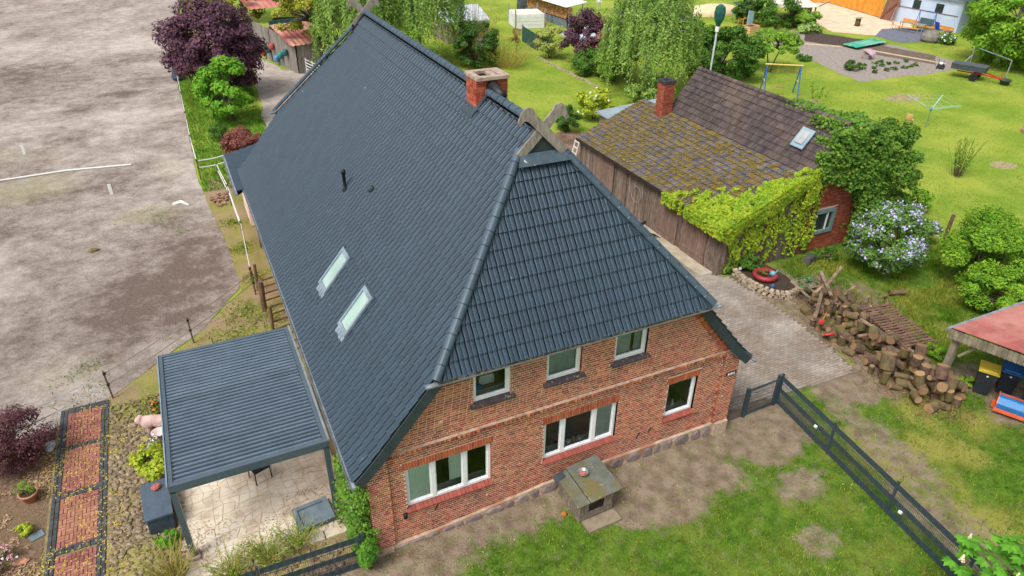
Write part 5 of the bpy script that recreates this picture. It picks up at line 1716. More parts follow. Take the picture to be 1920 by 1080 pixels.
lay_pieces(bwl, cells, 'brick', lambda k: MB().box((0, 0, 0), (k, .05, .064)).mesh('brick'), m_bbrick, 120, 'farther_bricks')
bw_ = thing('barn_window', None, None, (17.9, 8.0, 1.52)); bw_.parent = bn; bw_.matrix_parent_inverse = WORLD[bn]
m_bframe = M('blue_grey_paint', S(128, 150, 150), S(108, 130, 130), scale=4, rough=.7)
for (x, z, sx, sz) in ((0, .52, 1.3, .16), (0, -.52, 1.3, .16), (-.58, 0, .14, .88), (.58, 0, .14, .88)):
    MB().box((x, -.02, z), (sx, .1, sz)).build('frame', m_bframe, bw_)
MB().box((.22, -.0, 0), (.06, .05, .86)).build('mullion', m_cer, bw_)
MB().box((0, .03, 0), (1.0, .01, .86)).build('pane', M('barn_pane', S(62, 72, 70), S(46, 54, 54), scale=3, rough=.12), bw_)
# barn chimney
bc = MB().box((15.62, 17.85, 4.4), (.6, .6, 2.6)).build('chimney', M('chimney_mortar', (0, 0, 0)), bn); WORLD[bc] = Matrix.Identity(4)
bk1 = MB().box((0, 0, 0), (.2, .03, .066)).mesh('brick'); bk1.materials.append(m_bbrick)
bk2 = MB().box((0, 0, 0), (.03, .2, .066)).mesh('brick'); bk2.materials.append(m_bbrick)
for r in range(28):
    z = 3.5 + r * .078
    for i in range(3):
        put('brick', bk1, bc).location = (15.62 - .21 + i * .21 + (.04 if r % 2 else -.02), 17.545, z)
        put('brick', bk2, bc).location = (15.315, 17.85 - .21 + i * .21 + (.04 if r % 2 else -.02), z)
cp = MB()
for (x, y, sx, sy) in ((15.62, 17.57, .72, .14), (15.62, 18.13, .72, .14), (15.34, 17.85, .14, .42), (15.9, 17.85, .14, .42)): cp.box((x, y, 5.76), (sx, sy, .16))
cp.build('chimney_rim', M('sooty_brick', S(70, 68, 74), S(54, 52, 58), scale=6, rough=.9), bc)
# dome roof light
sl_b = thing('roof_light', None, None, (16.85, 9.2, 5.2)); sl_b.parent = bn; sl_b.matrix_parent_inverse = WORLD[bn]
ang = math.atan2(RZ_ - KZ, RX - KX); mt = Matrix.Rotation(-ang, 3, 'Y')
MB().box((-.12, 0, .08), (.95, .72, .06), mat=mt).build('flashing', M('pale_blue_sheet', S(150, 176, 190), S(130, 156, 170), rough=.4), sl_b)
mb = MB(); prof = [(-.36, -.22), (-.3, -.27), (.3, -.27), (.36, -.22), (.36, .22), (.3, .27), (-.3, .27), (-.36, .22)]
b0 = [mt @ Vector((x, y, .12)) for x, y in prof]; b1 = [mt @ Vector((x * .86, y * .86, .24)) for x, y in prof]
mb.V = [tuple(p) for p in b0 + b1]; mb.F = [tuple(range(8, 16))] + [(i, (i + 1) % 8, 8 + (i + 1) % 8, 8 + i) for i in range(8)]
mb.build('dome', M('dome_plastic', S(178, 182, 182), S(156, 160, 162), rough=.4), sl_b, False)
tag(MB().tube([(11.9 + math.cos(k * .5236) * 0, 14.4 + math.cos(k * .5236) * .42, 1.35 + math.sin(k * .5236) * .42) for k in range(13)], .016, 6).build('wheel_hoop', m_oldwood), 'grey wheel hoop hanging on the plank wall of the barn', 'hoop')
ldr = thing('ladder', 'small white ladder leaning at the far end of the barn', 'ladder', (11.75, 20.9, 0))
for s in (-1, 1): MB().beam((0, s * .22, 0), (.5, s * .22, 2.1), .05, .07).build('rail', m_cer, ldr)
for k in range(6): MB().beam((.07 + k * .075, -.22, .3 + k * .32), (.07 + k * .075, .22, .3 + k * .32), .04, .04).build('rung', m_cer, ldr)
# low shed with pale roof behind the barn
sh = thing('low_shed', 'low shed with pale blue-grey sheet roof behind the barn', 'shed', (17.5, 21.6, 0), world=True)
MB().plate([(15.1, 20.6, 2.3), (20.0, 20.6, 2.5), (20.0, 24.0, 2.65), (15.0, 23.6, 2.5)], (0, 0, .08)).build('roof', M('pale_sheet', S(150, 166, 170), S(130, 146, 152), scale=1.5, rough=.5), sh)
MB().box((17.5, 22.2, 1.15), (4.4, 2.7, 2.2)).build('wall', m_plank, sh)
for k in range(3): tag(MB().tube([(15.6 + k * .2, 20.9, 2.4), (15.4 + k * .25, 20.7, 2.9 + k * .06)], .025, 5).build('pipe', m_cer), ('leftmost', 'middle', 'rightmost')[k] + ' of three short white pipes at the edge of the low shed roof', 'pipe')
# climbers on the barn
m_vine = M('vine_leaf', S(176, 194, 48), S(132, 170, 36), scale=1.6, rough=.65, rand=.3, hue=.025, transl=.3)
def barn_vine():
    t = thing('climbing_vine', 'bright yellow-green vine covering the near edge of the barn roof and plank wall', 'vine', (13.5, 7.7, 0), world=True)
    P, N_ = [], []
    rz = lambda x: EZ + (x - EX) * (KZ - EZ) / (KX - EX)
    while len(P) < 13000:                                  # mat lying on the tiles along the verge
        x = 11.6 + 5.0 * rnd.random() ** 1.2; dep = .5 + 1.2 * fbm(x, 3, .9) * smooth(17.5, 13.0, x) + 2.9 * smooth(14.6, 11.4, x)
        q = rnd.random() ** 1.5; y = 7.55 + q * dep
        if fbm(x * 1.3, y * 1.3, 2.2) < .30 + .22 * q: continue
        P.append((x, y, rz(x) + .1 + rnd.uniform(0, .13))); N_.append((-.3, -.3, 1))
    while len(P) < 19000:                                  # fringe hanging over the verge
        x = rnd.uniform(11.75, 16.7); ln = .25 + 1.5 * max(0, fbm(x, 9, 1.4) - .25) + (.8 if x > 16.0 else 0)
        q = rnd.random() ** 1.35
        P.append((x + rnd.gauss(0, .05), 7.62 - .12 * rnd.random() + .12 * q, rz(x) + .05 - q * ln)); N_.append((-.2, -1, .5))
    while len(P) < 22000:                                  # along the near eave
        y = rnd.uniform(7.6, 11.9); q = rnd.random() ** 1.6
        if fbm(3, y, 1.6) < .4: continue
        P.append((11.62 + rnd.uniform(-.1, .08), y, EZ + .1 - q * .55)); N_.append((-1, -.2, .6))
    st = []
    for k in range(46):                                    # thin strands down the boards
        x = rnd.uniform(12.2, 17.2); top = rz(min(x, 16.0)) - .4; bot = rnd.uniform(.1, 1.6) if x < 16.2 else rnd.uniform(0, .8)
        st.append((x, top, bot))
        for q in range(70):
            f = rnd.random(); P.append((x + .12 * math.sin(f * 7 + k) + rnd.gauss(0, .05), 7.9 - abs(rnd.gauss(0, .05)), top + (bot - top) * f)); N_.append((-.1, -1, .4))
    P, N_ = np.array(P), np.array(N_, float)
    V, F = leaf_arrays(P, unit(N_ + rng.normal(size=P.shape) * .5), .13, .8)
    put('foliage', npmesh('foliage', V, quads=F), t, m_vine)
    mb = MB()
    for k, (x, top, bot) in enumerate(st): mb.tube([(x, 7.93, 0), (x + .1, 7.92, (top + bot) / 2), (x, 7.92, top)], .012, 4, False)
    mb.build('stem', m_twig, t)
barn_vine()
m_climb = M('climber_leaf', S(116, 156, 52), S(80, 122, 36), scale=1.1, rand=.32, hue=.025, transl=.3, rough=.7)
tree('climbing_shrub', 'huge dark green climber swallowing the far right end of the barn', 'climber', (21.2, 8.6, 0), (21.0, 9.0, 3.1), (2.8, 2.3, 3.1), 26000, .17, m_climb, m_twig, .12, 90, .2, stems=4, parts=('stem', 'foliage'), low=-1.0, shell=.85)
ivy('roof_climber', 'green creeper spilling over the barn ridge', [((17.75, 7.6, 5.3), (.9, .3, .8)), ((19.2, 7.7, 4.4), (1.0, .4, 1.2)), ((20.3, 7.8, 3.0), (.7, .4, 1.6)), ((16.9, 7.7, 4.7), (.6, .25, .5)), ((18.6, 8.3, 5.7), (1.2, .9, .5)), ((20.2, 9.5, 4.1), (1.2, 1.8, .7)), ((18.1, 8.6, 5.9), (.9, .9, .4)), ((18.9, 9.6, 5.3), (1.0, 1.2, .5)), ((17.2, 8.2, 5.1), (.35, .4, .5)), ((17.9, 10.3, 6.2), (.35, 1.0, .16)), ((19.4, 8.0, 4.2), (.8, .4, .9)), ((19.9, 7.6, 1.6), (.5, .2, 1.4)), ((17.1, 7.6, 4.2), (.5, .2, .5)), ((18.3, 7.6, 4.2), (.8, .2, .7))], 27000, .17, m_climb, base=(18.2, 8.6, 0), normal=(-.3, -.5, .9))

# two black cats on the drive
m_cat = M('black_fur', S(34, 33, 35), S(24, 23, 25), scale=12, rough=.75)
def cat(label, loc, rz, lying):
    zb = .12 if lying else .25
    V = [(0, 0, zb), (.14, 0, zb + .01), (.22, 0, zb + .07), (.27, 0, zb + .14), (.34, 0, zb + .13), (-.14, 0, zb), (-.2, 0, zb + .01), (-.34, .02, zb + (-.03 if lying else .07)), (-.5, .06, zb + (-.07 if lying else .16))]
    E_ = [(0, 1), (1, 2), (2, 3), (3, 4), (0, 5), (5, 6), (6, 7), (7, 8)]
    rad = [.085, .085, .055, .062, .03, .085, .05, .022, .018]
    def add(p, par, r):
        V.append(p); E_.append((par, len(V) - 1)); rad.append(r); return len(V) - 1
    for s in (-1, 1):
        if lying:
            a = add((.2, s * .07, .05), 1, .035); add((.32, s * .06, .03), a, .025)
            a = add((-.12, s * .1, .07), 5, .05); add((.0, s * .12, .03), a, .028)
        else:
            a = add((.15, s * .05, .13), 1, .032); add((.15 + s * .04, s * .05, .025), a, .024)
            a = add((-.13, s * .06, .16), 5, .045); b = add((-.2, s * .06, .1), a, .028); add((-.17, s * .06, .02), b, .024)
        add((.265, s * .035, zb + .215), 3, .014)
    me = bpy.data.meshes.new('cat'); me.from_pydata(V, E_, [])
    o = put('cat', me, None, m_cat)
    o.modifiers.new('skin', 'SKIN')
    for i, r in enumerate(rad): me.skin_vertices[0].data[i].radius = (r, r)
    me.skin_vertices[0].data[0].use_root = True
    sd = o.modifiers.new('sub', 'SUBSURF'); sd.levels = 2; sd.render_levels = 2
    o.location = loc; o.rotation_euler = (0, 0, rz)
    return tag(o, label, 'cat')
cat('black cat standing on the drive beside the barn wall', (11.42, 13.2, .07), R(-40), False)
cat('black cat lying on the drive beside the barn wall', (11.42, 12.2, .07), R(140), True)

# ================================================================ stone flower bed
fb = thing('flower_bed', 'raised round flower bed edged with stacked pale stones', 'flower bed', (13.45, 6.7, 0), world=True)
ring = [(12.75, 7.75), (12.62, 7.0), (12.72, 6.2), (13.0, 5.5), (13.5, 5.15), (14.15, 5.3)]
m_wallst = M('wall_stone', S(190, 174, 150), S(150, 134, 114), scale=5, rough=.9, rand=.2, bump=.4)
k = 0
for a, b in zip(ring[:-1], ring[1:]):
    a, b = Vector(a), Vector(b); n = max(2, int((b - a).length / .2))
    for i in range(n):
        for lz in range(3):
            p = a.lerp(b, (i + .5 + (.3 if lz % 2 else 0)) / n)
            MB().box((p.x + rnd.uniform(-.02, .02), p.y + rnd.uniform(-.02, .02), .09 + lz * .115), (rnd.uniform(.14, .2), rnd.uniform(.18, .23), .105), math.atan2((b - a).y, (b - a).x) + rnd.uniform(-.2, .2), taper=.9).build('edge_stone', m_wallst, fb)
MB().prism([(p[0] + .12, p[1] + .1) for p in ring] + [(14.5, 6.4), (14.4, 7.6), (13.6, 8.0)], 0.02, .26).build('soil', m_soil, fb)
rt = thing('red_planter', 'round red painted tyre planter in the stone flower bed', 'planter', (13.5, 6.65, .27))
tr = MB()
for i in range(20):
    for j in range(8):
        a, b = 2 * math.pi * i / 20, 2 * math.pi * j / 8
        tr.V.append(((.44 + .11 * math.cos(b)) * math.cos(a), (.44 + .11 * math.cos(b)) * math.sin(a), .13 + .12 * math.sin(b)))
for i in range(20):
    for j in range(8):
        tr.F.append((i * 8 + j, ((i + 1) % 20) * 8 + j, ((i + 1) % 20) * 8 + (j + 1) % 8, i * 8 + (j + 1) % 8))
tr.build('tyre', M('red_paint', S(160, 56, 60), S(136, 46, 52), scale=5, rough=.5), rt, True)
MB().lathe([(.1, .1), (.38, .14)], 16).build('soil', m_soil, rt)
shrub('red_flowers', 'red and white flowers growing in the red tyre planter', (13.5, 6.75, .38), .3, .25, 260, .07, m_green, m_twig, K=8, cat='flowers', limbs=3, extra=('blossom', 70, .07, M('red_petal', S(206, 50, 56), S(186, 40, 48), rough=.6)))
wc = thing('watering_can', 'light blue watering can standing in the red tyre planter', 'watering can', (13.72, 6.45, .42))
m_lb = M('light_blue_plastic', S(130, 196, 206), S(110, 176, 190), rough=.4)
MB().lathe([(.1, 0), (.11, .18), (.06, .2)], 12).build('body', m_lb, wc, True); MB().tube([(.09, 0, .05), (.26, 0, .22)], .022, 6).build('spout', m_lb, wc); MB().tube([(-.1, 0, .05), (-.2, 0, .14), (-.08, 0, .22)], .015, 6).build('handle', m_lb, wc)
tag(MB().blob((13.1, 5.75, .4), (.1, .08, .14), 8, 6, .1).build('garden_figure', M('blue_glaze', S(60, 96, 140), S(50, 80, 120), rough=.4)), 'small dark blue garden figure on the near rim of the flower bed', 'figure')
tag(MB().blob((12.85, 7.5, .42), (.08, .08, .09), 8, 6).build('garden_lamp', M('dark_glass', S(50, 54, 60), S(200, 200, 190), scale=6, rough=.3)), 'small dark ball lamp at the far corner of the flower bed', 'lamp')
shrub('leafy_shrub', 'bushy green shrub behind the red tyre planter at the barn corner', (13.5, 7.55, .1), .62, .9, 1800, .1, m_green, m_twig, K=18)
shrub('corner_shrub', 'small dark green shrub at the foot of the barn corner post', (12.4, 7.95, .0), .35, .6, 700, .09, m_green, m_twig, K=10)
shrub('sage_bush', 'rounded grey-green bush beside the stone flower bed', (14.55, 5.25, 0), .5, .85, 2400, .08, M('sage_leaf', S(136, 168, 116), S(104, 140, 88), scale=3, rand=.25, transl=.2), m_twig, K=22, clump=.35)

# ================================================================ woodpile
m_bark = M('log_bark', S(118, 96, 78), S(76, 60, 50), scale=7, rough=.95, bump=1.0, bscale=30, rand=.2, hue=.012, c3=S(112, 104, 60), scale3=1.1)
m_cut = M('cut_wood', S(168, 136, 98), S(132, 102, 74), scale=6, rough=.9, rand=.2, c3=S(140, 112, 84), scale3=2)
log_meshes = []
for k in range(5):
    n = 10; mb = MB(); rr = [1 + rnd.uniform(-.1, .1) for _ in range(n)]
    for y in (-.5, 0, .5):
        for i in range(n):
            a = 2 * math.pi * i / n; q = rr[i] * (1.03 if y == 0 else 1)
            mb.V.append((math.cos(a) * q, y, math.sin(a) * q))
    for s in range(2):
        for i in range(n):
            j = (i + 1) % n
            mb.F.append((s * n + i, s * n + j, (s + 1) * n + j, (s + 1) * n + i))
    bark = mb.mesh('log', True); bark.materials.append(m_bark)
    ce = MB(); ce.V = [(math.cos(2 * math.pi * i / n) * rr[i] * .97, 0, math.sin(2 * math.pi * i / n) * rr[i] * .97) for i in range(n)]; ce.F = [tuple(range(n))]
    cut = ce.mesh('cut_end'); cut.materials.append(m_cut)
    log_meshes.append((bark, cut))
placed = []
pile_axis = [(14.3, 4.2, .75), (13.9, 3.2, 1.05), (13.7, 2.0, 1.15), (13.6, .8, 1.1), (13.3, -.4, .95), (13.15, -1.4, .8), (13.35, -2.3, .6)]
def put_log(x, y, r, ln, az, el, lab, grp, zmin=0.0, mats=None):
    ez = abs(math.sin(el)) * ln / 2 + abs(math.cos(el)) * r
    z = zmin + ez
    for (px, py, pz, pr) in placed:
        d = math.hypot(px - x, py - y); s = (pr + r) * .92
        if d < s: z = max(z, pz + math.sqrt(s * s - d * d))
    placed.append((x, y, z, max(r, ln * .4)))
    bark, cut = log_meshes[rnd.randrange(5)]
    o = put('log', bark)
    o.location = (x, y, z); o.rotation_euler = (el, rnd.uniform(0, .3), az); o.scale = (r, ln, r)
    tag(o, lab, 'log', grp)
    for s in (-.501, .501):
        c = put('cut_end', cut, o); c.location = (0, s, 0)
        if s > 0: c.rotation_euler = (0, 0, math.pi)
    return z
GRP, LAB = 'sawn logs in the heap beside the drive', 'sawn log round in the tumbled heap beside the drive'
for k in range(270):
    f = rnd.random() * (len(pile_axis) - 1); i = int(f); t = f - i
    a, b = pile_axis[i], pile_axis[min(i + 1, len(pile_axis) - 1)]
    cx, cy, hw = (a[j] + (b[j] - a[j]) * t for j in range(3))
    u = rnd.uniform(-1, 1); u = u * abs(u) ** .25
    r = rnd.uniform(.09, .19); ln = rnd.uniform(.3, .46)
    if len(placed) > 130: u *= .6
    x, y = cx + .2 + u * hw * 1.3, cy + rnd.uniform(-.2, .2)
    zmax = max([p[2] for p in placed if math.hypot(p[0] - x, p[1] - y) < .3] + [0])
    if zmax > .72: continue
    el = rnd.choice((0, 0, rnd.uniform(-.4, .4), 1.57))
    wh = 'far end' if cy > 2.6 else ('middle' if cy > .2 else 'near end')
    sd = 'drive side' if u < -.25 else ('lawn side' if u > .25 else 'crest')
    lab = '%s %s log on the %s of the log heap, %s' % ('upright' if el == 1.57 else 'lying', 'thick' if r > .15 else 'slim', sd, wh)
    put_log(x, y, r, ln, rnd.uniform(0, 3.14), el, lab, lab.split(',')[0] + ' ' + wh)
put_log(13.35, -1.75, .2, .45, .3, R(80), 'upright log round on top at the near end of the log heap', None)
put_log(13.9, -.55, .2, .5, .6, R(86), 'upright pale-topped log round at the back of the log heap', None)
put_log(12.55, -.35, .27, .55, .5, R(84), 'thick split log block standing at the front of the log heap', None)
m_board = M('old_board', S(150, 128, 108), S(104, 86, 70), scale=4, rough=.95, rand=.25, bump=.5)
for k in range(16):
    x, y = rnd.uniform(13.6, 15.4), rnd.uniform(3.6, 4.9)
    a = rnd.uniform(0, 3.14); l = rnd.uniform(.7, 1.5)
    p = Vector((x, y, rnd.uniform(.35, .8))); d = Vector((math.cos(a), math.sin(a), rnd.uniform(.0, .55))) * l / 2
    tag(MB().beam(p - d, p + d, .12, .03).build('old_board', m_board), 'weathered board in the jumble at the far end of the log heap', 'board', 'old boards on the log heap')
for (p, q, lab) in (((12.75, 3.1, .5), (14.2, 4.2, .95), 'long pale board leaning across the far end of the log heap'), ((14.0, 3.6, .95), (14.8, 5.0, 1.15), 'grey board pointing up at the top of the log heap'), ((13.0, 1.3, .75), (14.5, .9, .8), 'pale board lying across the middle of the log heap'), ((13.7, 1.9, .95), (13.9, -.9, .85), 'long dark beam lying along the log heap beside the slatted panel')):
    tag(MB().beam(p, q, .13, .05).build('long_board', m_board), lab, 'board')
sp = thing('slatted_panel', 'old brown slatted wooden panel lying on top of the log heap', 'panel', (14.55, 1.0, .98), R(-8))
m_slatb = M('brown_slat', S(128, 98, 80), S(96, 72, 58), scale=4, rough=.9, rand=.15)
for x in (-.65, .0, .65): MB().beam((x, -1.25, -.06), (x * .9, 1.25, .08), .07, .06).build('rail', m_slatb, sp)
for k in range(17): MB().box((0, -1.15 + k * .143, .045 - .06 + (k / 16) * .14), (1.5 - abs(k - 8) * .02, .075, .022), rnd.uniform(-.03, .03)).build('slat', m_slatb, sp)
tag(MB().blob((14.9, 2.55, .75), (.22, .12, .1), 8, 5, .15).build('white_boot', m_cer), 'white rag bundle lying beside the slatted panel', 'rag')
tl = thing('garden_tool', 'red handled tool lying on the near side of the log heap', 'tool', (12.75, 2.75, .62), R(30))
MB().tube([(-.1, 0, 0), (.6, 0, .05)], .018, 6).build('shaft', M('orange_shaft', S(206, 130, 60), S(180, 110, 50), rough=.5), tl); MB().box((-.15, 0, .03), (.22, .16, .1)).build('head', M('red_plastic', S(206, 60, 66), S(186, 50, 56), rough=.4), tl)
tag(MB().tube([(12.35, 2.2, .42), (12.7, 2.05, .46)], .05, 8).build('red_can', MATS['red_plastic'], None, True), 'red cylinder lying at the front of the log heap', 'can')
for k in range(7): put_log(16.3 + rnd.uniform(-.35, .35), 3.2 + rnd.uniform(-.3, .3), rnd.uniform(.06, .1), rnd.uniform(.35, .5), rnd.uniform(0, 3), 0, 'thin split log in the small heap on the grass behind the woodpile', 'thin logs on the grass')

# ================================================================ lilac and right-hand shrubs
m_lil = M('lilac_leaf', S(118, 158, 72), S(88, 130, 52), scale=2, rand=.3, hue=.02, transl=.3, rough=.7)
tree('lilac', 'lilac bush covered in pale violet blossom', 'lilac', (19.2, 5.2, 0), (19.0, 5.2, 1.75), (1.75, 1.75, 1.6), 12000, .13, m_lil, m_twig, .08, 60, .26, stems=4, low=-.7, parts=('stem', 'foliage'), extra=('blossom', 330, -.10, M('lilac_petal', S(214, 212, 244), S(188, 184, 230), scale=4, rand=.18, rough=.8, transl=.2)))
m_br = M('bright_bush_leaf', S(140, 182, 44), S(102, 150, 34), scale=1.4, rand=.3, hue=.02, transl=.32, rough=.7)
for (x, y, r, h, n, lab) in ((22.0, 2.6, 2.0, 2.7, 13000, 'large bright green bush behind the carport roof'), (20.4, 1.0, 1.4, 1.9, 7500, 'bright green bush nearest the back of the carport'), (24.4, 4.3, 1.8, 2.4, 9000, 'bright green bush behind the larger bush at the right edge'), (23.0, .6, 1.7, 2.3, 8000, 'bright green bush at the right edge above the carport'),
                             (15.6, -.15, .42, .5, 900, 'small bright plant at the carport corner post'), (15.0, -1.75, .35, .42, 800, 'low leafy plant beside the yellow-lidded bin'), (15.9, .6, .5, .6, 1100, 'low bright green plant behind the woodpile end'),
                             (26.0, 9.2, .9, 1.4, 2600, 'loose light green bush right of the overgrown barn'), (24.2, 8.6, .8, 1.1, 2000, 'low bush at the right foot of the overgrown barn'), (22.9, 6.6, 1.0, 1.3, 3000, 'green bush between the lilac and the barn climber'), (17.6, 7.1, .6, .6, 1400, 'low green plants below the barn window')):
    shrub('bush', lab, (x, y, 0), r, h, n, .13 if r > .7 else .09, m_br if r != 1.0 and x != 17.6 else m_green, m_twig, K=30 if r > .7 else 12, clump=.3)
grass_blades('tall_grass', 'tall rough grass around the lilac and behind the woodpile', 26000, (15, 24, -.5, 7.6), lambda x, y: .8 * smooth(.35, .6, fbm(x, y, 1.1)) * (1 if not (x < 16 and y < 4) else .15), .2, m_blade, .035)
tag(MB().tube([(24.2, 6.0, 0), (24.25, 6.0, 1.5)], .09, 8).build('wooden_post', m_post), 'old wooden post standing between the bushes and the far lawn', 'post')
tag(MB().tube([(17.6, 3.6, .2), (18.2, 3.3, .24)], [.12, .11], 8).build('fallen_log', m_bark), 'short log lying in the grass under the lilac', 'log')
tag(MB().box((16.7, 7.2, .2), (.7, .4, .3), .3, taper=.8).build('metal_trough', M('dark_trough', S(84, 84, 82), S(66, 66, 66), rough=.7)), 'dark trough standing at the foot of the barn gable', 'trough')

# ================================================================ carport, bins, mulcher
cpt = thing('carport', 'carport with red corrugated roof and weathered board fascia', 'carport', (15.2, -1.1, 0), world=True)
cz = lambda y: 2.2 + (-1.06 - y) * .2
ro = MB(); n = 0
xs_ = [14.2 + k * .038 for k in range(140)]
for i, x in enumerate(xs_):
    h = .03 * math.cos(i * math.pi / 2)
    ro.V += [(x, -1.06, cz(-1.06) + h + .05), (x, -7.0, cz(-7.0) + h + .05)]
for i in range(len(xs_) - 1): ro.F.append((2 * i, 2 * i + 1, 2 * i + 3, 2 * i + 2))
ro.build('corrugated_roof', M('red_sheet', S(168, 96, 90), S(140, 76, 72), scale=1.4, rough=.5, c3=S(176, 124, 112), scale3=.6), cpt, False)
gd = MB(); gd.beam((14.12, -1.0, 2.2), (19.6, -1.0, 2.2), .1, .08); gd.build('gutter', m_metal, cpt)
m_fas = M('fascia_board', S(150, 140, 118), S(112, 104, 88), scale=4, rough=.95, rand=.16, bump=.4)
for k in range(36):
    y = -1.12 - k * .16
    MB().box((14.22, y, cz(y) - .17), (.03, .15, .34)).build('fascia_board', m_fas, cpt)
for (x, y) in ((14.45, -1.25), (14.45, -6.2), (18.8, -1.25), (18.8, -6.2)):
    MB().box((x, y, cz(y) / 2), (.2, .2, cz(y))).build('post', m_fas, cpt)
MB().box((16.6, -1.18, 2.08), (4.6, .1, .16)).build('beam', m_fas, cpt); MB().box((18.95, -3.9, 1.1), (.05, 5.4, 2.0)).build('rear_wall', m_plank, cpt)
MB().beam((14.45, -1.5, 1.3), (14.45, -2.1, cz(-2.1) - .2), .09, .09).build('brace', m_fas, cpt)
def bin_(label, loc, rz, lid):
    t = thing('wheelie_bin', label, 'bin', loc, rz)
    b = MB(); 
    lo_, hi_ = [(-.22, -.24), (.22, -.24), (.22, .22), (-.22, .22)], [(-.29, -.36), (.29, -.36), (.29, .3), (-.29, .3)]
    b.V = [(x, y, .06) for x, y in lo_] + [(x, y, .98) for x, y in hi_]; b.F = [(3, 2, 1, 0), (4, 5, 6, 7)] + [(i, (i + 1) % 4, 4 + (i + 1) % 4, 4 + i) for i in range(4)]
    b.build('body', M('bin_black', S(52, 56, 62), S(42, 46, 52), rough=.5), t)
    l = MB(); l.plate([(-.31, -.4, .99), (.31, -.4, .99), (.31, .32, 1.0), (-.31, .32, 1.0)], (0, 0, .035)); l.plate([(-.24, -.32, 1.026), (.24, -.32, 1.026), (.24, .2, 1.035), (-.24, .2, 1.035)], (0, .02, .03))
    l.build('lid', lid, t)
    for s in (-.2, .2): MB().tube([(s - .03, .28, .1), (s + .03, .28, .1)], .1, 12).build('wheel', m_black, t)
    MB().tube([(-.25, .36, .96), (.25, .36, .96)], .018, 6).build('handle', m_black, t)
    MB().box((.0, -.345, .85), (.06, .02, .05)).build('label_sticker', m_cer, t)
bin_('black wheeled bin with yellow lid under the carport edge', (15.25, -2.2, .02), R(-60), M('yellow_lid', S(226, 200, 60), S(206, 182, 50), rough=.45))
bin_('black wheeled bin with blue lid under the carport roof', (15.95, -2.55, .02), R(-60), M('blue_lid', S(40, 110, 180), S(34, 96, 160), rough=.45))
ml = thing('flail_mulcher', 'blue and orange tractor mulcher standing on the grass beside the carport', 'implement', (15.35, -3.75, .05), R(-62))
m_blue = M('machine_blue', S(40, 130, 196), S(34, 110, 172), scale=4, rough=.4); m_or = M('machine_orange', S(226, 108, 66), S(204, 90, 54), scale=4, rough=.4)
hs = MB(); prof = [(-.3, .1), (-.34, .34), (-.2, .52), (.05, .56), (.24, .42), (.26, .1)]
hs.plate([(-.9, y, z) for y, z in prof], (1.8, 0, 0)); hs.build('housing', m_blue, ml)
for s in (-.93, .91): MB().plate([(s, y * 1.1, z * 1.06) for y, z in prof], (.03, 0, 0)).build('side_plate', m_or, ml)
MB().box((0, -.42, .14), (1.9, .14, .06)).build('front_skirt', m_or, ml); MB().box((0, -.06, .58), (1.7, .07, .03)).build('orange_rail', m_or, ml)
MB().tube([(.1, .05, .55), (.15, .35, .9), (.15, .5, 1.0)], .04, 8).build('hitch_arm', m_or, ml); MB().tube([(-.3, .3, .5), (.3, .3, .5)], .1, 10).build('gearbox', m_black, ml); MB().box((.35, -.1, .6), (.28, .2, .02)).build('white_decal', m_cer, ml)
MB().tube([(-.95, .1, .1), (-.95, -.15, .1)], .09, 10).build('roller_end', m_or, ml)

# chestnut branch reaching in at the bottom right corner
def chestnut():
    t = thing('chestnut_tree', 'young horse chestnut with big fan leaves at the bottom right corner', 'tree', (6.65, -8.75, 0))
    mb = MB(); mb.tube([(0, 0, -.1), (-.15, .1, 1.6), (-.4, .3, 3.0)], [.1, .08, .04], 8)
    V, F = [], []; FV = MB()
    tips = []
    for k in range(46):
        a = rnd.uniform(0, 6.28); rr = rnd.uniform(.15, 1.25); z = 3.2 - rr * .7 + rnd.uniform(-.6, .35)
        p = Vector((-.4 + math.cos(a) * rr, .3 + math.sin(a) * rr, z)); tips.append(p)
        mb.tube([Vector((-.35, .25, min(z - .2, 2.7))), (Vector((-.35, .25, z)) + p) / 2, p], [.025, .015, .008], 4, False)
    for p in tips:
        for q in range(3):
            c = p + Vector((rnd.uniform(-.2, .2), rnd.uniform(-.2, .2), rnd.uniform(-.1, .1))); a0 = rnd.uniform(0, 6.28)
            for j in range(7):
                a = a0 + (j - 3) * .62; ln = .25 * (1 - abs(j - 3) * .12)
                d = Vector((math.cos(a), math.sin(a), -.35)).normalized(); s = Vector((-math.sin(a), math.cos(a), 0)) * ln * .2
                FV.face([c, c + d * ln * .6 - s, c + d * ln, c + d * ln * .6 + s])
    mb.build('trunk', m_twig, t); FV.build('crown', M('chestnut_leaf', S(112, 176, 46), S(84, 148, 36), scale=3, rand=.25, transl=.3, rough=.6), t)
    bl = MB()
    for k in (3, 11, 20, 33):
        for q in range(26):
            h = q / 26; bl.blob(tuple(tips[k] + Vector((rnd.uniform(-.05, .05) * (1 - h), rnd.uniform(-.05, .05) * (1 - h), .08 + h * .22))), (.022, .022, .02), 5, 3)
    bl.build('blossom', M('cream_petal', S(236, 230, 190), S(220, 206, 160), rough=.7), t)
chestnut()

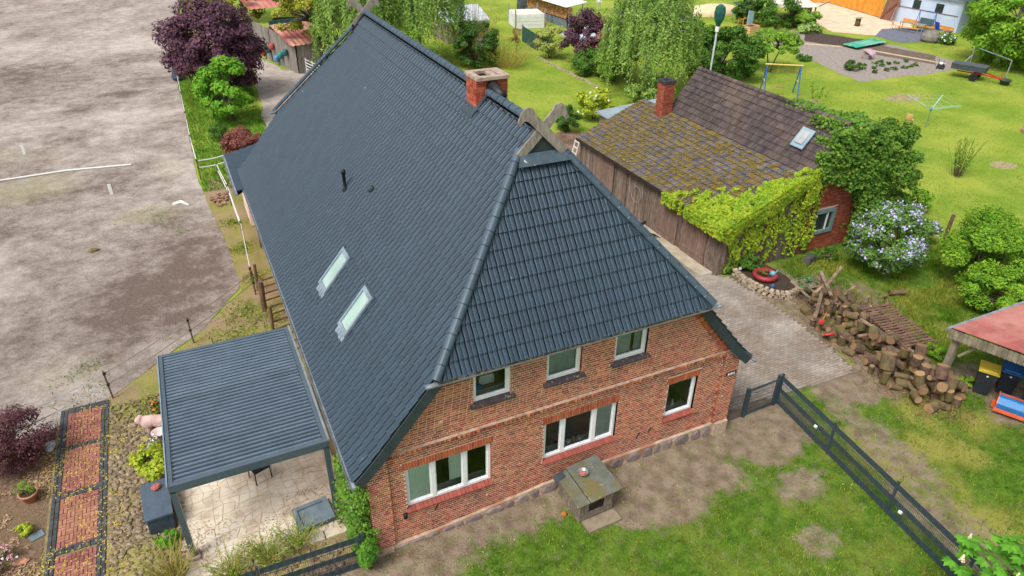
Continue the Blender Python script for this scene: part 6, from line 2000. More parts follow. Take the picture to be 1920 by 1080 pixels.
# bark chips and splinters around the woodpile, leaf bits and pebbles on the yard
def strewn(name, label, n, fn, mat, size, asp=.4):
    P = np.array([fn() for _ in range(n)])
    V, F = leaf_arrays(P, unit(rng.normal(size=P.shape) * .35 + [0, 0, 1]), size, asp)
    tag(put(name, npmesh(name, V, quads=F), None, mat), label, 'debris', kind='stuff')
def chip():
    i = rnd.randrange(len(pile_axis)); cx, cy, hw = pile_axis[i]
    x, y = cx + rnd.gauss(-.1, hw * .8), cy + rnd.gauss(0, .5)
    return (x, y, (.07 if x < 12.5 and y > .4 else .045) + rnd.uniform(0, .05))
strewn('wood_chips', 'bark flakes and splinters strewn around the log heap', 2600, chip, M('chip', S(170, 134, 96), S(104, 80, 62), scale=6, rand=.4, rough=.95), .11, .35)
def bit():
    x, y = rnd.uniform(-5.5, 13), -abs(rnd.gauss(0, 2.2))
    return (x, y, yz(x, y) + .018)
strewn('yard_debris', 'small dry leaf bits and stones on the worn front yard', 1600, bit, M('yard_bits', S(176, 158, 128), S(96, 80, 62), scale=5, rand=.4, rough=.95), .045, .7)
# ================================================================ trees behind and left
m_purple = M('copper_leaf', S(112, 72, 88), S(78, 50, 66), scale=1.2, rand=.32, hue=.02, transl=.2, rough=.7)
m_maple = M('maple_leaf', S(132, 184, 48), S(96, 156, 36), scale=1.2, rand=.28, hue=.02, transl=.35, rough=.7)
m_birch = M('birch_leaf', S(152, 182, 86), S(116, 152, 62), scale=.8, rand=.3, hue=.02, transl=.35, rough=.7)
m_yel = M('young_yellow_leaf', S(184, 182, 62), S(146, 158, 46), scale=1, rand=.28, hue=.025, transl=.35, rough=.7)
m_dgreen = M('dark_leaf', S(84, 122, 40), S(58, 94, 28), scale=1.2, rand=.3, hue=.02, transl=.25, rough=.6)
m_bark2 = M('grey_bark', S(116, 106, 94), S(84, 76, 68), scale=6, rough=.95, bump=.6)
m_bbark = M('birch_bark', S(196, 192, 184), S(120, 114, 108), scale=5, rough=.9, stretch=(1, 1, 4))
tree('copper_beech', 'broad dark purple copper tree beside the paddock fence', 'tree', (-4.9, 45.4, 0), (-4.9, 45.0, 3.6), (3.7, 3.4, 3.6), 26000, .25, m_purple, m_bark2, .16, 130, .22, low=-.9)
tree('young_maple', 'bright green young maple in front of the purple tree', 'tree', (-4.7, 38.6, 0), (-4.8, 38.4, 2.35), (2.1, 2.1, 2.2), 9000, .24, m_maple, m_bark2, .1, 50, .25, low=-.9)
shrub('barberry', 'round reddish barberry bush behind the rear annex roof', (-4.9, 31.2, 0), 1.45, 1.9, 9000, .13, M('barberry_leaf', S(150, 92, 78), S(116, 66, 60), scale=2, rand=.3, hue=.03, transl=.2), m_twig, K=36, clump=.3)
shrub('small_conifer', 'soft green small conifer at the foot of the young maple', (-6.0, 34.8, 0), .8, 1.3, 2600, .14, m_green, m_twig, K=20, aspect=.3, cat='conifer')
tag(MB().blob((-7.55, 51.0, .4), (.5, .7, .45), 8, 5, .12).build('blue_barrel_bundle', M('blue_tarp', S(70, 96, 120), S(54, 72, 92), scale=3, rough=.6)), 'dark blue bundle at the paddock fence left of the purple tree', 'bundle')
tree('yellow_tree', 'thin yellow-leaved young tree behind the purple tree', 'tree', (-1.6, 60.5, 0), (-2.0, 60.5, 4.6), (3.4, 3.2, 3.8), 7000, .26, m_yel, m_bark2, .12, 60, .16, limbs=24, low=-.7)
tree('yellow_oak', 'dark-trunked oak with sparse yellow young leaves over the red-roofed shed', 'tree', (4.2, 49.2, 0), (3.6, 50.2, 5.6), (3.6, 3.2, 3.8), 6500, .27, m_yel, m_bark2, .26, 70, .15, limbs=30, low=-.9)
def weeping(name, label, base, h, r, strands, mat, lsize=.15, per=34, wid=(1, 1)):
    t = thing(name, label, 'tree', base)
    mb = MB(); mb.tube([(0, 0, -.1), (.1, .1, h * .45), (0, 0, h * .92)], [.24, .16, .05], 8)
    P = []; N_ = []
    for k in range(strands):
        a = rnd.uniform(0, 6.28); rr = r * math.sqrt(rnd.uniform(.03, 1))
        top = h * (1 - .42 * (rr / r) ** 2) * rnd.uniform(.62, 1.0)
        x, y = math.cos(a) * rr * wid[0], math.sin(a) * rr * wid[1]
        ln = rnd.uniform(.12, .6) * h * .7
        bot = max(.25, top - ln)
        if k % 4 == 0:
            mb.tube([(0, 0, min(top * .7, h * .85)), (x * .55, y * .55, top * .97), (x, y, top)], [.06, .04, .015], 5, False)
        ph = rnd.uniform(0, 6.28)
        for q in range(per):
            f = q / per
            P.append((x * (1 + .10 * f) + math.cos(ph) * .18 * f + rnd.gauss(0, .09), y * (1 + .10 * f) + math.sin(ph) * .18 * f + rnd.gauss(0, .09), top + (bot - top) * f + .15 * math.sin(3 * f)))
            N_.append((math.cos(a) + rnd.gauss(0, .5), math.sin(a) + rnd.gauss(0, .5), .5 + rnd.gauss(0, .4)))
    V, F = leaf_arrays(np.array(P), unit(np.array(N_)), lsize, .5)
    put('crown', npmesh('crown', V, quads=F), t, mat)
    mb.build('trunk', m_bbark, t, True)
    return t
weeping('weeping_birch', 'big weeping birch right of the narrow lawn, behind the barn', (25.6, 33.4, 0), 9.8, 3.7, 640, m_birch, .23)
weeping('weeping_birch', 'weeping birch rising left of the rear roof boards', (6.5, 47.2, 0), 10.5, 3.4, 560, m_birch, .24)
weeping('weeping_birch', 'weeping birch behind the rear end of the roof ridge', (12.3, 49.0, 0), 11.0, 4.0, 600, m_birch, .24)
tree('low_branch_shrub', 'loose green bush below the weeping birch at the lawn edge', 'shrub', (24.2, 30.6, 0), (24.0, 30.4, 1.1), (2.2, 1.5, 1.2), 5000, .17, m_birch, m_twig, .06, 40, .25, stems=4, parts=('stem', 'foliage'))
# hedge row along the narrow lawn
shrub('pale_bush', 'pale yellow-green bush at the end of the shrub row', (23.9, 46.2, 0), 1.5, 3.0, 6500, .17, M('pale_leaf', S(192, 200, 112), S(154, 170, 82), scale=1.2, rand=.25, transl=.3), m_twig, K=34, clump=.3)
tree('purple_hazel', 'tall purple-leaved shrub in the row beside the narrow lawn', 'shrub', (25.4, 43.2, 0), (25.6, 43.0, 2.5), (2.3, 2.3, 2.3), 11000, .2, m_purple, m_twig, .08, 50, .24, stems=4, parts=('stem', 'foliage'), low=-1)
tree('pink_shrub', 'pinkish-brown shrub between the purple and green shrubs', 'shrub', (26.4, 40.2, 0), (26.6, 40.3, 2.5), (1.7, 1.8, 2.2), 6500, .18, M('pink_leaf', S(172, 122, 112), S(136, 92, 88), scale=1.2, rand=.28, transl=.25), m_twig, .06, 36, .24, stems=4, parts=('stem', 'foliage'), low=-1)
shrub('green_shrub', 'dark green shrub at the foot of the purple one by the lawn kerb', (24.2, 39.6, 0), 1.7, 2.2, 6500, .17, m_green, m_twig, K=32, clump=.3)
shrub('green_shrub', 'bright green shrub next to the weeping birch by the lawn kerb', (25.0, 37.0, 0), 1.7, 3.0, 7000, .17, m_lime, m_twig, K=32, clump=.28)
tree('purple_sapling', 'slender purple-leaved shrub between the green shrub and the birch', 'shrub', (26.6, 37.8, 0), (26.6, 37.9, 2.8), (1.2, 1.3, 2.2), 3200, .18, m_purple, m_twig, .06, 24, .26, stems=4, parts=('stem', 'foliage'), low=-1)
kb = MB()
for k in range(26):
    y = 46.5 - k * .42
    put('kerb_stone', MB().box((22.85 + .12 * math.sin(k), y, .06), (.14, .38, .14), rnd.uniform(-.1, .1)).mesh('kerb_stone'), None, m_conc)
ks = [o for o in COL.objects if o.name.startswith('kerb_stone')]
kt = thing('lawn_kerb', 'stone kerb between the narrow lawn and the shrub row', 'kerb', (22.9, 41, 0), world=True)
for o in ks:
    o.parent = kt; o.matrix_parent_inverse = WORLD[kt]
shrub('magnolia', 'yellow-green bush with white blossoms behind the barn shed', (18.4, 29.2, 0), 1.45, 2.3, 3800, .2, m_bright, m_twig, K=34, clump=.28, extra=('blossom', 60, .2, M('white_petal', (0, 0, 0))))
shrub('dark_box_bush', 'dense dark green bush right behind the crossed gable boards', (15.3, 27.6, 0), 1.0, 1.9, 5500, .11, m_dgreen, m_twig, K=40, clump=.28)
tree('laurel', 'glossy dark green laurel left of the big chimney', 'shrub', (16.3, 45.6, 0), (16.3, 45.6, 2.0), (2.3, 2.0, 2.1), 10000, .19, m_dgreen, m_twig, .06, 50, .25, stems=4, parts=('stem', 'foliage'), low=-1)
stalks('bare_shrub', 'tall bare yellow-twigged shrub behind the laurel', (17.6, 49.6, 0), 1.8, 5.2, 190, m_straw, 7, m_yel, lsize=.14)
stalks('reed_clump', 'dry yellow twiggy shrub right of the big chimney', (18.9, 44.6, 0), 1.7, 2.0, 190, m_straw, 8, m_yel, lsize=.12)
tree('thin_sapling', 'thin brownish sapling at the edge of the narrow lawn', 'tree', (20.6, 46.6, 0), (20.6, 46.6, 2.1), (.75, .75, .8), 550, .13, M('brown_leaf', S(164, 124, 70), S(136, 110, 60), rand=.3, transl=.2), m_bark2, .05, 18, .3)
# shed roof behind the bare shrub
s2 = thing('far_shed', 'far shed with pale blue-white sheet roof behind the bare shrub', 'shed', (19.6, 56.4, 0), world=True)
MB().plate([(17.0, 54.6, 2.0), (21.6, 54.6, 2.0), (22.4, 59.6, 2.6), (17.0, 59.6, 2.6)], (0, 0, .1)).build('roof', M('sheet_white_blue', S(206, 214, 224), S(180, 190, 204), scale=1, rough=.5), s2)
MB().box((19.4, 57, 1.0), (4.4, 4.2, 1.98)).build('wall', m_plank, s2)
MB().beam((17.0, 54.5, 1.9), (21.6, 54.5, 1.9), .1, .12).build('gutter', m_metal, s2)
w3 = thing('rain_tank', 'grey caged water tank at the lawn corner behind the chimney', 'tank', (18.9, 50.3, 0), R(10))
MB().box((0, 0, .75), (.95, .95, 1.0), taper=.96).build('tank_body', M('milky_plastic', S(196, 206, 214), S(176, 188, 196), rough=.5), w3)
for z in (.3, .6, .9, 1.2):
    MB().tube([(-.52, -.52, z), (.52, -.52, z), (.52, .52, z), (-.52, .52, z), (-.52, -.52, z)], .025, 5).build('cage_hoop', m_metal, w3)
for x in (-.5, 0, .5):
    for y in (-.52, .52): MB().beam((x, y, .1), (x, y, 1.3), .03, .03).build('cage_bar', m_metal, w3)
MB().box((0, 0, .1), (1.1, 1.1, .14)).build('pallet', m_oldwood, w3)
# white walled enclosure, green screen, firewood shelter, tarpaulin
we = thing('white_enclosure', 'square white walled enclosure with corner posts in the far garden', 'enclosure', (28.4, 60.2, 0), R(-12))
m_wh = M('white_board', S(232, 232, 228), S(214, 214, 212), scale=2, rough=.6)
for (x, y, sx, sy) in ((0, -1.6, 3.2, .06), (0, 1.6, 3.2, .06), (-1.6, 0, .06, 3.14), (1.6, 0, .06, 3.14)):
    for k in range(4): MB().box((x, y, .2 + k * .36), (sx, sy, .34)).build('wall_board', m_wh, we)
for x in (-1.62, 1.62):
    for y in (-1.62, 1.62): MB().box((x, y, 1.0), (.12, .12, 2.0)).build('post', m_oldwood, we)
MB().box((0, 0, 1.42), (3.05, 3.05, .05)).build('cover', M('cover_cream', S(230, 222, 206), S(214, 206, 190), rough=.7), we)
gs = thing('green_screen', 'dark green privacy screen at the end of the narrow lawn', 'screen', (24.2, 50.8, 0), world=True)
for a, b in (((24.6, 53.4), (24.1, 49.4)), ((24.1, 49.3), (25.6, 49.6))):
    MB().beam((*a, .75), (*b, .75), .04, 1.45).build('screen_panel', M('green_mesh', S(52, 88, 82), S(42, 74, 70), scale=2, rough=.7), gs)
    for p in (a, b): MB().beam((*p, 0), (*p, 1.6), .08, .08).build('post', m_post, gs)
ws = thing('firewood_shelter', 'long open firewood shelter with white sheet roof', 'shelter', (32.5, 62, 0), world=True)
A_, B_ = Vector((31.4, 66.5, 0)), Vector((32.0, 57.2, 0)); dd = (B_ - A_).normalized(); nn = Vector((dd.y, -dd.x, 0))
if nn.x > 0: nn = -nn
MB().plate([A_ + nn * .7 + Vector((0, 0, 2.25)), B_ + nn * .7 + dd * .5 + Vector((0, 0, 2.25)), B_ - nn * 1.9 + dd * .5 + Vector((0, 0, 2.6)), A_ - nn * 1.9 + Vector((0, 0, 2.6))], (0, 0, .06)).build('roof', M('white_sheet', S(240, 238, 230), S(224, 222, 214), rough=.5), ws)
for f in (0, .33, .66, 1.0):
    p = A_.lerp(B_, f)
    MB().beam(p, p + Vector((0, 0, 2.25)), .09, .09).build('post', m_metal, ws); MB().beam(p - nn * 1.7, p - nn * 1.7 + Vector((0, 0, 2.5)), .09, .09).build('post', m_metal, ws)
for f0, f1 in ((.02, .32), (.34, .65), (.67, .98)):
    p, q = A_.lerp(B_, f0), A_.lerp(B_, f1)
    MB().beam(p + nn * .1 + Vector((0, 0, .4)), q + nn * .1 + Vector((0, 0, .4)), .04, .8).build('tarp_skirt', M('grey_tarp', S(120, 130, 140), S(96, 106, 116), rough=.6), ws)
    st = MB(); m = int((q - p).length / .16)
    for i in range(m):
        for z in range(8):
            c = p.lerp(q, (i + .5 + (.25 if z % 2 else 0)) / m) - nn * rnd.uniform(.28, .36) + Vector((0, 0, .9 + z * .15))
            a = rnd.uniform(.055, .08); st.tube([c + nn * .3, c - nn * .3], a, 5)
    o = st.build('stacked_split_wood', M('split_wood', S(216, 170, 110), S(172, 122, 76), scale=3, rand=.35, hue=.02, rough=.9), ws); o['kind'] = 'stuff'
    MB().beam(p - nn * .8 + Vector((0, 0, .55)), q - nn * .8 + Vector((0, 0, .55)), .7, 1.0).build('wood_core', m_bark, ws)
tag(MB().blob((31.4, 67.3, .9), (.7, .9, 1.1), 8, 6, .1).build('covered_stack', M('dark_tarp', S(74, 82, 92), S(56, 62, 70), scale=3, rough=.5)), 'dark tarpaulin-covered stack at the left end of the firewood shelter', 'stack')
tp = [(29.6, 55.4), (34.6, 57.0), (36.9, 53.6), (34.0, 50.4), (29.6, 51.2)]
tag(MB().prism(tp, .02, .16).build('tarpaulin', M('pale_tarp', S(196, 202, 212), S(172, 180, 192), scale=.8, rough=.5)), 'large pale grey tarpaulin spread behind the purple shrub', 'tarpaulin')
# person far out in the meadow
def person():
    V = [(0, 0, .95), (0, 0, 1.2), (0, 0, 1.42), (0, 0, 1.52), (0, .02, 1.64), (0, .02, 1.74), (.1, 0, .9), (.11, .02, .48), (.11, 0, .06), (.12, -.12, .03), (-.1, 0, .9), (-.12, .04, .48), (-.13, .02, .06), (-.14, -.1, .03),
         (.2, 0, 1.4), (.26, .02, 1.12), (.24, -.1, .88), (-.2, 0, 1.4), (-.27, .02, 1.12), (-.25, -.08, .88)]
    E_ = [(0, 1), (1, 2), (2, 3), (3, 4), (4, 5), (0, 6), (6, 7), (7, 8), (8, 9), (0, 10), (10, 11), (11, 12), (12, 13), (2, 14), (14, 15), (15, 16), (2, 17), (17, 18), (18, 19)]
    rad = [.15, .15, .15, .06, .1, .09, .1, .07, .05, .04, .1, .07, .05, .04, .07, .05, .04, .07, .05, .04]
    me = bpy.data.meshes.new('person'); me.from_pydata(V, E_, [])
    m = bpy.data.materials.new('clothes'); m.use_nodes = True; N, L = m.node_tree.nodes, m.node_tree.links
    tc = N.new('ShaderNodeTexCoord'); sx = N.new('ShaderNodeSeparateXYZ'); rp = N.new('ShaderNodeValToRGB'); dv = N.new('ShaderNodeMath'); dv.operation = 'DIVIDE'; dv.inputs[1].default_value = 1.84
    L.new(tc.outputs['Object'], sx.inputs[0]); L.new(sx.outputs['Z'], dv.inputs[0]); L.new(dv.outputs[0], rp.inputs[0]); rp.color_ramp.interpolation = 'CONSTANT'
    e = rp.color_ramp.elements; e[0].position = 0; e[0].color = (*S(60, 56, 52), 1); e[1].position = .05; e[1].color = (*S(176, 180, 184), 1)
    for p_, c_ in ((.51, S(226, 228, 230)), (.835, S(206, 160, 134)), (.95, S(92, 70, 52))):
        k_ = e.new(p_); k_.color = (*c_, 1)
    L.new(rp.outputs[0], N['Principled BSDF'].inputs['Base Color'])
    o = put('person', me, None, m); o.modifiers.new('skin', 'SKIN')
    for i, r in enumerate(rad): me.skin_vertices[0].data[i].radius = (r, r)
    me.skin_vertices[0].data[0].use_root = True
    sd = o.modifiers.new('sub', 'SUBSURF'); sd.levels = 2; sd.render_levels = 2
    o.location = (40.6, 65.1, 0); o.rotation_euler = (0, 0, R(-20))
    tag(o, 'person in white top and pale grey trousers standing in the far meadow', 'person')
person()

# ================================================================ top-left sheds
sd_ = thing('old_shed', 'long grey plank shed with red corrugated roof at the top left', 'shed', (2.0, 56, 0), world=True)
def plank_wall(t, a, b, h0, h1, name='plank', w=.3):
    a, b = Vector((*a, 0)), Vector((*b, 0)); n = max(1, int((b - a).length / w))
    for k in range(n):
        f0, f1 = (k + .03) / n, (k + .97) / n
        p, q = a.lerp(b, f0), a.lerp(b, f1); h = h0 + (h1 - h0) * (f0 + f1) / 2
        MB().beam((p.x, p.y, h / 2), (q.x, q.y, h / 2), .05, h).build(name, M('shed_plank', S(150, 142, 134), S(116, 108, 102), scale=2, rough=.95, rand=.16, stretch=(4, 4, .7)), t)
plank_wall(sd_, (1.7, 49.3), (-1.1, 60.5), 2.7, 3.0)
plank_wall(sd_, (-1.2, 61), (-2.3, 72), 3.2, 3.2, w=.5)
plank_wall(sd_, (1.8, 49.2), (5.4, 50.0), 2.3, 2.3)
def sheet_roof(t, pts, mat, name='roof_sheet'):
    a, b, c, d = [Vector(p) for p in pts]; mb = MB(); n = 40
    for i in range(n + 1):
        h = .03 * math.cos(i * math.pi / 2)
        mb.V += [tuple(a.lerp(b, i / n) + Vector((0, 0, h))), tuple(d.lerp(c, i / n) + Vector((0, 0, h)))]
    for i in range(n): mb.F.append((2 * i, 2 * i + 2, 2 * i + 3, 2 * i + 1))
    mb.build(name, mat, t)
m_rr = M('rusty_red_sheet', S(196, 116, 108), S(170, 90, 80), scale=1, rough=.6, c3=S(206, 150, 130), scale3=.5)
sheet_roof(sd_, [(1.3, 48.9, 2.35), (5.6, 49.8, 2.35), (5.0, 54.2, 3.3), (.4, 53.2, 3.3)], m_rr)
sheet_roof(sd_, [(-.6, 57.4, 3.9), (4.6, 58.6, 3.9), (3.6, 66, 5.6), (-1.8, 65, 5.6)], m_rr)
MB().beam((.6, 54.6, 2.6), (4.9, 55.6, 2.6), .05, 1.5).build('teal_panel', M('teal_board', S(70, 116, 116), S(56, 98, 100), rough=.7), sd_)
MB().box((2.6, 56.5, 1.4), (3.2, 5.5, 2.7), R(-14)).build('core', M('barn_dark', (0, 0, 0)), sd_)
for k, (y, c, nm) in enumerate(((55.6, (206, 96, 60), 'orange crate hanging on the grey shed wall'), (54.4, (50, 120, 120), 'teal round tub hanging on the grey shed wall'), (53.5, (206, 80, 76), 'red sack hanging on the grey shed wall'), (52.8, (90, 150, 196), 'light blue bucket at the grey shed wall'), (51.9, (60, 140, 140), 'teal bag hanging on the grey shed wall near its corner'), (50.8, (60, 110, 120), 'dark teal sack at the foot of the shed corner'))):
    x = 1.7 - (y - 49.3) * .25 - .25
    tag(MB().lathe([(.12, 0), (.22, .1), (.24, .45), (.14, .55)], 10, (x, y, .3 + (k % 3) * .45)).build('hanging_tub', M('tub_%d' % k, S(*c), S(*[int(v * .8) for v in c]), rough=.5), None, True), nm, 'tub')
dp = thing('bent_pipe', 'dark bent pipe standing at the grey shed wall', 'pipe', (-1.6, 60.3, 0), world=True)
MB().tube([(-1.55, 60.2, 0), (-1.6, 60.3, 3.2), (-1.8, 60.8, 3.7), (-2.4, 61.4, 3.6)], .1, 8).build('pipe', m_black, dp)
wg = thing('white_gate', 'white metal field gate in front of the dark tree trunk', 'gate', (2.35, 48.6, 0), world=True)
for k in range(5): MB().tube([(2.3, 48.7, .25 + k * .25), (2.9, 46.2, .25 + k * .25)], .03, 6).build('gate_bar', m_tape, wg)
for f in (0, .5, 1): MB().tube([(2.3 + .6 * f, 48.7 - 2.5 * f, .1), (2.3 + .6 * f, 48.7 - 2.5 * f, 1.4)], .035, 6).build('gate_upright', m_tape, wg)

# ================================================================ far right garden
tree('round_tree', 'dense dark green tree behind the barn ridge', 'tree', (33.6, 34.2, 0), (33.6, 34.2, 2.1), (3.6, 3.2, 2.4), 17000, .24, m_green, m_bark2, .14, 70, .22)
tree('apple_tree', 'small spreading fruit tree with forked trunk beside the swing', 'tree', (39.3, 34.4, 0), (39.8, 34.8, 2.3), (2.6, 2.4, 1.25), 8000, .2, m_lime, m_bark2, .12, 60, .22, stems=2, low=-.4)
for k, (x, y, r, h, m_, lab) in enumerate(((38.5, 44.5, 2.0, 2.6, m_green, 'green bush behind the pole with the green cover'), (42.5, 50.5, 1.8, 2.2, m_birch, 'pale green bush in the far vegetable garden'), (35.5, 47.5, 2.4, 3.0, m_lime, 'light green bush far behind the weeping birch'), (53.6, 49.0, 2.7, 3.6, m_green, 'large dark bush in front of the white-roofed shed'), (51.8, 51.8, 1.6, 3.4, m_dgreen, 'dark upright bush beside the garden trestles'), (56.6, 47.6, 1.6, 2.2, m_lime, 'light green bush right of the large dark bush'), (47.5, 60.5, 1.2, 3.2, m_lime, 'slim light green tree beside the sand heap'))):
    shrub('far_bush', lab, (x, y, 0), r, h, 4200, .26, m_, m_twig, K=40, clump=.26)
shrub('rhubarb', 'broad-leaved pale green rhubarb at the corner of the dark seed bed', (55.2, 45.6, 0), 1.5, .8, 700, .4, M('rhubarb_leaf', S(164, 190, 110), S(130, 164, 80), rand=.2, transl=.25), m_twig, K=18, aspect=.9, cat='plant')
shrub('box_ball', 'small round dark green bush at the near edge of the vegetable plot', (46.7, 32.0, 0), .75, .9, 1600, .16, m_dgreen, m_twig, K=22, clump=.3)
shrub('flat_bush', 'low flat green bush at the left edge of the vegetable plot', (45.3, 36.4, 0), .95, .5, 1300, .16, m_green, m_twig, K=18, clump=.3)
for k in range(16):
    x, y = 48.0 + (k % 6) * 1.15 + rnd.uniform(-.3, .3), 30.4 + (k // 6) * 1.2 + (k % 6) * .12 + rnd.uniform(-.2, .2)
    shrub('vegetable_plant', 'small green vegetable plant in the near grey bed', (x, y, 0), .34, .3, 150, .16, m_green, m_twig, K=6, group='vegetable plants in the near bed', cat='plant', limbs=2)
nt_ = MB(); 
for i in range(19):
    for j in range(9):
        f, g_ = i / 18, j / 8
        p = Vector((53.2, 39.4, 0)).lerp(Vector((58.4, 40.2, 0)), f) + Vector((.15, -2.0, 0)) * g_
        nt_.V.append((p.x + rnd.uniform(-.05, .05), p.y, .12 + .16 * abs(math.sin(j * 1.4)) + rnd.uniform(0, .05)))
for i in range(18):
    for j in range(8): nt_.F.append((i * 9 + j, i * 9 + j + 1, i * 9 + j + 10, i * 9 + j + 9))
tag(nt_.build('crop_net', M('green_net', S(60, 176, 146), S(44, 140, 112), scale=4, stretch=(.4, 3, 1), rough=.7, c3=S(150, 190, 170), scale3=.8)), 'turquoise green crop net spread over the seed bed', 'net')
hh = thing('insect_house', 'tiny hut with pink roof in the vegetable bed', 'hut', (51.5, 34.6, 0), R(20))
MB().box((0, 0, .25), (.8, .5, .5)).build('body', m_oldwood, hh)
MB().plate([(-.6, -.5, .45), (.6, -.5, .45), (.6, .1, .8), (-.6, .1, .8)], (0, 0, .05)).build('roof', M('pink_felt', S(206, 172, 184), S(190, 150, 166), rough=.8), hh); MB().plate([(-.6, .1, .8), (.6, .1, .8), (.6, .5, .5), (-.6, .5, .5)], (0, 0, .05)).build('roof', MATS['pink_felt'], hh)
# swing set
sw = thing('swing_set', 'blue and yellow swing frame on the lawn behind the barn', 'swing', (35.2, 28.3, 0), world=True)
m_sb = M('blue_tube', S(60, 110, 180), S(50, 92, 160), rough=.45); m_sy = M('yellow_tube', S(226, 200, 120), S(206, 176, 100), rough=.5)
T0, T1 = Vector((33.9, 29.3, 2.35)), Vector((36.0, 27.9, 2.35)); ax = (T1 - T0).normalized(); px_ = Vector((ax.y, -ax.x, 0))
MB().tube([T0 - ax * .15, T1 + ax * .15], .06, 8).build('top_bar', m_sy, sw)
for T in (T0, T1):
    for s in (-1, 1):
        MB().tube([T, T + px_ * s * .95 - Vector((0, 0, 2.35))], .05, 8).build('leg', m_sb, sw)
    MB().tube([T + px_ * .5 - Vector((0, 0, 1.24)), T - px_ * .5 - Vector((0, 0, 1.24))], .035, 6).build('brace', m_sy, sw)
for f in (.35, .65):
    p = T0.lerp(T1, f); MB().tube([p, p - Vector((0, 0, 1.7))], .012, 4).build('rope', m_straw, sw)
MB().box(T0.lerp(T1, .5) - Vector((0, 0, 1.72)), (.6, .22, .04), math.atan2(ax.y, ax.x)).build('swing_seat', m_red, sw)
# pole with green cover
pc = thing('covered_pole', 'tall pale pole topped by a dark green teardrop cover', 'pole', (24.6, 25.0, 0))
MB().tube([(0, 0, 0), (.1, .05, 6.3)], .06, 8).build('pole', M('pale_pole', S(170, 180, 186), S(150, 160, 166), rough=.5), pc, True)
MB().lathe([(.1, 6.2), (.13, 6.25), (.13, 6.5), (.1, 6.55)], 10, (.1, .05, 0)).build('white_collar', m_cer, pc)
MB().lathe([(.1, 6.56), (.3, 7.0), (.36, 7.4), (.3, 7.75), (.1, 7.9), (.02, 7.92)], 8, (.12, .05, 0)).build('cover', M('green_cover', S(30, 96, 84), S(22, 78, 70), scale=3, rough=.6), pc)
# rotary clothes dryer and shell chair
dr = thing('rotary_dryer', 'pale turquoise rotary clothes dryer on the right-hand lawn', 'clothes dryer', (38.8, 18.4, 0))
m_dr = M('pale_turquoise', S(170, 214, 208), S(150, 196, 192), rough=.45)
MB().tube([(0, 0, 0), (0, 0, 1.5)], .03, 8).build('pole', M('dull_steel', S(150, 160, 158), S(130, 140, 138), rough=.5, metal=.4), dr); MB().lathe([(.05, 1.2), (.1, 1.25), (.1, 1.35), (.05, 1.42)], 10).build('hub', M('teal_hub', S(70, 160, 160), S(60, 140, 140), rough=.4), dr)
for k in range(4):
    a = R(20 + 90 * k); d = Vector((math.cos(a), math.sin(a), 0))
    MB().beam(Vector((0, 0, 1.3)), d * 1.75 + Vector((0, 0, 1.95)), .05, .03).build('arm', m_dr, dr)
for f in (.5, .75, .98):
    q = [Vector((math.cos(R(20 + 90 * k)) * 1.75 * f, math.sin(R(20 + 90 * k)) * 1.75 * f, 1.3 + .65 * f)) for k in range(5)]
    MB().tube(q, .006, 4).build('line', m_dr, dr)
def shell_chair(label, loc, rz):
    t = thing('shell_chair', label, 'chair', loc, rz)
    m_p = M('peach_shell', S(226, 178, 128), S(206, 156, 108), rough=.5)
    s = MB(); prof = [(-.24, .46), (-.1, .43), (.12, .44), (.2, .5), (.26, .7), (.3, .92)]
    for i, (y, z) in enumerate(prof): s.V += [(-.24 + .02 * i * .5, y, z), (.24 - .02 * i * .5, y, z), (-.24 + .02 * i * .5, y + .02, z - .02), (.24 - .02 * i * .5, y + .02, z - .02)]
    for i in range(len(prof) - 1):
        a = 4 * i; b = a + 4; s.F += [(a, a + 1, b + 1, b), (a + 2, b + 2, b + 3, a + 3), (a, b, b + 2, a + 2), (a + 1, a + 3, b + 3, b + 1)]
    s.F += [(0, 2, 3, 1), (20, 21, 23, 22)]
    s.build('shell', m_p, t)
    for x in (-.2, .2):
        for y in (-.2, .2): MB().tube([(x, y, .43), (x * 1.15, y * 1.25, 0)], .016, 6).build('leg', m_black, t)
shell_chair('peach shell chair standing beside the rotary dryer', (38.0, 19.2, 0), R(115))
shell_chair('peach shell chair at the left end of the terrace table', (65.6, 43.4, .03), R(60))
# trailer, frame, mower, planter
tr_ = thing('box_trailer', 'red trailer frame with long black cargo box at the bushes', 'trailer', (54.0, 25.8, 0), R(-68))
MB().box((-.4, 0, .95), (2.6, 1.2, .42)).build('cargo_box', M('black_box', S(70, 76, 84), S(56, 62, 68), rough=.5), tr_); MB().box((-.4, 0, 1.18), (2.66, 1.26, .05)).build('box_lid', M('box_lid_grey', S(92, 98, 106), S(80, 86, 92), rough=.5), tr_)
m_tr = M('trailer_red', S(196, 66, 52), S(170, 54, 44), rough=.5)
for s in (-.4, .4): MB().beam((-1.2, s, .6), (1.0, s, .6), .08, .1).build('chassis_rail', m_tr, tr_); MB().beam((1.0, s, .6), (2.4, 0, .35), .08, .1).build('drawbar', m_tr, tr_)
for s in (-.75, .75): MB().tube([(.2, s - .08, .32), (.2, s + .08, .32)], .32, 14).build('wheel', m_black, tr_)
MB().tube([(2.1, 0, .4), (2.1, 0, .9)], .05, 8).build('jockey_jack', m_tr, tr_)
fr = thing('carpet_rack', 'white tubular carpet-beating frame behind the black trailer box', 'frame', (56.0, 26.5, 0), world=True)
MB().tube([(57.2, 28.4, 0), (57.2, 28.4, 1.9), (55.3, 23.8, 1.9), (55.3, 23.8, 0)], .05, 8).build('tube', m_metal, fr); MB().tube([(57.2, 28.4, 1.2), (56.4, 28.9, 0)], .04, 6).build('stay', m_metal, fr)
gpn = pot('planter', 'dark green tub planter at the foot of the metal frame', (54.9, 23.5, 0), .45, .45, MATS['green_pot'])
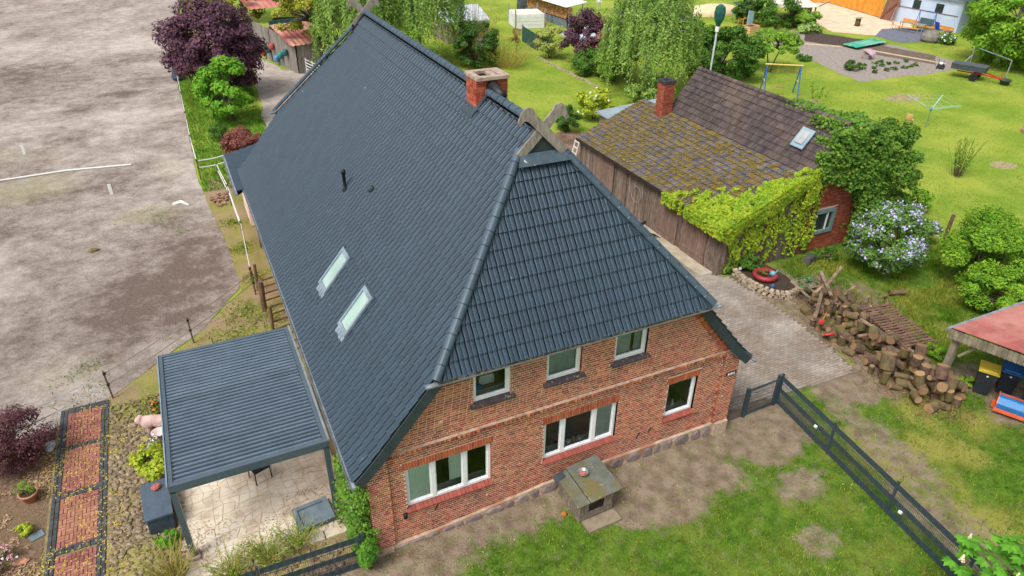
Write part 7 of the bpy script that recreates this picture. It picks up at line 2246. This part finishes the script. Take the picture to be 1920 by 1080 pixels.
mw = thing('lawn_mower', 'dark lawn mower with white cover at the corner of the plot', 'mower', (54.8, 29.4, 0), R(30))
MB().box((0, 0, .25), (.8, .5, .22), taper=.85).build('deck', m_black, mw); MB().blob((.05, 0, .42), (.24, .18, .14), 10, 6).build('engine', m_cer, mw); MB().beam((-.4, -.2, .35), (-.95, -.2, .95), .03, .03).build('handle_bar', m_black, mw); MB().beam((-.4, .2, .35), (-.95, .2, .95), .03, .03).build('handle_bar', m_black, mw)
for x in (-.32, .32):
    for y in (-.28, .28): MB().tube([(x, y - .03, .13), (x, y + .03, .13)], .13, 10).build('wheel', m_black, mw)
# big bushes and tree at the right edge
tree('hazel_bush', 'very large bright green hazel behind the trailer and frame', 'tree', (60.8, 27.6, 0), (61.4, 27.6, 3.9), (5.2, 5.2, 4.1), 24000, .32, m_br, m_bark2, .14, 90, .2, stems=4, low=-1)
tree('hazel_bush', 'bright green hazel at the right edge behind the frame', 'tree', (63.0, 21.0, 0), (63.5, 21.0, 3.0), (4.2, 4.0, 3.2), 12000, .32, m_br, m_bark2, .14, 70, .2, stems=4, low=-1)
tree('walnut_tree', 'grey-green tree with thick trunk beside the pale blue cabin', 'tree', (71.0, 38.4, 0), (72, 38.2, 6.2), (4.4, 4.2, 3.6), 11000, .34, M('grey_green_leaf', S(108, 140, 76), S(82, 112, 58), scale=.8, rand=.3, transl=.3), m_bark2, .4, 70, .22, low=-.9)
tree('far_tree', 'dull green tree filling the top right corner', 'tree', (86, 38, 0), (86.5, 37.5, 4.2), (6, 5, 4.4), 9000, .42, m_green, m_bark2, .3, 70, .22)
ph_ = thing('play_house', 'little house with red roof and white window frames above the hazel', 'hut', (76.5, 35.2, 0), R(-25))
MB().box((0, 0, 1.9), (2.4, 2.4, 3.8)).build('wall', m_oldwood, ph_)
MB().plate([(-1.6, -1.6, 3.6), (-1.6, 1.6, 3.6), (0, 1.6, 5.0), (0, -1.6, 5.0)], (0, 0, .1)).build('roof', M('red_tile_far', S(190, 88, 80), S(166, 72, 66), scale=3, rough=.8), ph_); MB().plate([(0, -1.6, 5.0), (0, 1.6, 5.0), (1.6, 1.6, 3.6), (1.6, -1.6, 3.6)], (0, 0, .1)).build('roof', MATS['red_tile_far'], ph_)
for (z, sx, sz) in ((3.5, 1.2, .12), (2.4, 1.2, .12)): MB().box((0, -1.22, z), (sx, .08, sz)).build('window_frame', m_white, ph_)
for x in (-.54, .54): MB().box((x, -1.22, 2.95), (.12, .08, .98)).build('window_frame', m_white, ph_)
MB().box((0, -1.205, 2.95), (.96, .02, .98)).build('pane', M('barn_pane', (0, 0, 0)), ph_)
# pale blue cabin, terrace furniture
cb_ = thing('garden_cabin', 'pale blue cabin with small dark windows at the top right', 'cabin', (71.5, 44, 0), world=True)
m_cab = M('pale_blue_wall', S(198, 212, 230), S(182, 198, 220), scale=.6, rough=.7)
P0, P1 = Vector((69.9, 48.6, 0)), Vector((70.4, 39.4, 0)); dd = (P1 - P0).normalized(); nn = Vector((-dd.y, dd.x, 0)); nn = nn if nn.x > 0 else -nn
mid = (P0 + P1) / 2 + nn * 1.6
MB().box((mid.x, mid.y, 1.55), (3.2, (P1 - P0).length, 3.1), math.atan2(dd.y, dd.x) + math.pi / 2).build('wall', m_cab, cb_)
MB().box((mid.x, mid.y, 3.16), (3.7, (P1 - P0).length + .4, .12), math.atan2(dd.y, dd.x) + math.pi / 2).build('roof', M('pale_sheet', (0, 0, 0)), cb_)
for f in (.42, .72):
    p = P0.lerp(P1, f) - nn * .02 + Vector((0, 0, 2.15))
    MB().beam(p - dd * .45, p + dd * .45, .05, .9).build('window', M('dark_pane', S(58, 70, 66), S(40, 50, 48), rough=.1), cb_)
p = P0.lerp(P1, .97) - nn * .03; q = P0.lerp(P1, .3) - nn * .03
MB().beam(p + Vector((0, 0, .25)), q + Vector((0, 0, .25)), .05, .5).build('orange_base_board', M('orange_stain', S(232, 158, 60), S(210, 134, 44), scale=2, rough=.7, rand=.1), cb_)
MB().beam(p + Vector((0, 0, 1.65)), P0 - nn * .03 + Vector((0, 0, 1.65)), .05, .06).build('rail_strip', M('red_brown', S(130, 80, 74), S(110, 66, 60), rough=.7), cb_)
bd_ = thing('brown_door', 'brown board door leaning against the pale blue cabin', 'door', (69.2, 47.6, 0), world=True)
for k in range(7): MB().beam((69.15 + k * .02, 48.2 - k * .24, .05), (69.65 + k * .02, 48.2 - k * .24, 2.4), .22, .04, up=(1, 0, 0)).build('door_board', M('brown_paint', S(136, 92, 74), S(116, 76, 60), scale=2, rand=.1, rough=.7), bd_)
MB().beam((69.1, 48.1, .3), (69.5, 46.8, 2.1), .03, .12).build('diagonal_brace', M('brown_paint', (0, 0, 0)), bd_)
l2 = thing('step_ladder', 'small grey step ladder leaning against the brown door', 'ladder', (68.7, 46.3, 0))
for s in (-.2, .2): MB().beam((0, s, 0), (.35, s * .7, 1.6), .05, .05).build('rail', m_metal, l2)
for k in range(5): MB().beam((.06 + k * .06, -.18, .25 + k * .3), (.06 + k * .06, .18, .25 + k * .3), .08, .03).build('step', m_metal, l2)
def table(name, label, loc, rz, L_, W2, h, mat, cat='table'):
    t = thing(name, label, cat, loc, rz)
    for k in range(4): MB().box((0, -W2 / 2 + W2 / 8 + k * W2 / 4, h), (L_, W2 / 4 - .015, .04)).build('top_board', mat, t)
    for sx in (-1, 1):
        for sy in (-1, 1): MB().box((sx * (L_ / 2 - .12), sy * (W2 / 2 - .06), h / 2), (.06, .06, h)).build('leg', m_metal, t)
table('terrace_table', 'long grey table on the dark terrace mat', (66.8, 42.1, .03), R(-72), 2.6, .9, .75, m_oldwood)
m_ow = M('orange_stain', (0, 0, 0))
table('garden_bench', 'orange wooden bench in front of the terrace table', (65.7, 41.7, .03), R(-72), 2.2, .35, .45, m_ow, 'bench')
table('garden_bench', 'orange wooden bench behind the terrace table', (68.0, 41.2, .03), R(-72), 2.2, .35, .45, m_ow, 'bench')
ss = thing('porch_swing', 'garden swing seat with dark teal cushion beside the cabin wall', 'swing seat', (68.9, 42.2, .03), R(-85))
for s in (-.95, .95):
    for y in (-.45, .45): MB().tube([(s, y, 0), (s, 0, 1.8)], .035, 6).build('leg', m_sb, ss)
MB().tube([(-.95, 0, 1.8), (.95, 0, 1.8)], .035, 6).build('top_bar', m_sb, ss); MB().box((0, 0, .5), (1.6, .5, .14)).build('seat_cushion', M('teal_cushion', S(78, 104, 112), S(64, 90, 98), rough=.9), ss); MB().box((0, .25, .8), (1.6, .12, .55)).build('back_cushion', MATS['teal_cushion'], ss)
bc_ = thing('blue_chair', 'bright blue folding chair at the right end of the terrace', 'chair', (68.0, 39.7, .03), R(80))
m_bl = M('royal_blue', S(34, 84, 190), S(28, 70, 166), rough=.6)
MB().box((0, 0, .45), (.55, .5, .06)).build('seat', m_bl, bc_); MB().plate([(-.28, .25, .45), (.28, .25, .45), (.28, .5, 1.25), (-.28, .5, 1.25)], (0, .05, 0)).build('backrest', m_bl, bc_)
for x in (-.25, .25):
    for y in (-.22, .25): MB().tube([(x, y, .43), (x, y * 1.2, 0)], .018, 6).build('leg', m_metal, bc_)
    MB().box((x, 0, .66), (.05, .45, .03)).build('armrest', m_cer, bc_)
tag(MB().blob((63.6, 37.4, .45), (.75, .95, .75), 10, 7, .12).build('boulder', M('grey_boulder', S(140, 132, 124), S(108, 102, 98), scale=1.5, rough=.9, bump=.5)), 'big grey boulder beside the rubber terrace corner', 'boulder')
pot('planter', 'pinkish terracotta tub beside the blue chair', (68.4, 38.9, 0), .4, .55, m_pot)
tag(MB().lathe([(.3, 0), (.29, .85)], 10, (63.2, 46.3, 0)).build('stump_table', m_bark, None, True), 'brown tree stump standing at the terrace edge', 'stump')
tag(MB().box((63.2, 46.3, .88), (.95, .6, .05), .3).build('stone_slab', m_conc), 'pale slab lying on the brown tree stump', 'slab')
shrub('white_rose', 'low bush with white flowers beside the boulder', (64.3, 36.0, 0), 1.0, 1.2, 1500, .2, m_green, m_twig, K=18, extra=('blossom', 70, .2, MATS['white_petal']))
of = thing('orange_fence', 'bright orange stained board fence behind the terrace', 'fence', (70, 54, 0), world=True)
def board_fence(a, b, h, w=.3):
    a, b = Vector((*a, 0)), Vector((*b, 0)); n = int((b - a).length / w)
    for k in range(n):
        p, q = a.lerp(b, (k + .05) / n), a.lerp(b, (k + .95) / n)
        MB().beam((p.x, p.y, h / 2 + .1), (q.x, q.y, h / 2 + .1), .04, h + rnd.uniform(-.03, .03)).build('board', m_ow, of)
board_fence((69.6, 48.6), (71.8, 58.6), 2.0); board_fence((71.8, 58.6), (66.5, 62.5), 2.0)
# white-roofed shed, trestles, planter, sand heap
s4 = thing('open_shed', 'open garden shed with cream sheet roof in front of the orange fence', 'shed', (57, 52, 0), world=True)
MB().plate([(53.6, 48.4, 2.15), (58.6, 48.0, 2.0), (61.5, 55.0, 2.5), (55.6, 56.0, 2.6)], (0, 0, .07)).build('roof', M('cream_sheet', S(242, 232, 212), S(226, 214, 192), rough=.6), s4)
for (x, y) in ((58.4, 48.3), (60.2, 51.5), (56.2, 48.6), (61.2, 54.7), (55.8, 55.6)): MB().box((x, y, 1.05), (.12, .12, 2.1)).build('post', m_oldwood, s4)
plank_wall(s4, (55.2, 48.8), (58.2, 48.6), 1.9, 1.9, 'wall_board', .3); MB().beam((58.5, 48.2, 2.0), (62.6, 50.2, 2.1), .1, .1).build('side_beam', m_oldwood, s4)
rb = thing('raised_planter', 'orange wooden raised planter with leaning glass frame', 'planter', (49.2, 48.0, 0), R(10))
for z in (.15, .4, .65):
    for (x, y, sx, sy) in ((0, -.5, 1.6, .06), (0, .5, 1.6, .06), (-.8, 0, .06, .94), (.8, 0, .06, .94)): MB().box((x, y, z), (sx, sy, .22)).build('board', M('pale_orange_wood', S(222, 180, 132), S(200, 156, 110), scale=3, rand=.1), rb)
MB().box((0, 0, .6), (1.5, .9, .1)).build('soil', m_soil, rb)
MB().beam((.5, .65, .1), (.9, .95, 2.0), 1.0, .05, up=(0, 1, .2)).build('leaning_frame', M('blue_glass_frame', S(160, 190, 196), S(140, 170, 178), rough=.3), rb)
te = thing('orange_trestle', 'orange tubular trestle beside the raised planter', 'trestle', (50.4, 50.6, 0), R(15))
for s in (-.5, .5): MB().tube([(s, -.3, 0), (s, -.3, .9), (s, .3, .9), (s, .3, 0)], .04, 6).build('hoop', M('orange_tube', S(232, 150, 60), S(212, 130, 50), rough=.5), te)
MB().tube([(-.5, 0, .9), (.5, 0, .9)], .04, 6).build('cross_bar', MATS['orange_tube'], te)
cg = thing('wire_cage', 'grey wire cage with dark roof behind the orange trestle', 'cage', (53.2, 53.6, 0), R(10))
for x in (-1.2, -.4, .4, 1.2):
    for y in (-.8, .8): MB().beam((x, y, 0), (x, y, 1.4), .05, .05).build('upright', m_metal, cg)
for z in (.1, .75, 1.4):
    for y in (-.8, .8): MB().beam((-1.2, y, z), (1.2, y, z), .04, .04).build('bar', m_metal, cg)
MB().plate([(-1.3, -.9, 1.42), (1.3, -.9, 1.42), (1.3, .9, 1.9), (-1.3, .9, 1.9)], (0, 0, .05)).build('roof', M('dark_felt', S(74, 78, 84), S(60, 62, 68), rough=.7), cg)
sdm = MB(); sdm.blob((52.5, 58.5, 0), (4.2, 2.0, 1.1), 18, 8, .06); tag(sdm.build('sand_heap', M('pale_sand', S(226, 206, 168), S(204, 182, 144), scale=2, rough=.95), None, True), 'pale sand heap in the far meadow', 'heap')
stalks('lawn_sapling', 'small leafy sapling on the yellow lawn behind the barn climber', (35.4, 25.0, 0), .5, 1.7, 10, m_straw, 16, m_lime, 'sapling', .2)
stalks('twiggy_bush', 'upright twiggy bush with young leaves on the right-hand lawn', (32.7, 11.5, 0), .55, 2.2, 40, m_twig, 14, m_lime, 'shrub', .13)
fb2 = thing('fire_basket', 'rusty brick fire place with black rods at the right edge of the lawn', 'fire place', (44.8, 14.6, 0))
for k in range(12):
    a = k * .52; MB().box((math.cos(a) * .7, math.sin(a) * .7, .12), (.3, .2, .22), a + 1.57).build('ring_stone', m_rub, fb2)
for k in range(3): MB().tube([(math.cos(k * 2.1) * .6, math.sin(k * 2.1) * .6, 0), (0, 0, 2.0)], .03, 6).build('tripod_rod', m_black, fb2)

tree('ash_tree', 'light green tree behind the old grey shed at the top edge', 'tree', (0.6, 74, 0), (0.4, 74, 5.0), (4.0, 3.6, 4.2), 8000, .32, m_lime, m_bark2, .2, 60, .2, limbs=24)
tree('linden_tree', 'fresh green tree between the red-roofed shed and the left birch', 'tree', (8.2, 56, 0), (8.0, 56, 5.4), (3.6, 3.4, 4.2), 9000, .3, m_birch, m_bark2, .2, 70, .2)
tree('willow_bush', 'light green bush between the two birches behind the ridge', 'shrub', (9.6, 45.2, 0), (9.6, 45.2, 2.0), (2.2, 2.0, 2.0), 6000, .2, m_lime, m_twig, .07, 40, .25, stems=4, parts=('stem', 'foliage'), low=-1)
